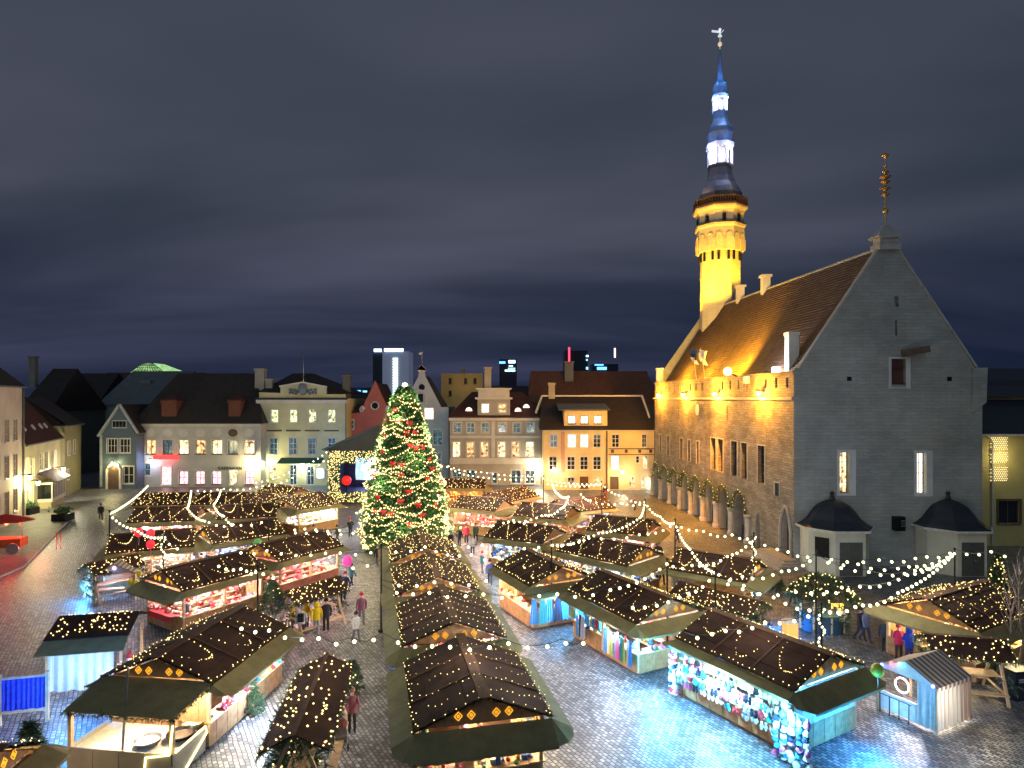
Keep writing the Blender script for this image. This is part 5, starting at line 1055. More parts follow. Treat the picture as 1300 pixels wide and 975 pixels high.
# the centre row, gable ends towards the square's near end
u0 = Vector((-.222, .975, 0)); p0_ = Vector((-.87, 20.6, 0))
lab = ['nearest stall of the centre row, its gable end stocked with red and white gifts', 'second stall of the centre row, directly behind the gift stall', 'third stall of the centre row, chevron lights on its roof', 'last stall of the centre row, in front of the big Christmas tree']
for i in range(4):
    c = p0_ + u0 * (2.85 + 7.15 * i)
    stall(lab[i], (c.x, c.y), math.atan2(u0.y, u0.x), 5.5, 4.6, 'SNW', 3 + i, ['toys', 'pink', 'pink', 'pink'][i], ['rows', 'rows', 'dense', 'dense'][i], PINKW if i else WARM, 230, .027 + .004 * i, awl={'E': .3, 'W': .9})
# right rows
def fs(label, A, B, W=4.4, L=None, **kw):
    c, a, l = front(A, B, W); kw.setdefault('awl', {'S': .4, 'E': .85, 'W': .85, 'N': .5}); return stall(label, c, a, L or max(5, min(6.6, l)), W, **kw), c, a
B1 = fs('stall hung with knitted hats and mittens under blue white light', (857, 810), (1010, 879), sides='SW', seed=1, pal='blue', style='loops', lcol=CYAN, lpow=420, wall=WHITEB, bulb=.034)
B2 = fs('stall hung with long scarves between the hat stall and the dress stall', (720, 750), (808, 793), sides='SEW', seed=2, pal='mix', style='loops', lcol=(.85, .88, 1), lpow=230, bulb=.038, awl={'S': .55})
B3 = fs('stall hung with blue dresses next to the scarf stall', (626, 718), (674, 746), sides='SE', seed=3, pal='warm', style='loops', lcol=(1, .75, .5), lpow=200, bulb=.042)
fs('stall with a blue white lit front behind the dress stall', (614, 682), (690, 691), seed=4, pal='blue', style='zig', lcol=(.6, .85, 1), lpow=190, bulb=.05, sides='SW', detail=False)
fs('long stall with blue lit bottles behind the scarf stall', (704, 699), (798, 720), seed=5, pal='blue', style='zig', lcol=(.72, .86, 1), lpow=260, bulb=.045, sides='SE')
fs('stall with red and pink goods beside the floodlit arcade', (743, 673), (822, 681), seed=6, pal='pink', style='zig', lcol=(1, .6, .6), lpow=170, bulb=.05, detail=False)
fs('stall with a purple and white front facing the yellow house', (722, 651), (782, 645), seed=7, pal='mix', style='zig', lcol=(.85, .75, 1), lpow=190, bulb=.055, detail=False)
fs('dark roofed stall with few lights left of the purple fronted stall', (655, 655), (712, 660), seed=8, pal='pink', style='zig', lcol=WARM, lpow=100, bulb=.055, detail=False)
fs('stall with a red and white front beside the Christmas tree', (578, 645), (622, 649), W=4.0, seed=9, pal='pink', style='dense', lcol=(1, .55, .5), lpow=190, bulb=.055, detail=False, sides='SE')
fs('stall with pink lit side in front of the taupe house', (630, 641), (692, 628), W=4.0, seed=10, pal='pink', style='dense', lcol=(1, .45, .5), lpow=220, bulb=.06, detail=False)
fs('small stall with amber gable at the foot of the taupe house', (575, 620), (603, 620), W=3.2, L=5, seed=11, pal='warm', style='dense', lcol=(1, .6, .2), lpow=120, bulb=.06, detail=False)
fs('dark stall between the pavilion and the bauble kiosk', (846, 722), (948, 740), seed=12, pal='mix', style='loops', lcol=WARM, lpow=60, bulb=.045, detail=True, sides='E', W=4.0)
# left rows
L2 = fs('pink lit sweets stall on the left with a red cloth on its end counter', (233, 751), (339, 723), sides='SW', seed=2, pal='pink', style='loops', lcol=(1, .68, .62), lpow=330, bulb=.04)
fs('pink lit stall with balloons at its far corner', (356, 714), (436, 693), sides='SEW', seed=3, pal='pink', style='loops', lcol=(1, .55, .5), lpow=230, bulb=.042, board=M('rose_boards', (.42, .14, .1), .7, .2, 5))
fs('white lit stall with red lanterns hung at its left end', (134, 704), (246, 694), sides='SEW', seed=4, pal='white', style='loops', lcol=(1, .8, .78), lpow=300, bulb=.045)
fs('white lit stall between the lantern stall and the balloon stall', (270, 691), (362, 678), sides='SW', seed=5, pal='blue', style='loops', lcol=(.85, .88, 1), lpow=240, bulb=.045)
fs('stall with a pink strip of light and red flowers at the lane end', (160, 664), (247, 661), sides='SEW', seed=6, pal='pink', style='zig', lcol=(1, .7, .66), lpow=230, bulb=.05, detail=False)
fs('dark roofed stall next to the flower stall', (275, 660), (350, 656), sides='SW', seed=7, pal='pink', style='loops', lcol=(1, .6, .65), lpow=130, bulb=.05, detail=False)
fs('stall with dense roof lights in front of the white inn door', (168, 642), (232, 641), sides='SE', seed=8, pal='mix', style='dense', lcol=WARM, lpow=130, bulb=.055, detail=False)
fs('low stall with few lights in front of the inn windows', (246, 641), (300, 641), sides='S', seed=9, pal='mix', style='zig', lcol=(1, .8, .7), lpow=110, bulb=.055, detail=False)
fs('stall with purple lamps left of the white lit corner stall', (300, 640), (352, 646), sides='SE', seed=10, pal='toys', style='dense', lcol=(.6, .5, 1), lpow=170, bulb=.055, detail=False)
fs('white lit corner stall open on two sides near the stage', (385, 647), (428, 640), W=6.4, L=5, sides='SW', seed=11, pal='white', style='dense', lcol=(1, .98, .85), lpow=420, bulb=.055, wall=WHITEB)
fs('far stall with dense lights in front of the pediment house', (322, 627), (362, 633), sides='SE', seed=12, pal='mix', style='dense', lcol=WARM, lpow=90, bulb=.06, detail=False, W=4)
# big grill stall front left: roofed counter plus an open canopy over pans
cg = Vector((-13.1, 26.9, 0)); ug = Vector((.13, .99, 0)).normalized()
gst = stall('large grill stall with steel pans under an olive canopy', (cg.x, cg.y), math.atan2(ug.y, ug.x), 6.2, 4.6, 'SN', 4, 'toys', 'loops', (1, .86, .66), 420, .034, awl={'W': .25})
def loc(o, x, y, z=0): return Matrix.Translation(o.location) @ Matrix.Rotation(o.rotation_euler.z, 4, 'Z') @ Vector((x, y, z))
m = MB(); x0, x1 = -4.95, -2.9
m.slab((x0, 2.1, 2.25), (x0, -2.1, 2.25), (x1, -2.3, 2.62), (x1, 2.3, 2.62), -.04); m.build('front_canopy', AWN, gst)
rng = random.Random(5); m = MB(); garland_path(m, None, [(x0, 2.1, 2.22), (x0, -2.1, 2.22), (x1, -2.3, 2.58)], rng, .09, .2); m.build('canopy_garland', FIR, gst)
for y in (-1.95, 1.95):
    m = MB(); m.box(x0 + .1, x0 + .24, y - .07, y + .07, .1, 2.24); m.build('canopy_post', WOODL, gst)
GRP = M('grey_panel', (.30, .27, .21), .7, .1, 3)
m = MB(); m.box(x0 + .05, x0 + .1, -2.0, 2.0, .12, 1.0)
for y in (-1.0, 0, 1.0): m.box(x0 + .035, x0 + .05, y - .012, y + .012, .12, 1.0)
m.build('front_panel', GRP, gst)
for y in (-2.0, 2.0): m = MB(); m.box(x0 + .1, x1 - .1, y - .03, y + .03, .12, 1.0); m.build('side_panel', GRP, gst)
m = MB(); m.box(x0 + .1, x1 + .2, -1.95, 1.95, .78, .84); m.build('cooking_table', M('pale_worktop', (.62, .55, .42), .5), gst)
m = MB(); m.tube([(x0 + .02, -1.0, .15), (x0 + .02, -1.05, .85), (x0 + .02, -1.95, 1.02), (x0 + .08, -2.04, 2.0)], .03, 5); m.tube([(x0 + .2, -2.06, 1.02), (-3.05, -2.06, 1.05), (-2.95, -2.06, .8), (-4.2, -2.06, .12)], .03, 5); m.build('rope_light', E('rope_yellow', (1, .85, .3), 5), gst)
lamp(gst, (-4.0, 0, 2.1), 260, (1, .84, .55), .15); lamp(gst, (-3.6, -1.5, 2.0), 110, (1, .84, .6), .15)
m = MB(); m.lathe([(.05, 0), (.09, .12)], 8, (-4.0, 0, 2.14)); m.build('canopy_lamp', E('strip_9_7_5', (1, .86, .66), 14), gst)
for k, (x, y, r_) in enumerate(((-4.15, -.55, .48), (-3.6, -1.45, .5), (-2.7, -1.35, .52))):
    w = loc(gst, x, y, .84); pan = thing('cooking_pan', ['round steel pan of mushrooms at the front corner of the grill stall', 'large dark steel pan beside the canopy post of the grill stall', 'large pan of steaming food where grill canopy meets counter'][k], 'pan', w, 0, 'big pans of the grill stall')
    m = MB(); m.lathe([(.1, .1), (r_ * .85, .1), (r_, .24), (r_ - .03, .24), (r_ * .82, .14), (.05, .13)], 18); m.build('bowl', IRON if k == 1 else STEEL, pan)
    m = MB(); m.lathe([(r_ * .8, .15), (r_ * .5, .2), (.02, .21)], 14); m.build('food', M('creamy_food', (.65, .5, .4), .6, .4, 20) if k != 1 else M('dark_food', (.1, .07, .05), .5, .4, 20), pan)
    m = MB()
    for q in range(3): a = q * 2.09; m.tube([(r_ * .7 * math.cos(a), r_ * .7 * math.sin(a), .0), (r_ * .6 * math.cos(a), r_ * .6 * math.sin(a), .12)], .02, 5)
    m.build('trivet', IRON, pan)
# roofed standing tables dressed with fir
def covered_table(label, C, ang, L=4.0, W=2.2, seed=1, fir=True, ze=1.95, zr=2.5, bulb=.042, nl=70):
    rng = random.Random(seed); t = thing('covered_table', label, 'covered table', (C[0], C[1], 0), ang, 'roofed picnic tables'); hl, hw = L / 2, W / 2
    for sg in (-1, 1):
        m = MB(); m.slab((-hl, sg * hw, ze), (hl, sg * hw, ze), (hl, sg * .02, zr), (-hl, sg * .02, zr), -.05 if sg < 0 else .05); m.build('roof_slope', ROOFB, t)
        m = MB(); m.box(-hl + .3, hl - .3, sg * .95 - .16, sg * .95 + .16, .42, .47); m.build('bench', WOODL, t)
        for x in (-hl + .35, hl - .35):
            m = MB(); m.beam((x, sg * 1.15, 0), (x, sg * .12, zr - .12), .1, .12); m.build('a_frame_leg', WOODL, t)
    for x in (-hl + .35, hl - .35): m = MB(); m.beam((x + .08, -1.0, .4), (x + .08, 1.0, .4), .08); m.build('cross_beam', WOODL, t)
    m = MB(); m.box(-hl + .3, hl - .3, -.38, .38, .98, 1.03); m.build('table_top', WOODL, t); m = MB(); m.beam((-hl - .1, 0, zr + .06), (hl + .1, 0, zr + .06), .14, .05); m.build('ridge_board', RIDGE, t)
    m = MB()
    for i in range(nl): sg = rng.choice((-1, 1)); f = rng.uniform(.05, .95); m.octa((rng.uniform(-hl + .1, hl - .1), sg * hw * (1 - f), ze + (zr - ze) * f + .09), bulb * rng.uniform(.7, 1.1))
    m.build('roof_lights', BULB, t, kind='stuff')
    if fir:
        m, l = MB(), MB(); garland_path(m, l, [(-hl, -hw, ze), (-hl, 0, zr), (-hl, hw, ze), (hl, hw, ze), (hl, 0, zr), (hl, -hw, ze), (-hl, -hw, ze)], rng, .12, .3, bulb * .8, 3)
        for sx in (-1, 1):
            for q in range(46): needles(m, (sx * (hl - .1) + rng.gauss(0, .12), rng.uniform(-hw, hw) * .9, rng.uniform(.3, ze)), (0, 0, -.4), 6, .32, .03, rng)
        g = m.build('fir_dressing', FIR, t); l.build('fir_lights', BULB, g, kind='stuff')
    return t
def ax(A, B, z): a, b = G(*A, z), G(*B, z); c = (a + b) / 2; return (c.x, c.y), math.atan2((b - a).y, (b - a).x), (b - a).length
c, a, l = ax((372, 935), (415, 832), 2.5); covered_table('fir dressed covered table between the grill stall and the centre row', c, a, l, 2.2, 1)
c, a, l = ax((362, 752), (428, 733), 2.5); covered_table('covered table with people in yellow raincoats beside it', c, a, l, 2.2, 2, nl=120)
c, a, l = ax((1185, 812), (1262, 818), 2.3); covered_table('small covered table behind the striped tent', c, a, 3.2, 2.4, 3)
c, a, l = ax((868, 742), (960, 765), 2.4); covered_table('fir dressed covered table behind the hat stall', c, a, 5.0, 2.4, 4, nl=120)
m = MB(); cc = Vector((c[0], c[1], 1.5)); tg = lamp(None, cc, 60, (1, .55, .1), .1); 
c, a, l = ax((122, 716), (163, 708), 2.4); covered_table('little covered table crowded with lights behind the wooden play hut', c, a, 3.2, 2.4, 5, nl=120)
# bottom left roof corner
c = G(-20, 970, 2.6); stall('dark roofed stall at the corner beside the blue notice screen', (c.x - 1.3, c.y - 1.2), R(8), 5, 4, 'N', 5, 'mix', 'dense', WARM, 60, .03)
# right hand stall
R1 = stall('warm lit drinks stall on the right with customers at the counter', (22.85, 32.4), R(30), 6.0, 4.6, 'SW', 7, 'warm', 'dense', (1, .75, .4), 300, .036)

# ------------------------------------------------------------------ tents, huts, screens
def curtain(mb, a, b, z0, z1, amp=.06, waves=8, sag=0):
    a, b = Vector(a), Vector(b); n = Vector(((b - a).y, -(b - a).x, 0)).normalized(); N = waves * 6; pr = None
    for i in range(N + 1):
        s = i / N; p = a.lerp(b, s); k = amp * math.sin(s * waves * 6.283 + .6 * math.sin(s * 9)); lo = p + n * (k * 1.3); lo.z = z0 + .03 * math.sin(s * 21); hi = p + n * k * .5; hi.z = z1 - sag * math.sin(math.pi * s)
        if pr: mb.poly(pr[0], lo, hi, pr[1])
        pr = (lo, hi)
lamp(gst, (-2.5, 3.6, 1.3), 650, (.04, .32, 1), .2); lamp(gst, (-.5, -3.3, 1.1), 300, (.45, .68, 1), .2)  # added lights without fittings, tinting the paving beside the grill stall blue
# white curtained booth front left
c = G(97, 880); bo = thing('curtained_booth', 'booth with pale curtains under a brown light covered roof', 'booth', (c.x, c.y + 1.4, 0), R(12))
m = MB(); curtain(m, (-1.5, -1.3, 0), (1.2, -1.3, 0), .1, 2.1, .03, 7); m.build('front_curtain', M('pale_blue_cloth', (.55, .6, .68), .85, .1, 4), bo)
m = MB(); curtain(m, (-1.5, 1.3, 0), (-1.5, -1.3, 0), .1, 2.1, .03, 6); m.build('side_curtain', M('pale_blue_cloth', (.55, .6, .68), .85, .1, 4), bo)
for x in (-1.5, 1.5):
    for y in (-1.3, 1.3): m = MB(); m.box(x - .05, x + .05, y - .05, y + .05, 0, 2.2); m.build('post', WOODL, bo)
for sg in (-1, 1):
    m = MB(); m.slab((-1.75, sg * 1.5 + .4, 2.35), (1.75, sg * 1.5 + .4, 2.35), (1.75, .4, 2.95), (-1.75, .4, 2.95), -.05 if sg < 0 else .05); m.build('roof_slope', ROOFB, bo)
m = MB(); m.slab((-1.8, -1.9, 1.95), (1.8, -1.9, 1.95), (1.75, -1.05, 2.35), (-1.75, -1.05, 2.35), .02); m.build('awning', AWN, bo)
rng = random.Random(8); m = MB()
for i in range(130): sg = rng.choice((-1, 1)); f = rng.uniform(.05, .95); m.octa((rng.uniform(-1.6, 1.6), sg * 1.5 * (1 - f) + .4, 2.35 + .6 * f + .08), .036)
m.build('roof_lights', BULB, bo, kind='stuff'); lamp(bo, (0, 0, 2.0), 40, (.7, .8, 1), .2); lamp(bo, (1.6, -2.0, .3), 12, (1, .1, .7), .1); lamp(bo, (-.3, -2.9, 1.2), 90, (.4, .66, 1), .2)  # the blue light before the curtains is added, without a fitting
m = MB(); m.box(1.44, 1.52, -1.7, -1.62, .05, .2); m.build('magenta_spot', E('magenta_glass', (1, .1, .8), 8), bo)
q = loc(bo, 1.75, -1.0); fg = thing('santa_figure', 'red and white santa figure standing at the curtained booth', 'figure', q, 0)
m = MB(); m.lathe([(.12, 0), (.2, .1), (.24, .45), (.28, .7), (.22, 1.0), (.1, 1.12)], 10); m.build('robe', GC[1], fg); m = MB(); m.ball((0, 0, 1.22), .13); m.lathe([(.05, .78), (.14, .95), (.12, 1.12)], 8, (0, -.14, 0)); m.build('beard_and_head', GC[0], fg); m = MB(); m.lathe([(.15, 1.3), (.1, 1.45), (.02, 1.62)], 8); m.build('cap', GC[1], fg); m = MB(); m.lathe([(.29, .3), (.3, .36), (.28, .42)], 10); m.lathe([(.27, .05), (.28, .12)], 10); m.build('fur_trim', GC[0], fg)
# blue screen in a pale frame
c = G(30, 918); sc_ = thing('notice_screen', 'framed deep blue screen on wooden posts at the left', 'screen', (c.x, c.y, 0), R(14))
m = MB(); curtain(m, (-.78, 0, 0), (.78, 0, 0), .56, 1.85, .028, 9); m.build('panel', M('blue_screen_cloth', (.012, .03, .42), .6, .5, 6), sc_); lamp(sc_, (0, -.9, 1.6), 26, (.1, .2, 1), .2)  # unseen blue light added before the cloth as its glow
for x in (-.85, .85): m = MB(); m.box(x - .06, x + .06, -.06, .06, 0, 2.05); m.build('post', WOODL, sc_)
m = MB(); m.box(-.79, .79, -.05, .05, 1.85, 1.95); m.build('top_rail', WOODL, sc_); m = MB(); m.box(-.79, .79, -.05, .05, .45, .55); m.build('bottom_rail', WOODL, sc_)
fir_bush('young_fir', 'young fir tree beside the blue screen', G(38, 985), 1.9, .6, None, 0, seed=3)
fir_bush('young_fir', 'slim fir branch leaning at the grill stall counter', G(318, 905), 1.5, .5, None, 0, seed=4)
fir_bush('young_fir', 'bushy fir with lights at the near end of the covered table', G(372, 985), 2.3, .9, None, 30, seed=5)
fir_bush('young_fir', 'small fir beside the stroller', G(447, 880), 1.5, .45, None, 12, seed=6)
fir_bush('young_fir', 'fir beside the covered table of the yellow raincoats', G(345, 775), 1.9, .8, None, 14, seed=7)
fir_bush('young_fir', 'dark fir near the bin on the right', G(1262, 860), 2.4, 1.0, 'dark firs by the drinks stall', 12, seed=8)
fir_bush('young_fir', 'taller dark fir behind the drinks stall corner', G(1285, 822), 2.8, 1.1, 'dark firs by the drinks stall', 14, seed=9)
fir_bush('lit_fir_tree', 'slender fir tree covered in lights beside the ochre house', G(1267, 790), 4.0, .75, None, 190, seed=10, bulb=.045)
fir_bush('young_fir', 'round fir with coloured lights on the bauble kiosk', G(985, 752), 1.2, .6, None, 0, seed=12)
# striped tent
c = G(1172, 925); tn = thing('striped_tent', 'small tent with brown striped canvas roof and curtains', 'tent', (17.3, 26.6, 0), R(-62)); ST = stripe_mat('brown_white_stripe', (.62, .57, .5), (.2, .13, .11), .3, 1); STC = stripe_mat('red_white_stripe', (.78, .74, .66), (.5, .34, .28), .3, 1)
for sg in (-1, 1):
    m = MB(); a_, b_ = (sg * 1.25, -1.25, 1.85), (sg * 1.25, 1.25, 1.85); m.slab(a_, b_, (0, 1.25, 2.5), (0, -1.25, 2.5), .02 if sg > 0 else -.02); m.build('roof_slope', ST, tn)
    m = MB()
    for i in range(8): y0 = -1.25 + 2.5 * i / 8; y1 = y0 + 2.5 / 8; x = sg * 1.26; m.poly((x, y0, 1.85), (x, y1, 1.85), (x, y1, 1.72), (x, (y0 + y1) / 2, 1.66), (x, y0, 1.72))
    m.build('valance', ST, tn)
    for y in (-1.2, 1.2): m = MB(); m.box(sg * 1.18 - .04, sg * 1.18 + .04, y - .04, y + .04, 0, 1.85); m.build('post', WOODL, tn)
m = MB(); curtain(m, (1.2, -1.15, 0), (1.2, 1.15, 0), .12, 1.82, .06, 8); m.build('side_curtain', STC, tn)
m = MB(); curtain(m, (.45, -1.2, 0), (1.18, -1.2, 0), .12, 1.85, .05, 3); m.build('front_curtain', M('cream_cloth', (.7, .65, .55), .85), tn)
m = MB(); m.poly((-1.22, -1.22, 1.85), (1.22, -1.22, 1.85), (0, -1.22, 2.48)); m.build('gable_cloth', M('cream_cloth', (.7, .65, .55), .85), tn)
m = MB(); m.box(-1.1, .4, -1.15, -1.1, .1, .85); m.build('front_panel', WHITEB, tn)
m = MB()
for x in (-1.0, -.6, -.2, .2): m.tube([(x, -1.35, 0), (x, -1.35, .8)], .02, 5)
m.tube([(-1.05, -1.35, .8), (.3, -1.35, .8)], .02, 5); m.build('barrier', IRON, tn)
m = MB(); m.tube([(-.25 + .28 * math.cos(q), -1.05, 1.35 + .3 * math.sin(q)) for q in [6.283 * i / 16 for i in range(17)]], .03, 6); m.build('neon_ring', E('pink_neon', (1, .6, .8), 6), tn); lamp(tn, (-.2, -.3, 1.6), 280, (.95, .92, 1), .15); lamp(tn, (-.3, -1.9, .5), 25, (.25, .6, 1), .15); lamp(tn, (2.3, -1.2, 1.5), 70, (1, .92, .8), .15)  # the white light beside the side curtain is added; no lamp hangs there
for x, z, nm, cl in ((-1.2, 1.9, 'blue_bulb', (.1, .15, 1)), (-.95, 2.0, 'blue_bulb', (.1, .15, 1)), (-.55, 2.2, 'red_bulb', (1, .04, .06)), (-.2, 2.3, 'cyan_bulb', (.1, .9, .9)), (1.1, 1.9, 'blue_bulb', (.1, .15, 1))):
    m = MB(); m.ball((x, -1.3, z), .07); m.build('coloured_bulb', E(nm, cl, 8), tn)
def balloon(label, p, col, s=.24, name='balloon'):
    t = thing(name, label, 'balloon', p, 0); m = MB(); m.ball((0, 0, 0), s, 12, 8, 1.15); m.build('skin', col, t, True); m = MB(); m.tube([(0, 0, -s * 1.15), (.03, .02, -s * 2), (0, 0, -s * 3.2)], .012, 4); m.build('string', GC[0], t)
YB = M('yellow_green_rubber', (.5, .6, .06), .4); balloon('yellow green balloon beside the striped tent', D(1114, 851, 24.3), YB)
# wooden play hut with striped roof
c = G(142, 762); ph = thing('play_hut', 'little wooden hut with striped roof lit violet', 'hut', (c.x, c.y + .8, 0), R(18)); STR = stripe_mat('grey_brown_stripe', (.36, .32, .28), (.14, .10, .08), .22, 0)
for sg in (-1, 1):
    m = MB(); m.slab((sg * 1.35, -1.3, 1.75), (sg * 1.35, 1.3, 1.75), (0, 1.3, 2.5), (0, -1.3, 2.5), .03 if sg > 0 else -.03); m.build('roof_slope', STR, ph)
    for y in (-1.15, 1.15): m = MB(); m.box(sg * 1.15 - .07, sg * 1.15 + .07, y - .07, y + .07, 0, 1.85); m.build('post', WOODL, ph)
m = MB(); m.poly((-1.25, -1.18, 1.8), (1.25, -1.18, 1.8), (0, -1.18, 2.46)); m.build('gable', WHITEB, ph); m = MB(); m.box(-1.1, 1.1, 1.0, 1.05, .1, 1.8); m.build('rear_wall', WOOD, ph); m = MB(); m.box(-1.1, .5, -1.2, -.7, .75, .82); m.build('counter', WOODL, ph); lamp(ph, (0, -.6, 1.7), 90, (.8, .65, 1), .1); lamp(ph, (-1.9, -.6, .8), 420, (.08, .4, 1), .1)
m = MB(); m.octa((0, -1.22, 2.2), .1); m.build('spot', E('violet_glass', (.6, .4, 1), 10), ph)
for k, (x, y, z) in enumerate(((1.45, -1.3, 1.75), (1.3, -1.35, 1.15), (.95, -1.4, 1.3))): q = loc(ph, x, y, z); balloon('yellow foil balloon tied to the little striped hut', q, M('yellow_foil', (.75, .55, .03), .35), .2); bpy.data.objects[-1:] if 0 else None
for o in COL.objects:
    if o.get('label') == 'yellow foil balloon tied to the little striped hut': o['group'] = 'yellow balloons on the striped hut'
# red lanterns and green balloon by the left stalls
RL = M('red_lantern_cloth', (.6, .02, .04), .6, emit=(1, .02, .04), es=.7)
for px, py in ((176, 676), (191, 677), (191, 691)): balloon('round red paper lantern hung at the white lit stall', D(px, py, 43.2), RL, .27, 'paper_lantern')
for o in COL.objects:
    if o.get('label') == 'round red paper lantern hung at the white lit stall': o['group'] = 'red paper lanterns'; o['category'] = 'lantern'
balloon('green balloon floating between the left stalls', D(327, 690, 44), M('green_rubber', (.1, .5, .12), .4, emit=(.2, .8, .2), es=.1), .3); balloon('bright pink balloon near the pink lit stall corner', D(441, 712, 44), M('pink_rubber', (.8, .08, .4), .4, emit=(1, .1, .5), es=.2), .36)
# wheeled red cart with umbrella on the pavement
c = G(8, 704); kt = thing('vendor_cart', 'red lit vendor cart with red parasol on the pavement', 'cart', (c.x, c.y, .13), R(15)); RC = M('red_lit_canvas', (.6, .03, .02), .7)
m = MB(); m.box(-1.3, 1.3, -.7, .7, .55, 1.3); m.build('body', M('orange_red_paint', (.6, .1, .02), .5), kt); m = MB()
for i in range(8):
    a0_, a1_ = i * .7854, (i + 1) * .7854; m.poly((2.2 * math.cos(a0_), 1.7 * math.sin(a0_), 2.75), (2.2 * math.cos(a1_), 1.7 * math.sin(a1_), 2.75), (0, 0, 3.35))
m.build('parasol', RC, kt)
for x in (-1.2, 1.2): m = MB(); m.tube([(x, 0, 1.3), (x * .8, 0, 3.0)], .04, 6); m.build('parasol_pole', STEEL, kt)
for x in (-.8, .8): m = MB(); m.lathe([(.05, -.05), (.45, -.05), (.48, 0), (.45, .05), (.05, .05)], 14); w = m.build('wheel', STEEL, kt); w.location = (x, -.8, .48); w.rotation_euler = (R(90), 0, 0)
lamp(kt, (0, -.3, 2.4), 200, (1, .05, .02), .15); lamp(kt, (3.0, -1.0, .9), 50, (1, .03, .05), .15)
m = MB(); m.ball((0, 0, 2.5), .12); m.build('red_lamp', E('red_lamp_glass', (1, .05, .02), 20), kt)
for x in (3.6, 3.9): 
    m = MB(); m.tube([(x, .3, 0), (x, .3, 1.5)], .04, 6); q = m.build('barrier_post', RC, kt)
# planters
for k, (px, py, lb) in enumerate(((80, 662, 'square planter with a low bush on the pavement corner'), (36, 654, 'dark planter with a bush by the rose beige house'))):
    c = G(px, py); p = thing('planter', lb, 'planter', (c.x, c.y, .13)); m = MB(); m.box(-.75, .75, -.75, .75, 0, .75); m.build('box', IRON, p); rng = random.Random(k); m = MB()
    for i in range(160): needles(m, (rng.gauss(0, .35), rng.gauss(0, .35), .8 + abs(rng.gauss(0, .25))), (0, 0, 1), 4, .3, .05, rng)
    m.build('bush', FIRB, p)
# bin and birches at right
c = G(1288, 885); bn = thing('litter_bin', 'dark blue bin with pale slots at the right', 'bin', c, R(10)); m = MB(); m.hexa([(-.38, -.38, 0), (.38, -.38, 0), (.38, .38, 0), (-.38, .38, 0), (-.44, -.44, 1.25), (.44, -.44, 1.25), (.44, .44, 1.25), (-.44, .44, 1.25)]); m.build('body', M('navy_plastic', (.012, .02, .05), .4), bn); m = MB(); m.box(-.46, .46, -.46, .46, 1.25, 1.33); m.build('lid', IRON, bn)
for z in (.85, .95): m = MB(); m.box(-.28, .2, -.47, -.435, z, z + .05); m.build('slot_strip', WHITEB, bn)
BARK = M('pale_bark', (.32, .25, .22), .85, .4, 5, .3)
def bare_tree(label, c, h, seed):
    rng = random.Random(seed); t = thing('bare_tree', label, 'tree', c, 0, 'thin bare trees by the bin'); m = MB(); pts = [(rng.gauss(0, .04) * i, rng.gauss(0, .04) * i, h * i / 6) for i in range(7)]; m.tube(pts, [.08 * (1 - i / 8) for i in range(7)], 7); m.build('trunk', BARK, t); m = MB()
    for i in range(26):
        z = rng.uniform(.35, .97) * h; p = Vector((0, 0, z)); a = rng.uniform(0, 6.28); d = Vector((math.cos(a) * .5, math.sin(a) * .5, 1)); q = p + d * rng.uniform(.4, .9); m.tube([p, q, q + Vector((rng.gauss(0, .2), rng.gauss(0, .2), .4))], [.02, .012, .005], 4)
    m.build('crown', BARK, t)
bare_tree('thin bare tree trunk left of its twin by the bin', G(1283, 868), 5.0, 1); bare_tree('thin bare tree trunk right of its twin by the bin', G(1295, 862), 5.4, 2)
# round bauble kiosk crowned with fir
c = G(1043, 798); kk = thing('fir_kiosk', 'round kiosk crowned with fir and warm lights', 'kiosk', (c.x, c.y, 0)); m = MB()
for i in range(8): a = i * .785; m.tube([(1.2 * math.cos(a), 1.2 * math.sin(a), 0), (1.2 * math.cos(a), 1.2 * math.sin(a), 1.9)], .06, 6)
m.build('post_ring', WOODL, kk); m = MB(); m.lathe([(1.15, 0), (1.15, 1.0), (1.3, 1.02), (1.3, 1.08)], 16); m.build('counter', M('blue_counter', (.02, .08, .18), .6), kk); m = MB(); m.lathe([(1.7, 1.9), (1.3, 2.3), (.5, 2.75), (.1, 2.9)], 16); m.build('roof', WOODD, kk); rng = random.Random(3); m, l = MB(), MB()
for i in range(620):
    f = rng.random(); a = rng.uniform(0, 6.28); rr = 1.75 * (1 - f) ** .6 + .1; p = (rr * math.cos(a), rr * math.sin(a), 1.8 + 1.25 * f); needles(m, p, (math.cos(a), math.sin(a), .2), 5, .32, .03, rng)
    if i % 6 == 0: l.octa((p[0] * 1.1, p[1] * 1.1, p[2] + .12), .042)
for i in range(120): a = rng.uniform(0, 6.28); needles(m, (1.35 * math.cos(a), 1.35 * math.sin(a), rng.uniform(.1, 1.8)), (math.cos(a), math.sin(a), -.2), 5, .32, .03, rng)
g = m.build('fir_crown', FIR, kk); l.build('crown_lights', BULB, g, kind='stuff'); lamp(kk, (0, -1.0, 1.7), 40, (1, .7, .2), .1); lamp(kk, (-3.0, -.3, .6), 380, (.05, .35, 1), .1)
m = MB(); m.box(-.3, .35, -1.75, -1.7, 1.75, 2.0); m.build('lit_sign', E('amber_panel', (1, .6, .08), 2.5), kk)
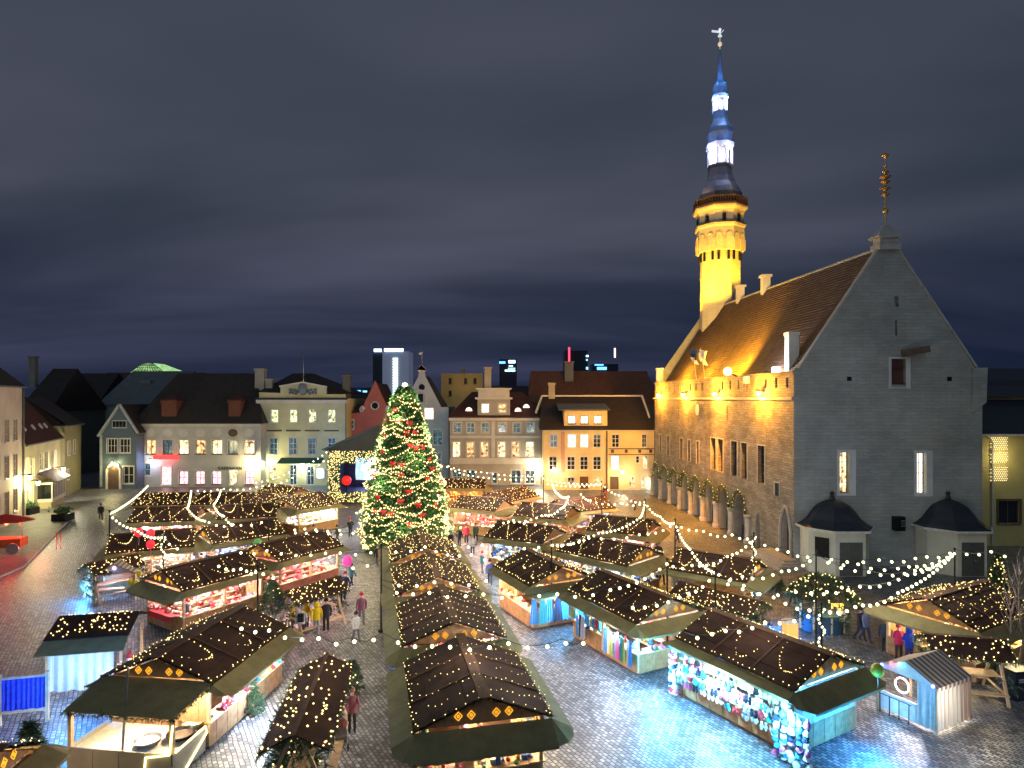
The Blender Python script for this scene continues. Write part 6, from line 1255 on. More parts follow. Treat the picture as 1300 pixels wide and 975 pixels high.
# orange lit box behind the hat stall
c = G(1003, 822); ob = thing('glow_box', 'small orange glowing box with pale lid behind the hat stall', 'lit box', (c.x, c.y, 0)); m = MB(); m.box(-.3, .3, -.3, .3, .35, 1.35); m.build('body', M('orange_glow_panel', (.7, .25, .08), .6, emit=(1, .36, .08), es=.75), ob); m = MB(); m.lathe([(.5, 1.35), (.3, 1.5), (.05, 1.55)], 4, (0, 0, 0), R(45)); m.build('lid', WHITEB, ob)
for x in (-.25, .25): m = MB(); m.box(x - .04, x + .04, -.25, .25, 0, .35); m.build('leg', WOODD, ob)

# ------------------------------------------------------------------ goods that can be told apart
KN = {k: M('knit_' + k, c, .9, .3, 30, .4, 120) for k, c in dict(white=(.75, .74, .72), blue=(.06, .22, .5), navy=(.015, .02, .05), pink=(.6, .12, .3), red=(.5, .03, .05), grey=(.32, .33, .36), teal=(.04, .3, .38), cream=(.62, .52, .36), olive=(.3, .33, .08), black=(.012, .012, .014)).items()}
def hat_mesh(c, pom):
    def go():
        m = MB(); m.lathe([(.115, 0), (.125, .02), (.125, .075), (.115, .08), (.115, .12), (.095, .19), (.05, .235), (.01, .245)], 10); m.mi = 1; m.ball((0, 0, .27), .055, 7, 5); m.lathe([(.128, .01), (.131, .04), (.128, .07)], 10); return m.mesh('knitted_hat', [KN[c], KN[pom]])
    return cached(('hat', c, pom), go)
def mitten_mesh(c):
    def go():
        m = MB()
        for x in (-.09, .09): m.lathe([(.035, 0), (.06, .06), (.068, .15), (.05, .2), (.045, .22), (.055, .3)], 8, (x, 0, 0)); m.tube([(x + .05, 0, .17), (x + .11, 0, .1)], [.028, .02], 6)
        return m.mesh('mitten_pair', KN[c])
    return cached(('mit', c), go)
def scarf_mesh(c, w, h, k):
    def go():
        m = MB(); N = 10; pr = None
        for i in range(N + 1):
            s = -1 + 2 * i / N; x = s * w / 2; d = .03 * math.sin(i * 2.1 + k); tp = (x * .55, d * .4, 0); lo = (x, d, -h + .05 * math.sin(i * 1.7 + k)); mid = (x * .8, d, -h * .4)
            if pr: m.poly(pr[0], tp, mid, pr[1]); m.poly(pr[1], mid, lo, pr[2]); m.poly((pr[2][0], pr[2][1], pr[2][2]), lo, (lo[0], lo[1], lo[2] - .05), (pr[2][0] * .98, pr[2][1], pr[2][2] - .05)) if i % 2 else None
            pr = (tp, mid, lo)
        m.tube([(-w * .35, 0, .01), (w * .35, 0, .01)], .02, 5); return m.mesh('scarf', KN[c])
    return cached(('scarf', c, round(w, 2), round(h, 2), k % 3), go)
rng = random.Random(21)
def put(st, name, me, x, y, z, label, cat, grp, rz=0):
    o = link(name, me); o.location = loc(st, x, y, z); o.rotation_euler = ((rng.uniform(-.35, .35), rng.uniform(-.35, .35)) if name == 'knitted_hat' else (0, 0)) and (rng.uniform(-.35, .35) if name == 'knitted_hat' else 0, rng.uniform(-.35, .35) if name == 'knitted_hat' else 0, st.rotation_euler.z + rz); return tag(o, label, cat, grp)
b1, b2, b3, l2 = B1[0], B2[0], B3[0], L2[0]
# sloping display rack along the hat stall's front
hl, hw = 3.0, 2.2
m = MB()
for z, y in ((1.06, -2.25), (1.4, -2.15), (1.75, -2.05)): m.beam((-2.7, y, z), (2.7, y, z), .05)
for x in (-2.6, -.9, .9, 2.6): m.beam((x, -2.3, .95), (x, -2.0, 1.95), .04)
m.build('display_rack', WOODL, b1)
cl = ['white', 'blue', 'white', 'navy', 'pink', 'white', 'teal', 'grey', 'white', 'red']
for row, (z, y) in enumerate(((1.1, -2.3), (1.44, -2.2), (1.79, -2.1))):
    for i in range(17):
        c = rng.choice(cl); x = -2.65 + 5.3 * i / 16 + rng.uniform(-.04, .04)
        if rng.random() < .6: put(b1, 'knitted_hat', hat_mesh(c, rng.choice(('white', c))), x, y, z, c + ' knitted bobble hat on the rack of the hat stall', 'hat', c + ' hats on the rack', rng.uniform(-.3, .3))
        else: put(b1, 'mitten_pair', mitten_mesh(c), x, y - .05, z - .12, 'pair of ' + c + ' knitted mittens on the rack of the hat stall', 'mittens', c + ' mittens on the rack', rng.uniform(-.2, .2))
for i in range(14):
    c = rng.choice(['black', 'grey', 'cream', 'navy', 'white', 'olive']); put(b1, 'knitted_hat', hat_mesh(c, c), -2.7 + 5.4 * i / 13, -2.4, 1.98, c + ' hat pegged under the awning of the hat stall', 'hat', c + ' hats under the awning', rng.uniform(-.4, .4))
for i in range(13):
    c = rng.choice(cl); put(b1, 'mitten_pair', mitten_mesh(c), -2.6 + 5.2 * i / 12, -2.3, .72 + rng.uniform(-.06, .05), 'pair of ' + c + ' mittens hanging below the counter of the hat stall', 'mittens', c + ' mittens below the counter', rng.uniform(-.3, .3))
rk = thing('hat_rack', 'tall wire rack of hats at the near corner of the hat stall', 'hat rack', loc(b1, 3.0, -2.3), b1.rotation_euler.z); m = MB()
for x in (-.55, -.18, .18, .55): m.tube([(x, 0, .05), (x, 0, 1.9)], .02, 5)
m.tube([(-.6, 0, 1.9), (.6, 0, 1.9)], .02, 5); m.tube([(-.6, -.3, .05), (-.6, .3, .05)], .025, 5); m.tube([(.6, -.3, .05), (.6, .3, .05)], .025, 5); m.build('wire_frame', STEEL, rk)
for i in range(5):
    for j in range(7):
        c = rng.choice(['white', 'navy', 'blue', 'white', 'teal', 'pink', 'white']); put(rk, 'knitted_hat', hat_mesh(c, rng.choice(('white', 'navy', c))), -.62 + .31 * i + rng.uniform(-.06, .06), -.13 + rng.uniform(-.05, .05), .12 + .25 * j + rng.uniform(-.05, .05), c + ' knitted hat on the tall wire rack', 'hat', c + ' hats on the wire rack', rng.uniform(-.3, .3))
for j in range(7):
    for i in range(2):
        c = rng.choice(['white', 'pink', 'red', 'navy', 'white']); put(b1, 'knitted_hat', hat_mesh(c, 'white'), -3.15 + .2 * i, -2.3, .15 + .27 * j, c + ' knitted hat strung at the far corner of the hat stall', 'hat', c + ' hats at the far corner')
lamp(b1, (0, -2.75, 2.0), 700, (.32, .75, 1), .12); lamp(b1, (3.2, -2.9, 1.8), 650, (.12, .6, 1), .12); lamp(b1, (-3.2, -3.0, 1.4), 620, (.06, .5, 1), .12); lamp(b1, (4.4, .3, .7), 420, (.03, .36, 1), .12)
# scarves of the scarf stall
for i in range(22):
    c = rng.choice(['grey', 'white', 'teal', 'red', 'navy', 'cream', 'blue', 'olive', 'pink']); x = -2.4 + 5.2 * i / 21; long = i > 11 or i in (3, 4, 5); h = 1.15 if long else .5
    put(b2, 'scarf', scarf_mesh(c, .3, h, i), x, -2.38 - .04 * (i % 2), 1.95 if not long else 1.75, c + ' scarf hanging along the front of the scarf stall', 'scarf', c + ' scarves of the scarf stall', rng.uniform(-.3, .3))
for i in range(16):
    c = rng.choice(cl + ['olive']); put(b2, 'knitted_hat', hat_mesh(c, c), -2.4 + 5.2 * i / 15, -2.2, 1.15 + .3 * (i % 2), c + ' hat laid out on the counter of the scarf stall', 'hat', c + ' hats of the scarf stall')
lamp(b2, (1.8, -2.7, 2.0), 160, (.9, .92, 1), .12)
for i in range(9):
    put(b3, 'dress', scarf_mesh(['blue', 'teal', 'blue', 'navy', 'blue', 'grey', 'teal', 'blue', 'white'][i], .55, 1.35, i), 3.0 + .1 * (i % 2), -2.2 + .5 * i, 2.0, ['blue', 'teal', 'blue', 'navy', 'blue', 'grey', 'teal', 'blue', 'white'][i] + ' dress hanging at the end of the dress stall', 'dress', ['blue', 'teal', 'blue', 'navy', 'blue', 'grey', 'teal', 'blue', 'white'][i] + ' dresses', R(90))
lamp(b3, (3.8, 0, 2.0), 700, (.08, .5, 1), .12)
# parcels and toys on the grill stall's right counter and the sweets stall
tc_ = ['red', 'blue', 'white', 'pink', 'cream', 'teal', 'olive']
def toy_mesh(c):
    def go():
        m = MB(); m.ball((0, 0, .1), .1, 8, 5); m.ball((0, -.02, .24), .075, 8, 5); m.ball((.07, 0, .3), .03, 6, 4); m.ball((-.07, 0, .3), .03, 6, 4)
        for x in (-.09, .09): m.tube([(x * .6, -.05, .12), (x * 1.1, -.12, .06)], [.035, .025], 6); m.tube([(x * .5, -.06, .03), (x * .7, -.16, .03)], [.04, .035], 6)
        return m.mesh('soft_toy', KN[c])
    return cached(('toy', c), go)
for i in range(15):
    c = rng.choice(tc_); put(gst, 'soft_toy', toy_mesh(c), -1.8 + 4.4 * i / 14, -1.98, ZC + .05, c + ' soft toy on the long counter of the grill stall', 'toy', c + ' toys on the grill stall counter', rng.uniform(-.5, .5))
def tray_mesh(c):
    def go():
        m = MB(); m.box(-.22, .22, -.16, .16, 0, .03); rg = random.Random(2); m.mi = 1
        for i in range(14): m.ball((rg.uniform(-.18, .18), rg.uniform(-.12, .12), .06), .045, 6, 4)
        return m.mesh('sweet_tray', [WOODL, KN[c]])
    return cached(('tray', c), go)
for i in range(10):
    c = rng.choice(['pink', 'red', 'white', 'cream']); put(l2, 'sweet_tray', tray_mesh(c), -2.2 + 4.4 * i / 9, -1.85, ZC + .05, 'wooden tray of ' + c + ' sweets on the sweets stall counter', 'tray', c + ' sweet trays')
m = MB(); m.slab((-2.95, -1.4, ZC + .06), (-2.35, -1.4, ZC + .06), (-2.35, .9, ZC + .06), (-2.95, .9, ZC + .06), -.01); m.poly((-2.97, -1.4, ZC + .06), (-2.97, .9, ZC + .06), (-2.97, .9, .75), (-2.97, -1.4, .75)); rcl = m.build('counter_cloth', GC[1]); rcl.location = l2.location; rcl.rotation_euler = l2.rotation_euler; tag(rcl, 'red cloth on the end counter of the sweets stall', 'cloth')
# ------------------------------------------------------------------ the big Christmas tree
TC = Vector(((514 - CX) / F * 57, 57, 0)); ct = thing('christmas_tree', 'huge Christmas tree wrapped in warm light strings', 'christmas tree', TC)
PR = [(.3, 3.5), (.7, 3.7), (2.35, 3.75), (3.9, 3.5), (5.55, 3.25), (7.1, 2.95), (8.75, 2.35), (10.3, 1.9), (11.95, 1.42), (13.2, .95), (13.9, .6), (14.35, .18)]
def trad(z):
    for (z0, r0), (z1, r1) in zip(PR, PR[1:]):
        if z0 <= z <= z1: return r0 + (r1 - r0) * (z - z0) / (z1 - z0)
    return PR[0][1] if z < PR[0][0] else .05
def trad2(z, a): return trad(z) * (1 + .03 * math.sin(3 * a + z * 1.7) + .045 * math.sin(z * 4.6 + .5 * math.sin(2 * a)) + .03 * math.sin(7 * a - z * 3))
m = MB(); m.tube([(0, 0, 0), (0, 0, 7), (0, 0, 14.2)], [.35, .22, .04], 10); m.build('trunk', WOODD, ct)
rng = random.Random(12); m = MB()
for i in range(2300):
    z = 14.1 * (1 - (1 - (i / 2300)) ** .62); z = min(14.1, max(.35, 14.1 * (i / 2300) ** 1.18)); a = rng.uniform(0, 6.2832); rr = trad2(z, a) * rng.uniform(.84, 1.1); d = Vector((math.cos(a), math.sin(a), 0))
    for s in (.45, .65, .82, .96):
        p = d * rr * s + Vector((0, 0, z + .35 - .55 * s * s)); needles(m, p, d * 1.1 + Vector((0, 0, -.15)), 5, .5, .05, rng, .75)
for i in range(170):
    z = rng.uniform(12.6, 14.35); a = rng.uniform(0, 6.28); d = Vector((math.cos(a), math.sin(a), 0))
    for s in (.4, .75, 1): needles(m, d * trad(min(z, 14.2)) * s + Vector((0, 0, z - .1)), d + Vector((0, 0, .5)), 5, .4, .05, rng, .7)
m.build('crown', FIRB, ct)
l = MB(); nb = 0; lev = 24
for k in range(lev):
    z0 = .9 + 12.6 * (k / (lev - 1)) ** 1.0; r0 = trad(z0); nsw = max(3, int(r0 * 1.9)); ph_ = rng.uniform(0, 6); cir = 6.283 * r0; n = int(cir / .185)
    for i in range(n):
        q = i / n; a = ph_ + 6.283 * q; s = abs(math.sin(math.pi * q * nsw)); z = z0 + .25 - .62 * s + .35 * math.sin(a + k) + rng.gauss(0, .05); rr = trad2(z, a) * (1.04 + .05 * s + rng.gauss(0, .02)); l.octa((rr * math.cos(a), rr * math.sin(a), z), .058 * rng.uniform(.6, 1.35))
for i in range(560): z = rng.uniform(.4, 2.4) if i < 110 else 14 * (1 - rng.random() ** .5); a = rng.uniform(0, 6.283); rr = trad(z) * 1.05; l.octa((rr * math.cos(a), rr * math.sin(a), z), .055)
l.build('light_strings', BULBT, ct, kind='stuff')
m = MB()
for i in range(8): a = i * .785; m.poly((.12 * math.cos(a - .4), 0, 14.5 + .12 * math.sin(a - .4)), (.12 * math.cos(a + .4), 0, 14.5 + .12 * math.sin(a + .4)), (.3 * math.cos(a), 0, 14.5 + .3 * math.sin(a)))
m.ball((0, 0, 14.5), .13); m.build('star', E('star_glow', (1, .85, .6), 8), ct)
for i in range(18): a = rng.uniform(0, 6.28); z = .8 + 12.5 * (i + .5) / 18; rr = trad(z) * 1.12 + .15; a = i * 2.4; lamp(ct, (rr * math.cos(a), rr * math.sin(a), z), 200, (1, .88, .5), .1)
for i in range(5): lamp(ct, (1.5 * math.cos(i * 1.256 + 3.6), 1.5 * math.sin(i * 1.256 + 3.6), 13.6), 60, (1, .88, .5), .1)
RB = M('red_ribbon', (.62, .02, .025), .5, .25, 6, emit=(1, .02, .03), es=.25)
def bow():
    m = MB()
    for sg in (-1, 1): m.add([(0, 0, 0), (sg * .34, -.1, .2), (sg * .38, .0, 0), (sg * .34, -.1, -.16), (sg * .2, -.16, .02)], [[0, 1, 4], [1, 2, 4], [2, 3, 4], [3, 0, 4], [0, 3, 2, 1]]); m.add([(0, -.03, 0), (sg * .1, -.06, -.05), (sg * .28, -.04, -.45), (sg * .14, -.02, -.5)], [[0, 1, 2, 3]])
    m.ball((0, -.08, 0), .1, 8, 5); return m.mesh('red_bow', RB)
bm = bow()
for px, py in ((502, 519), (505, 533), (520, 536), (489, 553), (521, 564), (528, 567), (486, 572), (499, 587), (510, 589), (537, 566), (545, 582), (548, 594), (475, 603), (509, 602), (543, 607), (558, 610), (519, 623), (465, 631), (480, 630), (509, 635), (531, 640), (553, 640), (557, 629), (476, 647), (487, 649), (496, 651), (536, 653), (520, 664), (493, 519), (527, 548), (516, 548), (491, 533)):
    # the point where this line of sight first meets the tree's rounded side
    k = (px - CX) / F; lo = None
    for i in range(400):
        Y = 52 + i * .015; X = k * Y; z = H + (HY - py) / F * Y
        if (X - TC.x) ** 2 + (Y - TC.y) ** 2 <= (trad(z) * 1.06) ** 2: lo = (X, Y, z); break
    if lo:
        o = link('red_bow', bm); o.location = lo; o.scale = (.72,) * 3; o.rotation_euler = (0, 0, math.atan2(lo[1] - TC.y, lo[0] - TC.x) + R(90)); tag(o, 'red ribbon bow hung on the big Christmas tree', 'bow', 'red bows on the Christmas tree')

# ------------------------------------------------------------------ stage
Ys = 80.0; sx0, sx1 = (418 - CX) / F * Ys, (512 - CX) / F * Ys; sg_ = thing('stage', 'open air stage with black roof and fir covered posts behind the tree', 'stage', ((sx0 + sx1) / 2, Ys + 3, 0))
zt_ = D(0, 572, Ys).z; BLK = M('black_membrane', (.03, .035, .035), .6, .2, 1)
m = MB(); rx = (480 - CX) / F * Ys; zr_ = D(0, 541, Ys).z
for (xa, xb) in ((sx0 - .7, rx), (rx, sx1 + .7)):
    za, zb = (zt_ + .1, zr_) if xb == rx else (zr_, zt_ + .6); m.slab((xa, Ys - .8, za), (xb, Ys - .8, zb), (xb, Ys + 7, zb), (xa, Ys + 7, za), -.12)
m.poly((sx0 - .6, Ys - .7, zt_ + .05), (sx1 + .6, Ys - .7, zt_ + .05), (rx, Ys - .7, zr_ - .02)); wb(m, 'roof', BLK, sg_)
DK = M('stage_black', (.012, .014, .03), .7)
m = MB(); m.box(sx0, sx1, Ys + 6.5, Ys + 6.7, 0, zt_); m.box(sx0, sx0 + .2, Ys, Ys + 6.6, 0, zt_); m.box(sx1 - .2, sx1, Ys, Ys + 6.6, 0, zt_); wb(m, 'backdrop', DK, sg_); m = MB(); m.box(sx0, sx1, Ys - .3, Ys + 6.5, 0, 1.3); wb(m, 'deck', M('stage_deck', (.08, .06, .1), .5), sg_)
a, b = D(452, 609, Ys + 6.3), D(484, 581, Ys + 6.3); m = MB(); m.box(a.x, b.x, Ys + 6.2, Ys + 6.35, a.z, b.z); wb(m, 'screen', lit_pane('blue_white_screen_image', (.75, .85, 1), (.12, .5, 1), 2.2, .5, .3), sg_)
rng = random.Random(31); m, l = MB(), MB()
def clad(x0, x1, z0, z1, n):
    for i in range(n):
        p = (rng.uniform(x0, x1), Ys - .35 + rng.gauss(0, .12), rng.uniform(z0, z1)); needles(m, p, (0, -.8, -.2), 5, .4, .05, rng)
        if i % 2 == 0: l.octa((p[0], Ys - .62, p[2]), .055)
clad(sx0, sx0 + 1.5, 1.2, zt_, 420); clad(sx1 - 1.5, sx1, 1.2, zt_, 380); clad(sx0, sx1, zt_ - 1.5, zt_, 640); clad(sx0, sx1, .3, 1.6, 560)
g = wb(m, 'fir_cladding', FIRB, sg_); wb(l, 'cladding_lights', BULBT, g, kind='stuff')
c = D(440, 610, Ys + .5); rbq = thing('giant_bauble', 'giant glowing red bauble on the stage', 'bauble', c); m = MB(); m.ball((0, 0, 0), .6, 16, 10); m.build('sphere', M('red_bauble_glass', (.6, .01, .01), .3, emit=(1, .02, .01), es=.7), rbq, True); m = MB(); m.tube([(0, 0, -.7), (0, 0, 1.3 - c.z)], .08, 6); m.build('stand', IRON, rbq)
wl(lamp(None, ((sx0 + sx1) / 2, Ys + 4, 3.8), 300, (.1, .2, 1), .3), sg_); wl(lamp(None, (sx0 + 4.5, Ys + 2, 1.8), 90, (.8, .05, .6), .2), sg_)
wl(lamp(None, (sx0 - 6, Ys + 6, 3.2), 420, (.04, .35, 1), .3), sg_); wl(lamp(None, (sx0 - 2.2, Ys + 10, 5.5), 260, (.1, .45, 1), .3), sg_)
m = MB(); q = D(406, 600, Ys + 7); m.box(q.x - .35, q.x + .35, q.y, q.y + .2, q.z - .7, q.z + .5); wb(m, 'blue_flood', E('blue_flood_glass', (.3, .65, 1), 12), sg_)

# ------------------------------------------------------------------ poles and festoon strings
def pole(px, py, z, label, wrap=False):
    p = G(px, py, z); t = thing('festoon_pole', label, 'pole', (p.x, p.y, 0), 0, 'slim iron poles carrying the light strings'); m = MB(); m.tube([(0, 0, 0), (0, 0, z + .1)], [.055, .04], 7); m.build('shaft', IRON, t); m = MB(); m.lathe([(.2, 0), (.2, .06), (.08, .14)], 8); m.build('foot', IRON, t); m = MB(); m.ball((0, 0, z + .15), .07); m.build('finial', IRON, t)
    if wrap:
        l = MB()
        for i in range(26): a = i * .9; l.octa((.12 * math.cos(a), .12 * math.sin(a), z - .1 - i * .14), .06)
        l.build('wrapped_lights', BULBW, t, kind='stuff')
    return t
for px, py, z, lb, w in ((139, 651, 5.0, 'iron pole at the lane corner where two light strings meet', 0), (207, 680, 5.2, 'iron pole wrapped in lights beside the sweets stall', 1), (957, 680, 5.0, 'iron pole before the town hall door', 1), (1043, 771, 4.4, 'iron pole behind the hat stall with lights on its shaft', 1), (1036, 703, 5.0, 'iron pole in front of the pavilion with the notice', 0), (819, 636, 5.0, 'iron pole at the far end of the arcade', 0), (857, 662, 5.0, 'iron pole in the middle of the arcade front', 0),
    (847, 713, 4.6, 'iron pole beside the blue bottle stall', 0), (908, 725, 4.6, 'iron pole beside the dark stall', 0), (700, 690, 4.8, 'iron pole between the dress stall and the scarf stall', 0), (484, 695, 4.8, 'iron pole left of the last centre stall', 0), (1212, 700, 4.8, 'iron pole in front of the pavilion by the ochre house', 0), (341, 657, 5.0, 'iron pole among the far left stalls', 0), (327, 722, 4.8, 'iron pole between the sweets stall and the pink stall', 0), (764, 613, 5.5, 'iron pole before the yellow house', 0), (690, 606, 5.5, 'iron pole between the taupe and yellow houses', 0)): pole(px, py, z, lb, w)
p = G(153, 985); tp = thing('tent_pole', 'bare steel pole in front of the grill stall', 'pole', p); m = MB(); m.tube([(0, 0, 0), (.12, .25, 3.75)], .045, 8); m.build('shaft', STEEL, tp); m = MB(); m.lathe([(.16, 0), (.16, .05), (.06, .1)], 8); m.build('foot', STEEL, tp)
BALL = {}
def bulb_mesh(r):
    def go(): m = MB(); m.ball((0, 0, 0), r, 8, 5); return m.mesh('bulb', BULBW)
    return cached(('bulb', r), go)
nfest = 0
def festoon(label, pts, step=.75, sag=.25, z=4.9, r=.07, light=62):
    """pts: photo pixels (x, y[, z]) of points the string passes through; sag between them"""
    P = [G(p[0], p[1], p[2] if len(p) > 2 else z) for p in pts]; light *= 9 if P[0].y > 62 else 1; t = thing('light_string', label, 'string lights', P[0], 0, 'festoon strings over the market'); path = []
    for a, b in zip(P, P[1:]):
        n = max(2, int((b - a).length / .5))
        for i in range(n): s = i / n; path.append(a.lerp(b, s) - Vector((0, 0, sag * 4 * s * (1 - s))))
    path.append(P[-1]); m = MB(); m.tube([q - P[0] for q in path], .012, 4); m.build('cable', IRON, t); acc = 0; tot = 0
    for a, b in zip(path, path[1:]):
        d = (b - a).length; acc += d; tot += d
        while acc >= step:
            acc -= step; q = b - (b - a).normalized() * acc - P[0]; o = link('bulb', bulb_mesh(r), t); o.location = q - Vector((0, 0, .1))
    nl = max(1, int(tot / 9))
    for i in range(nl): q = path[int((i + .5) / nl * (len(path) - 1))] - P[0]; lamp(t, q + Vector((0, 0, .7)), light, (1, .93, .76), .4)
FS = [('light string down the arcade to the dark stall', [(857, 662, 5), (876, 695, 4.5), (908, 725, 4.6)], .6), ('light string over the kiosk to the ochre side pavilion', [(1014, 748, 4.3), (1090, 742, 4.2), (1150, 728, 4.3), (1212, 700, 4.8)], .75), ('light string between the stalls behind the hat stall', [(908, 725, 4.6), (870, 752, 4.2), (790, 768, 4.2)], .7), ('sagging light string in front of both pavilions', [(1036, 703, 5), (1100, 723, 4.5), (1160, 722, 4.5), (1212, 700, 4.8)], .65),
 ('light string from the inn corner to the lane pole', [(189, 614, 5), (139, 651, 5)], .8), ('light string from the lane pole to the wrapped pole', [(139, 651, 5), (172, 670, 4.7), (207, 680, 5.2)], .8), ('short light string right of the wrapped pole', [(207, 680, 5.2), (231, 696, 4.4)], .55),
 ('light string dropping from the inn awning towards the far left stalls', [(243, 620, 4.6), (238, 644, 4.6), (262, 660, 4.6), (299, 664, 4.6), (341, 657, 5)], .75), ('second light string from the inn awning, right of the first', [(281, 619, 4.6), (271, 639, 4.6), (284, 653, 4.6), (299, 664, 4.6)], .8),
 ('light string along the inn front', [(243, 620, 4.6), (281, 619, 4.6), (330, 616, 4.6), (372, 605, 5.4), (416, 580, 7.4)], .6), ('upper light string from the inn to the stage', [(318, 612, 5), (370, 597, 5.8), (416, 572, 7.6)], .6),
 ('light string crossing in front of the corner stall', [(362, 666, 4.8), (392, 668, 4.8), (442, 668, 4.8)], .8), ('lower light string crossing in front of the corner stall', [(362, 670, 4.7), (400, 672, 4.7), (462, 672, 4.7)], .8),
 ('light string over the pink stall to the centre row', [(290, 694, 4.8), (339, 697, 4.8), (424, 698, 4.8), (484, 695, 4.8)], .85), ('light string above the sweets stall', [(269, 711, 4.6), (310, 719, 4.6), (327, 722, 4.8), (360, 729, 4.6)], .6), ('light string from the pink stall to the centre row', [(430, 718, 4.8), (458, 713, 4.8), (484, 710, 4.8)], .85),
 ('light string across the lane before the grill stall', [(290, 785, 4.2), (343, 797, 4.2), (400, 805, 4.2), (444, 810, 4.2), (485, 803, 4.2)], .8), ('light string over the second centre stall', [(485, 803, 4.2), (560, 815, 4.2), (640, 812, 4.2), (714, 811, 4.2), (745, 811, 4.2)], .75),
 ('light string over the third centre stall to the scarf stall', [(484, 742, 4.6), (540, 748, 4.6), (606, 750, 4.6), (700, 750, 4.6), (776, 746, 4.6), (847, 713, 4.6)], .85), ('upper light string over the third centre stall', [(484, 736, 4.7), (560, 734, 4.7), (620, 734, 4.7)], .85), ('light string over the dress stall', [(560, 686, 4.8), (620, 688, 4.8), (700, 690, 4.8), (745, 679, 4.8), (815, 676, 4.8), (857, 662, 5)], .85), ('light string over the last centre stall', [(484, 695, 4.8), (540, 692, 4.8), (600, 702, 4.8), (640, 705, 4.8)], .85),
 ('light string from the tree to the taupe house', [(563, 588, 6.6), (600, 603, 5.6), (690, 606, 5.5)], .55), ('second light string from the tree along the taupe house', [(563, 588, 6.6), (610, 598, 5.9), (690, 601, 5.7)], .6), ('light string along the yellow house', [(690, 606, 5.5), (764, 613, 5.5)], .5), ('lower light string along the yellow house', [(690, 612, 5.0), (764, 614, 5.3)], .5), ('light string from the yellow house to the arcade end', [(764, 613, 5.5), (790, 628, 5.0), (819, 636, 5)], .7), ('light string from the arcade end down to the stalls', [(819, 636, 5), (812, 656, 4.6), (760, 675, 4.6), (700, 690, 4.8)], .6),
 ('light string along the arcade from its far end', [(819, 636, 5), (838, 654, 4.6), (857, 662, 5)], .7), ('light string along the middle of the arcade', [(857, 662, 5), (890, 671, 4.8), (930, 677, 4.9), (957, 680, 5)], .55), ('light string from the town hall door to the pavilion', [(957, 680, 5), (995, 695, 4.7), (1036, 703, 5)], .85), ('light string from the town hall door to the blue bottle stall', [(957, 680, 5), (925, 703, 4.5), (880, 715, 4.4), (847, 713, 4.6)], .6), ('light string from the pavilion to the dark stall', [(1036, 703, 5), (989, 723, 4.6), (945, 729, 4.5), (908, 725, 4.6)], .6), ('light string over the dark stall to the kiosk', [(908, 725, 4.6), (947, 746, 4.2), (1014, 748, 4.2), (1080, 738, 4.4)], .85), ('lower light string from the dark stall towards the kiosk', [(908, 725, 4.6), (935, 733, 4.4), (985, 756, 4), (1043, 771, 4.4)], .8),
 ('light string from the hat stall to the scarf stall', [(1043, 771, 4.4), (967, 787, 4.1), (914, 796, 4.1), (868, 802, 4.1)], .7), ('light string from the hat stall pole to the drinks stall', [(1043, 771, 4.4), (1090, 765, 4.2), (1140, 750, 4.2), (1212, 700, 4.8)], .6), ('light string between the two pavilions', [(1036, 703, 5), (1090, 714, 4.7), (1150, 717, 4.6), (1212, 700, 4.8)], .7), ('upper light string between the two pavilions', [(1036, 703, 5), (1120, 708, 4.8), (1170, 703, 4.8), (1212, 697, 4.9)], .85), ('light string from the pavilion to the ochre house', [(1212, 697, 4.9), (1262, 697, 4.9), (1290, 700, 4.9)], .7),
 ('light string swinging in front of the yellow house', [(701, 612, 5), (708, 625, 4.6), (722, 629, 5)], .35), ('light string looping between two far stalls', [(722, 629, 5), (712, 644, 4.6), (690, 652, 4.6), (640, 660, 4.6)], .55), ('light string looping over the purple fronted stall', [(735, 622, 5), (750, 634, 4.6), (790, 637, 4.7), (819, 636, 5)], .6), ('light string before the red and white fronted stall', [(570, 664, 4.7), (600, 664, 4.7), (650, 658, 4.7), (700, 662, 4.7)], .85)]
for lb, pts, st_ in FS: festoon(lb, pts, st_)
# garlands on the arcade arches
rng = random.Random(9); gm_, gl_ = MB(), MB(); cur = [((s * 1.5), zs + .05 + (zt + .25 - zs) * (1 - abs(s) ** 1.9) ** .62 * 1.02) for s in [-1 + i / 8 for i in range(17)]]
garland_path(gm_, gl_, [(0, q, z) for q, z in cur], rng, .07, .5, .05, 5); gme, lme = gm_.mesh('fir_garland', FIR), gl_.mesh('garland_lights', BULB)
for c in cs:
    p = T(c, .2); t = thing('arch_garland', 'lit fir garland draped over one arcade arch of the town hall', 'garland', p, math.atan2(-U.x, U.y), 'fir garlands on the arcade'); link('fir_branches', gme, t); link('garland_lights', lme, t, 'stuff')

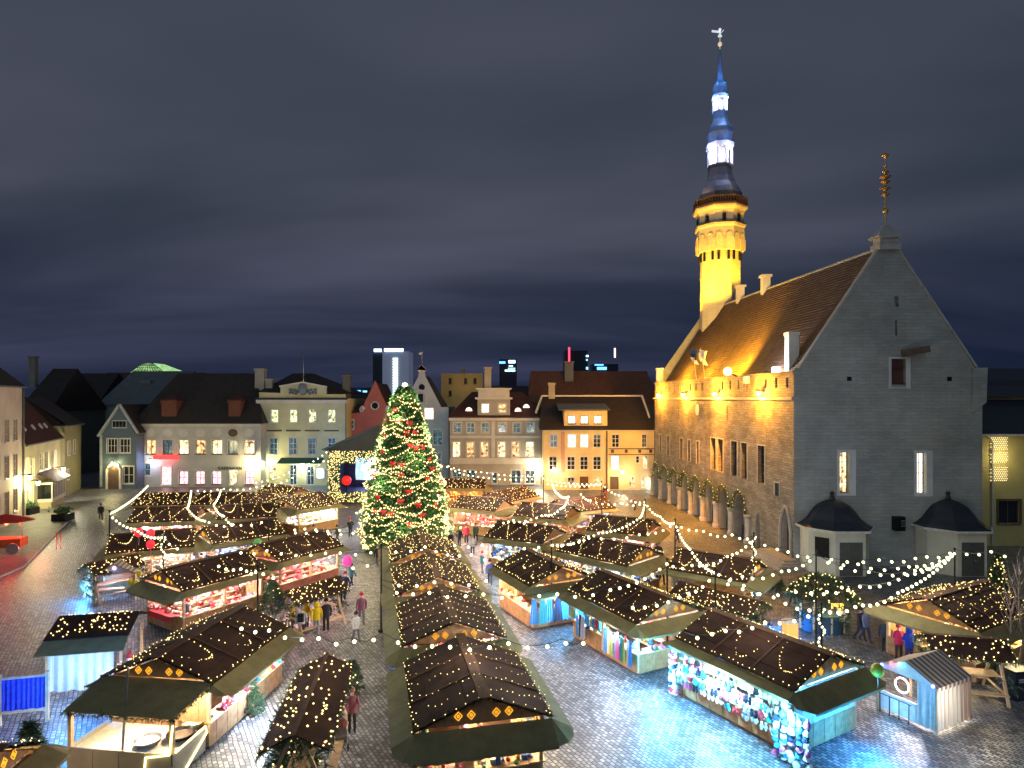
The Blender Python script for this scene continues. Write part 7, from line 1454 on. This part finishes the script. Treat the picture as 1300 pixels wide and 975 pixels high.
# ------------------------------------------------------------------ people
SKIN = (.5, .3, .22)
def outfit(jk, tr):
    nm = 'outfit_%02d%02d%02d_%02d' % (jk[0] * 99, jk[1] * 99, jk[2] * 99, tr[0] * 99 + tr[2] * 50)
    if nm in MATS: return MATS[nm]
    m = bpy.data.materials.new(nm); m.use_nodes = True; t = m.node_tree; b = t.nodes['Principled BSDF']; b.inputs['Roughness'].default_value = .8
    c = t.nodes.new('ShaderNodeTexCoord'); s = t.nodes.new('ShaderNodeSeparateXYZ'); lk(t, c.outputs['Object'], s.inputs[0]); d = t.nodes.new('ShaderNodeMath'); d.operation = 'DIVIDE'; lk(t, s.outputs[2], d.inputs[0]); d.inputs[1].default_value = 2
    r = t.nodes.new('ShaderNodeValToRGB'); r.color_ramp.interpolation = 'CONSTANT'; lk(t, d.outputs[0], r.inputs[0]); e = r.color_ramp.elements; e[0].position = 0; e[0].color = (.02, .018, .016, 1); e[1].position = .05; e[1].color = (*tr, 1); q = e.new(.43); q.color = (*jk, 1); q = e.new(.735); q.color = (*SKIN, 1); lk(t, r.outputs[0], b.inputs['Base Color']); MATS[nm] = m; return m
def body_mesh(pose):
    def go():
        st = .2 if pose == 'walk' else .03; V = [(0, 0, .92), (0, 0, 1.12), (0, .01, 1.32), (0, 0, 1.45), (0, -.01, 1.53), (0, -.02, 1.63), (0, -.02, 1.72)]; Rr = [(.15, .12), (.15, .115), (.17, .11), (.07, .07), (.06, .06), (.088, .1), (.06, .07)]; Ed = [(0, 1), (1, 2), (2, 3), (3, 4), (4, 5), (5, 6)]
        V.append((0, -.125, 1.615)); Rr.append((.018, .018)); Ed.append((5, 7))
        for sg in (-1, 1):
            b = len(V); f = st * sg; V += [(sg * .09, 0, .85), (sg * .1, -f * .5 - (.03 if pose == 'walk' else 0), .48), (sg * .1, -f + (.12 if pose == 'walk' and sg < 0 else 0), .09), (sg * .11, -f - .14 + (.1 if pose == 'walk' and sg < 0 else 0), .05)]; Rr += [(.095, .1), (.065, .07), (.05, .055), (.045, .035)]; Ed += [(0, b), (b, b + 1), (b + 1, b + 2), (b + 2, b + 3)]
            a = len(V)
            if pose == 'hold': A = [(sg * .2, 0, 1.4), (sg * .26, .02, 1.13), (sg * .14, -.24, 1.12), (sg * .1, -.32, 1.14)]
            elif pose == 'push': A = [(sg * .2, -.02, 1.38), (sg * .24, -.18, 1.15), (sg * .2, -.42, 1.05), (sg * .2, -.5, 1.05)]
            else: A = [(sg * .2, 0, 1.4), (sg * .27, .03 + f * .5, 1.12), (sg * .27, -.05 + f * .8, .88), (sg * .26, -.08 + f * .9, .78)]
            V += A; Rr += [(.075, .075), (.058, .058), (.048, .048), (.042, .035)]; Ed += [(2, a), (a, a + 1), (a + 1, a + 2), (a + 2, a + 3)]
        me = bpy.data.meshes.new('body_src'); me.from_pydata(V, Ed, []); o = bpy.data.objects.new('body_src', me); COL.objects.link(o); sk = o.modifiers.new('s', 'SKIN'); sub = o.modifiers.new('d', 'SUBSURF'); sub.levels = sub.render_levels = 1
        lay = me.skin_vertices[0].data if me.skin_vertices else None
        if lay is None: return None
        for i, q in enumerate(Rr): lay[i].radius = q
        lay[0].use_root = True; bpy.context.view_layer.update(); ev = o.evaluated_get(bpy.context.evaluated_depsgraph_get()); out = bpy.data.meshes.new_from_object(ev); out.name = 'body'; bpy.data.objects.remove(o)
        out.polygons.foreach_set('use_smooth', [True] * len(out.polygons)); out.materials.clear(); out.materials.append(None); return out
    return cached(('body', pose), go)
def jacket_mesh():
    def go():
        m = MB(); pr = [(.19, .80), (.2, .86), (.19, 1.05), (.205, 1.25), (.19, 1.4), (.1, 1.49)]; N = 14
        for (r0, z0), (r1, z1) in zip(pr, pr[1:]):
            for k in range(N): a, b = 6.283 * k / N, 6.283 * (k + 1) / N; m.poly((r0 * math.cos(a), r0 * .72 * math.sin(a), z0), (r0 * math.cos(b), r0 * .72 * math.sin(b), z0), (r1 * math.cos(b), r1 * .72 * math.sin(b), z1), (r1 * math.cos(a), r1 * .72 * math.sin(a), z1))
        return m.mesh('jacket', None) if 0 else (lambda me: (me.polygons.foreach_set('use_smooth', [True] * len(me.polygons)), me)[1])(m.mesh('jacket', SKINM))
    return cached('jacket', go)
SKINM = M('skin', SKIN, .6)
def cap_mesh(kind):
    def go():
        m = MB()
        if kind == 'hood': m.lathe([(.1, 1.46), (.15, 1.52), (.155, 1.64), (.12, 1.75), (.02, 1.80)], 12, (0, .025, 0))
        else: m.lathe([(.118, 1.655), (.122, 1.70), (.11, 1.76), (.06, 1.815), (.01, 1.825)], 12, (0, -.015, 0)); m.ball((0, -.015, 1.84), .035, 6, 4)
        return m.mesh(kind, SKINM, True)
    return cached(('cap', kind), go)
def setmat(o, mat):
    o.material_slots[0].link = 'OBJECT'; o.material_slots[0].material = mat; return o
def person(label, p, face, jk, tr=(.02, .025, .04), hat=None, pose='walk', s=1.0, hood=False, group=None):
    t = thing('person', label, 'person', p, R(face), group); t.scale = (s,) * 3; setmat(link('body', body_mesh(pose), t), outfit(jk, tr)); jm = M('cloth_%02d_%02d_%02d' % tuple(int(c * 99) for c in jk), jk, .8, .15, 8); setmat(link('jacket', jacket_mesh(), t), jm)
    hm = jm if hood else M('wool_%02d_%02d_%02d' % tuple(int(c * 99) for c in (hat or (.03, .02, .015))), hat or (.03, .02, .015), .9); setmat(link('hood' if hood else 'knitted_cap' if hat else 'hair', cap_mesh('hood' if hood else 'hat'), t), hm); return t
YEJ = (.75, .52, .01); BLJ = (.01, .05, .5); RDJ = (.55, .02, .06); BK = (.012, .013, .02); NV = (.02, .03, .09); WHJ = (.55, .53, .5)
def gp(px, py): return G(px, py)
person('person in a yellow raincoat with the hood up, tallest of the yellow group', gp(402, 806), 200, YEJ, (.3, .3, .32), None, 'walk', 1.05, True)
person('person in a yellow raincoat leaning at the covered table', gp(389, 800), 160, YEJ, (.03, .03, .05), None, 'hold', .98, True)
person('person in a yellow raincoat half hidden by the white jacket', gp(371, 804), 120, YEJ, (.03, .03, .05), None, 'stand', .92, True)
pw = person('person in a white jacket carrying a black backpack', gp(383, 810), 185, WHJ, (.05, .03, .05), (.5, .45, .4), 'stand', 1.0)
m = MB(); m.box(-.16, .16, .12, .3, .98, 1.42); m.box(-.12, .12, .3, .36, 1.0, 1.25); bpk = m.build('backpack', IRON); bpk.location = pw.location; bpk.rotation_euler = pw.rotation_euler; tag(bpk, 'black backpack worn by the person in the white jacket', 'backpack')
person('person in black standing right of the yellow raincoats', gp(414, 802), 210, BK, BK, (.02, .02, .02), 'stand', 1.06)
person('person in blue grey bending at the nearest centre stall', gp(497, 872), 90, (.08, .14, .24), BK, (.1, .1, .12), 'hold', 1.0)
person('person in dark blue walking between grill stall and centre row', gp(438, 760), 170, NV, BK, (.35, .02, .05), 'walk', 1.0)
person('person beside the pink balloon in a red coat', gp(432, 765), 10, (.4, .02, .05), BK, None, 'walk', .96)
pp = person('person in a plum coat pushing the stroller', gp(447, 930), 20, (.2, .07, .09), BK, (.45, .2, .12), 'push', 1.0)
person('person in a pale coat near the Christmas tree base', gp(640, 735), 180, (.5, .55, .65), NV, (.5, .5, .5), 'walk', 1.0)
person('person in dark blue strolling right of the centre row', gp(622, 742), 0, (.05, .09, .28), NV, None, 'walk', 1.0)
person('person in a red coat in front of the red and white stall', gp(592, 690), 190, RDJ, BK, (.4, .03, .04), 'stand', 1.0)
person('person in black near the red coat by the tree', gp(583, 694), 160, BK, BK, (.05, .2, .08), 'stand', 1.0); person('person in dark green facing the tree', gp(604, 688), 200, (.03, .08, .05), BK, None, 'walk', .97)
person('couple walker in a dark coat near the drinks stall', gp(1092, 813), 30, BK, BK, None, 'walk', 1.02); person('couple walker in a grey blue coat near the drinks stall', gp(1099, 815), 20, (.12, .15, .24), (.03, .035, .09), (.1, .1, .1), 'walk', 1.05)
person('person in a dark coat at the corner of the drinks stall', gp(1124, 828), 320, (.03, .04, .06), BK, (.03, .03, .03), 'stand', 1.0)
person('person in a red jacket at the drinks stall counter', gp(1141, 838), 175, (.6, .02, .1), (.04, .03, .03), (.5, .02, .08), 'hold', 1.02); person('person in a bright blue hooded jacket at the drinks stall counter', gp(1154, 843), 185, (.01, .06, .6), (.03, .05, .2), None, 'hold', 1.08, True)
person('person in a plum coat walking by the arcade', gp(822, 716), 330, (.2, .08, .12), BK, None, 'walk', 1.02); person('person in dark blue walking by the arcade', gp(836, 718), 340, (.05, .07, .14), BK, (.1, .1, .1), 'walk', 1.05)
person('person with a pale cap behind the scarf stall', gp(797, 762), 150, (.08, .2, .5), NV, (.6, .6, .6), 'stand', 1.0); person('person in a blue jacket beside the bottle stall corner', gp(808, 757), 200, (.03, .15, .6), NV, None, 'stand', 1.0)
person('person in black before the stage', gp(470, 690), 10, BK, BK, None, 'stand', 1.0); person('person in a cream coat before the stage', gp(464, 689), 350, (.5, .42, .3), BK, (.45, .3, .2), 'stand', 1.0)
person('shopper in a dark coat passing the white curtained booth lane', gp(128, 660), 40, (.02, .03, .05), BK, None, 'walk', 1.0); person('person in black by the yellow house door', gp(768, 632), 10, BK, BK, None, 'stand', 1.0); person('person in a red hat at the sweets stall', gp(300, 772), 160, (.15, .05, .04), BK, (.5, .02, .03), 'hold', 1.0)
# the crowd in the lanes
rng = random.Random(77); JK = [('black', BK), ('navy', NV), ('grey', (.14, .15, .17)), ('plum', (.16, .05, .09)), ('olive', (.09, .10, .04)), ('tan', (.3, .2, .11)), ('dark red', (.3, .03, .04)), ('teal', (.03, .13, .16)), ('white', (.5, .5, .5))]
CROWD = [((628, 716), 'in the blue lit lane by the centre row'), ((612, 728), 'beside the third centre stall'), ((648, 752), 'looking at the dresses'), ((600, 705), 'by the last centre stall'), ((617, 672), 'by the red and white fronted stall'), ((572, 700), 'under the big Christmas tree'), ((655, 672), 'before the blue white lit front'), ((716, 668), 'near the dark roofed stall'), ((768, 640), 'outside the yellow house'), ((806, 648), 'crossing to the arcade'),
 ((446, 745), 'in the lane beside the pink balloon'), ((459, 792), 'in the lane left of the centre row'), ((452, 815), 'strolling past the covered table'), ((428, 690), 'before the stage posts'), ((445, 682), 'watching the stage'), ((398, 690), 'beside the white lit corner stall'), ((236, 800), 'behind the grill stall'), ((218, 792), 'near the sweets stall corner'), ((262, 742), 'at the white lit stall front'), ((840, 742), 'behind the scarf stall'), ((880, 760), 'by the fir dressed table'), ((1068, 806), 'near the fir crowned kiosk'), ((1006, 772), 'left of the fir crowned kiosk'), ((480, 720), 'left of the third centre stall'), ((700, 790), 'in front of the scarf stall'), ((860, 690), 'on the orange lit paving')]
for i, ((px, py), where) in enumerate(CROWD):
    jn, jc = JK[(i * 5 + 2) % 9]; hn, hc = rng.choice([('red', (.45, .03, .04)), ('grey', (.2, .2, .2)), ('white', (.55, .55, .52)), ('dark', None)])
    person('%s coated person with %s %s' % (jn, hn + (' cap' if hc else ' hair'), where), gp(px, py), rng.uniform(0, 360), jc, rng.choice([BK, NV, (.1, .1, .12)]), hc, rng.choice(['walk', 'stand', 'hold', 'walk']), rng.uniform(.92, 1.07))
# stroller
c = gp(432, 948); sr = thing('stroller', 'folding stroller with dark hood pushed across the setts', 'stroller', c, R(20)); m = MB(); m.hexa([(-.2, -.4, .35), (.2, -.4, .35), (.2, .15, .4), (-.2, .15, .4), (-.22, -.45, .6), (.22, -.45, .6), (.22, .2, .85), (-.22, .2, .85)]); m.build('seat', M('stroller_grey', (.15, .15, .17), .8), sr); m = MB(); m.lathe([(.28, 0), (.26, .12), (.16, .22), (.02, .26)], 10, (0, .02, .82)); m.build('hood', M('stroller_plum', (.2, .06, .07), .8), sr)
m = MB(); m.tube([(-.22, -.4, .2), (-.22, .3, .95), (-.22, .45, 1.02), (.22, .45, 1.02), (.22, .3, .95), (.22, -.4, .2)], .018, 6); m.build('handle', STEEL, sr)
for x, y in ((-.24, -.4), (.24, -.4), (-.24, .25), (.24, .25)): m = MB(); m.lathe([(.03, -.025), (.13, -.025), (.14, 0), (.13, .025), (.03, .025)], 12); w = m.build('wheel', IRON, sr); w.location = (x, y, .14); w.rotation_euler = (0, R(90), 0)
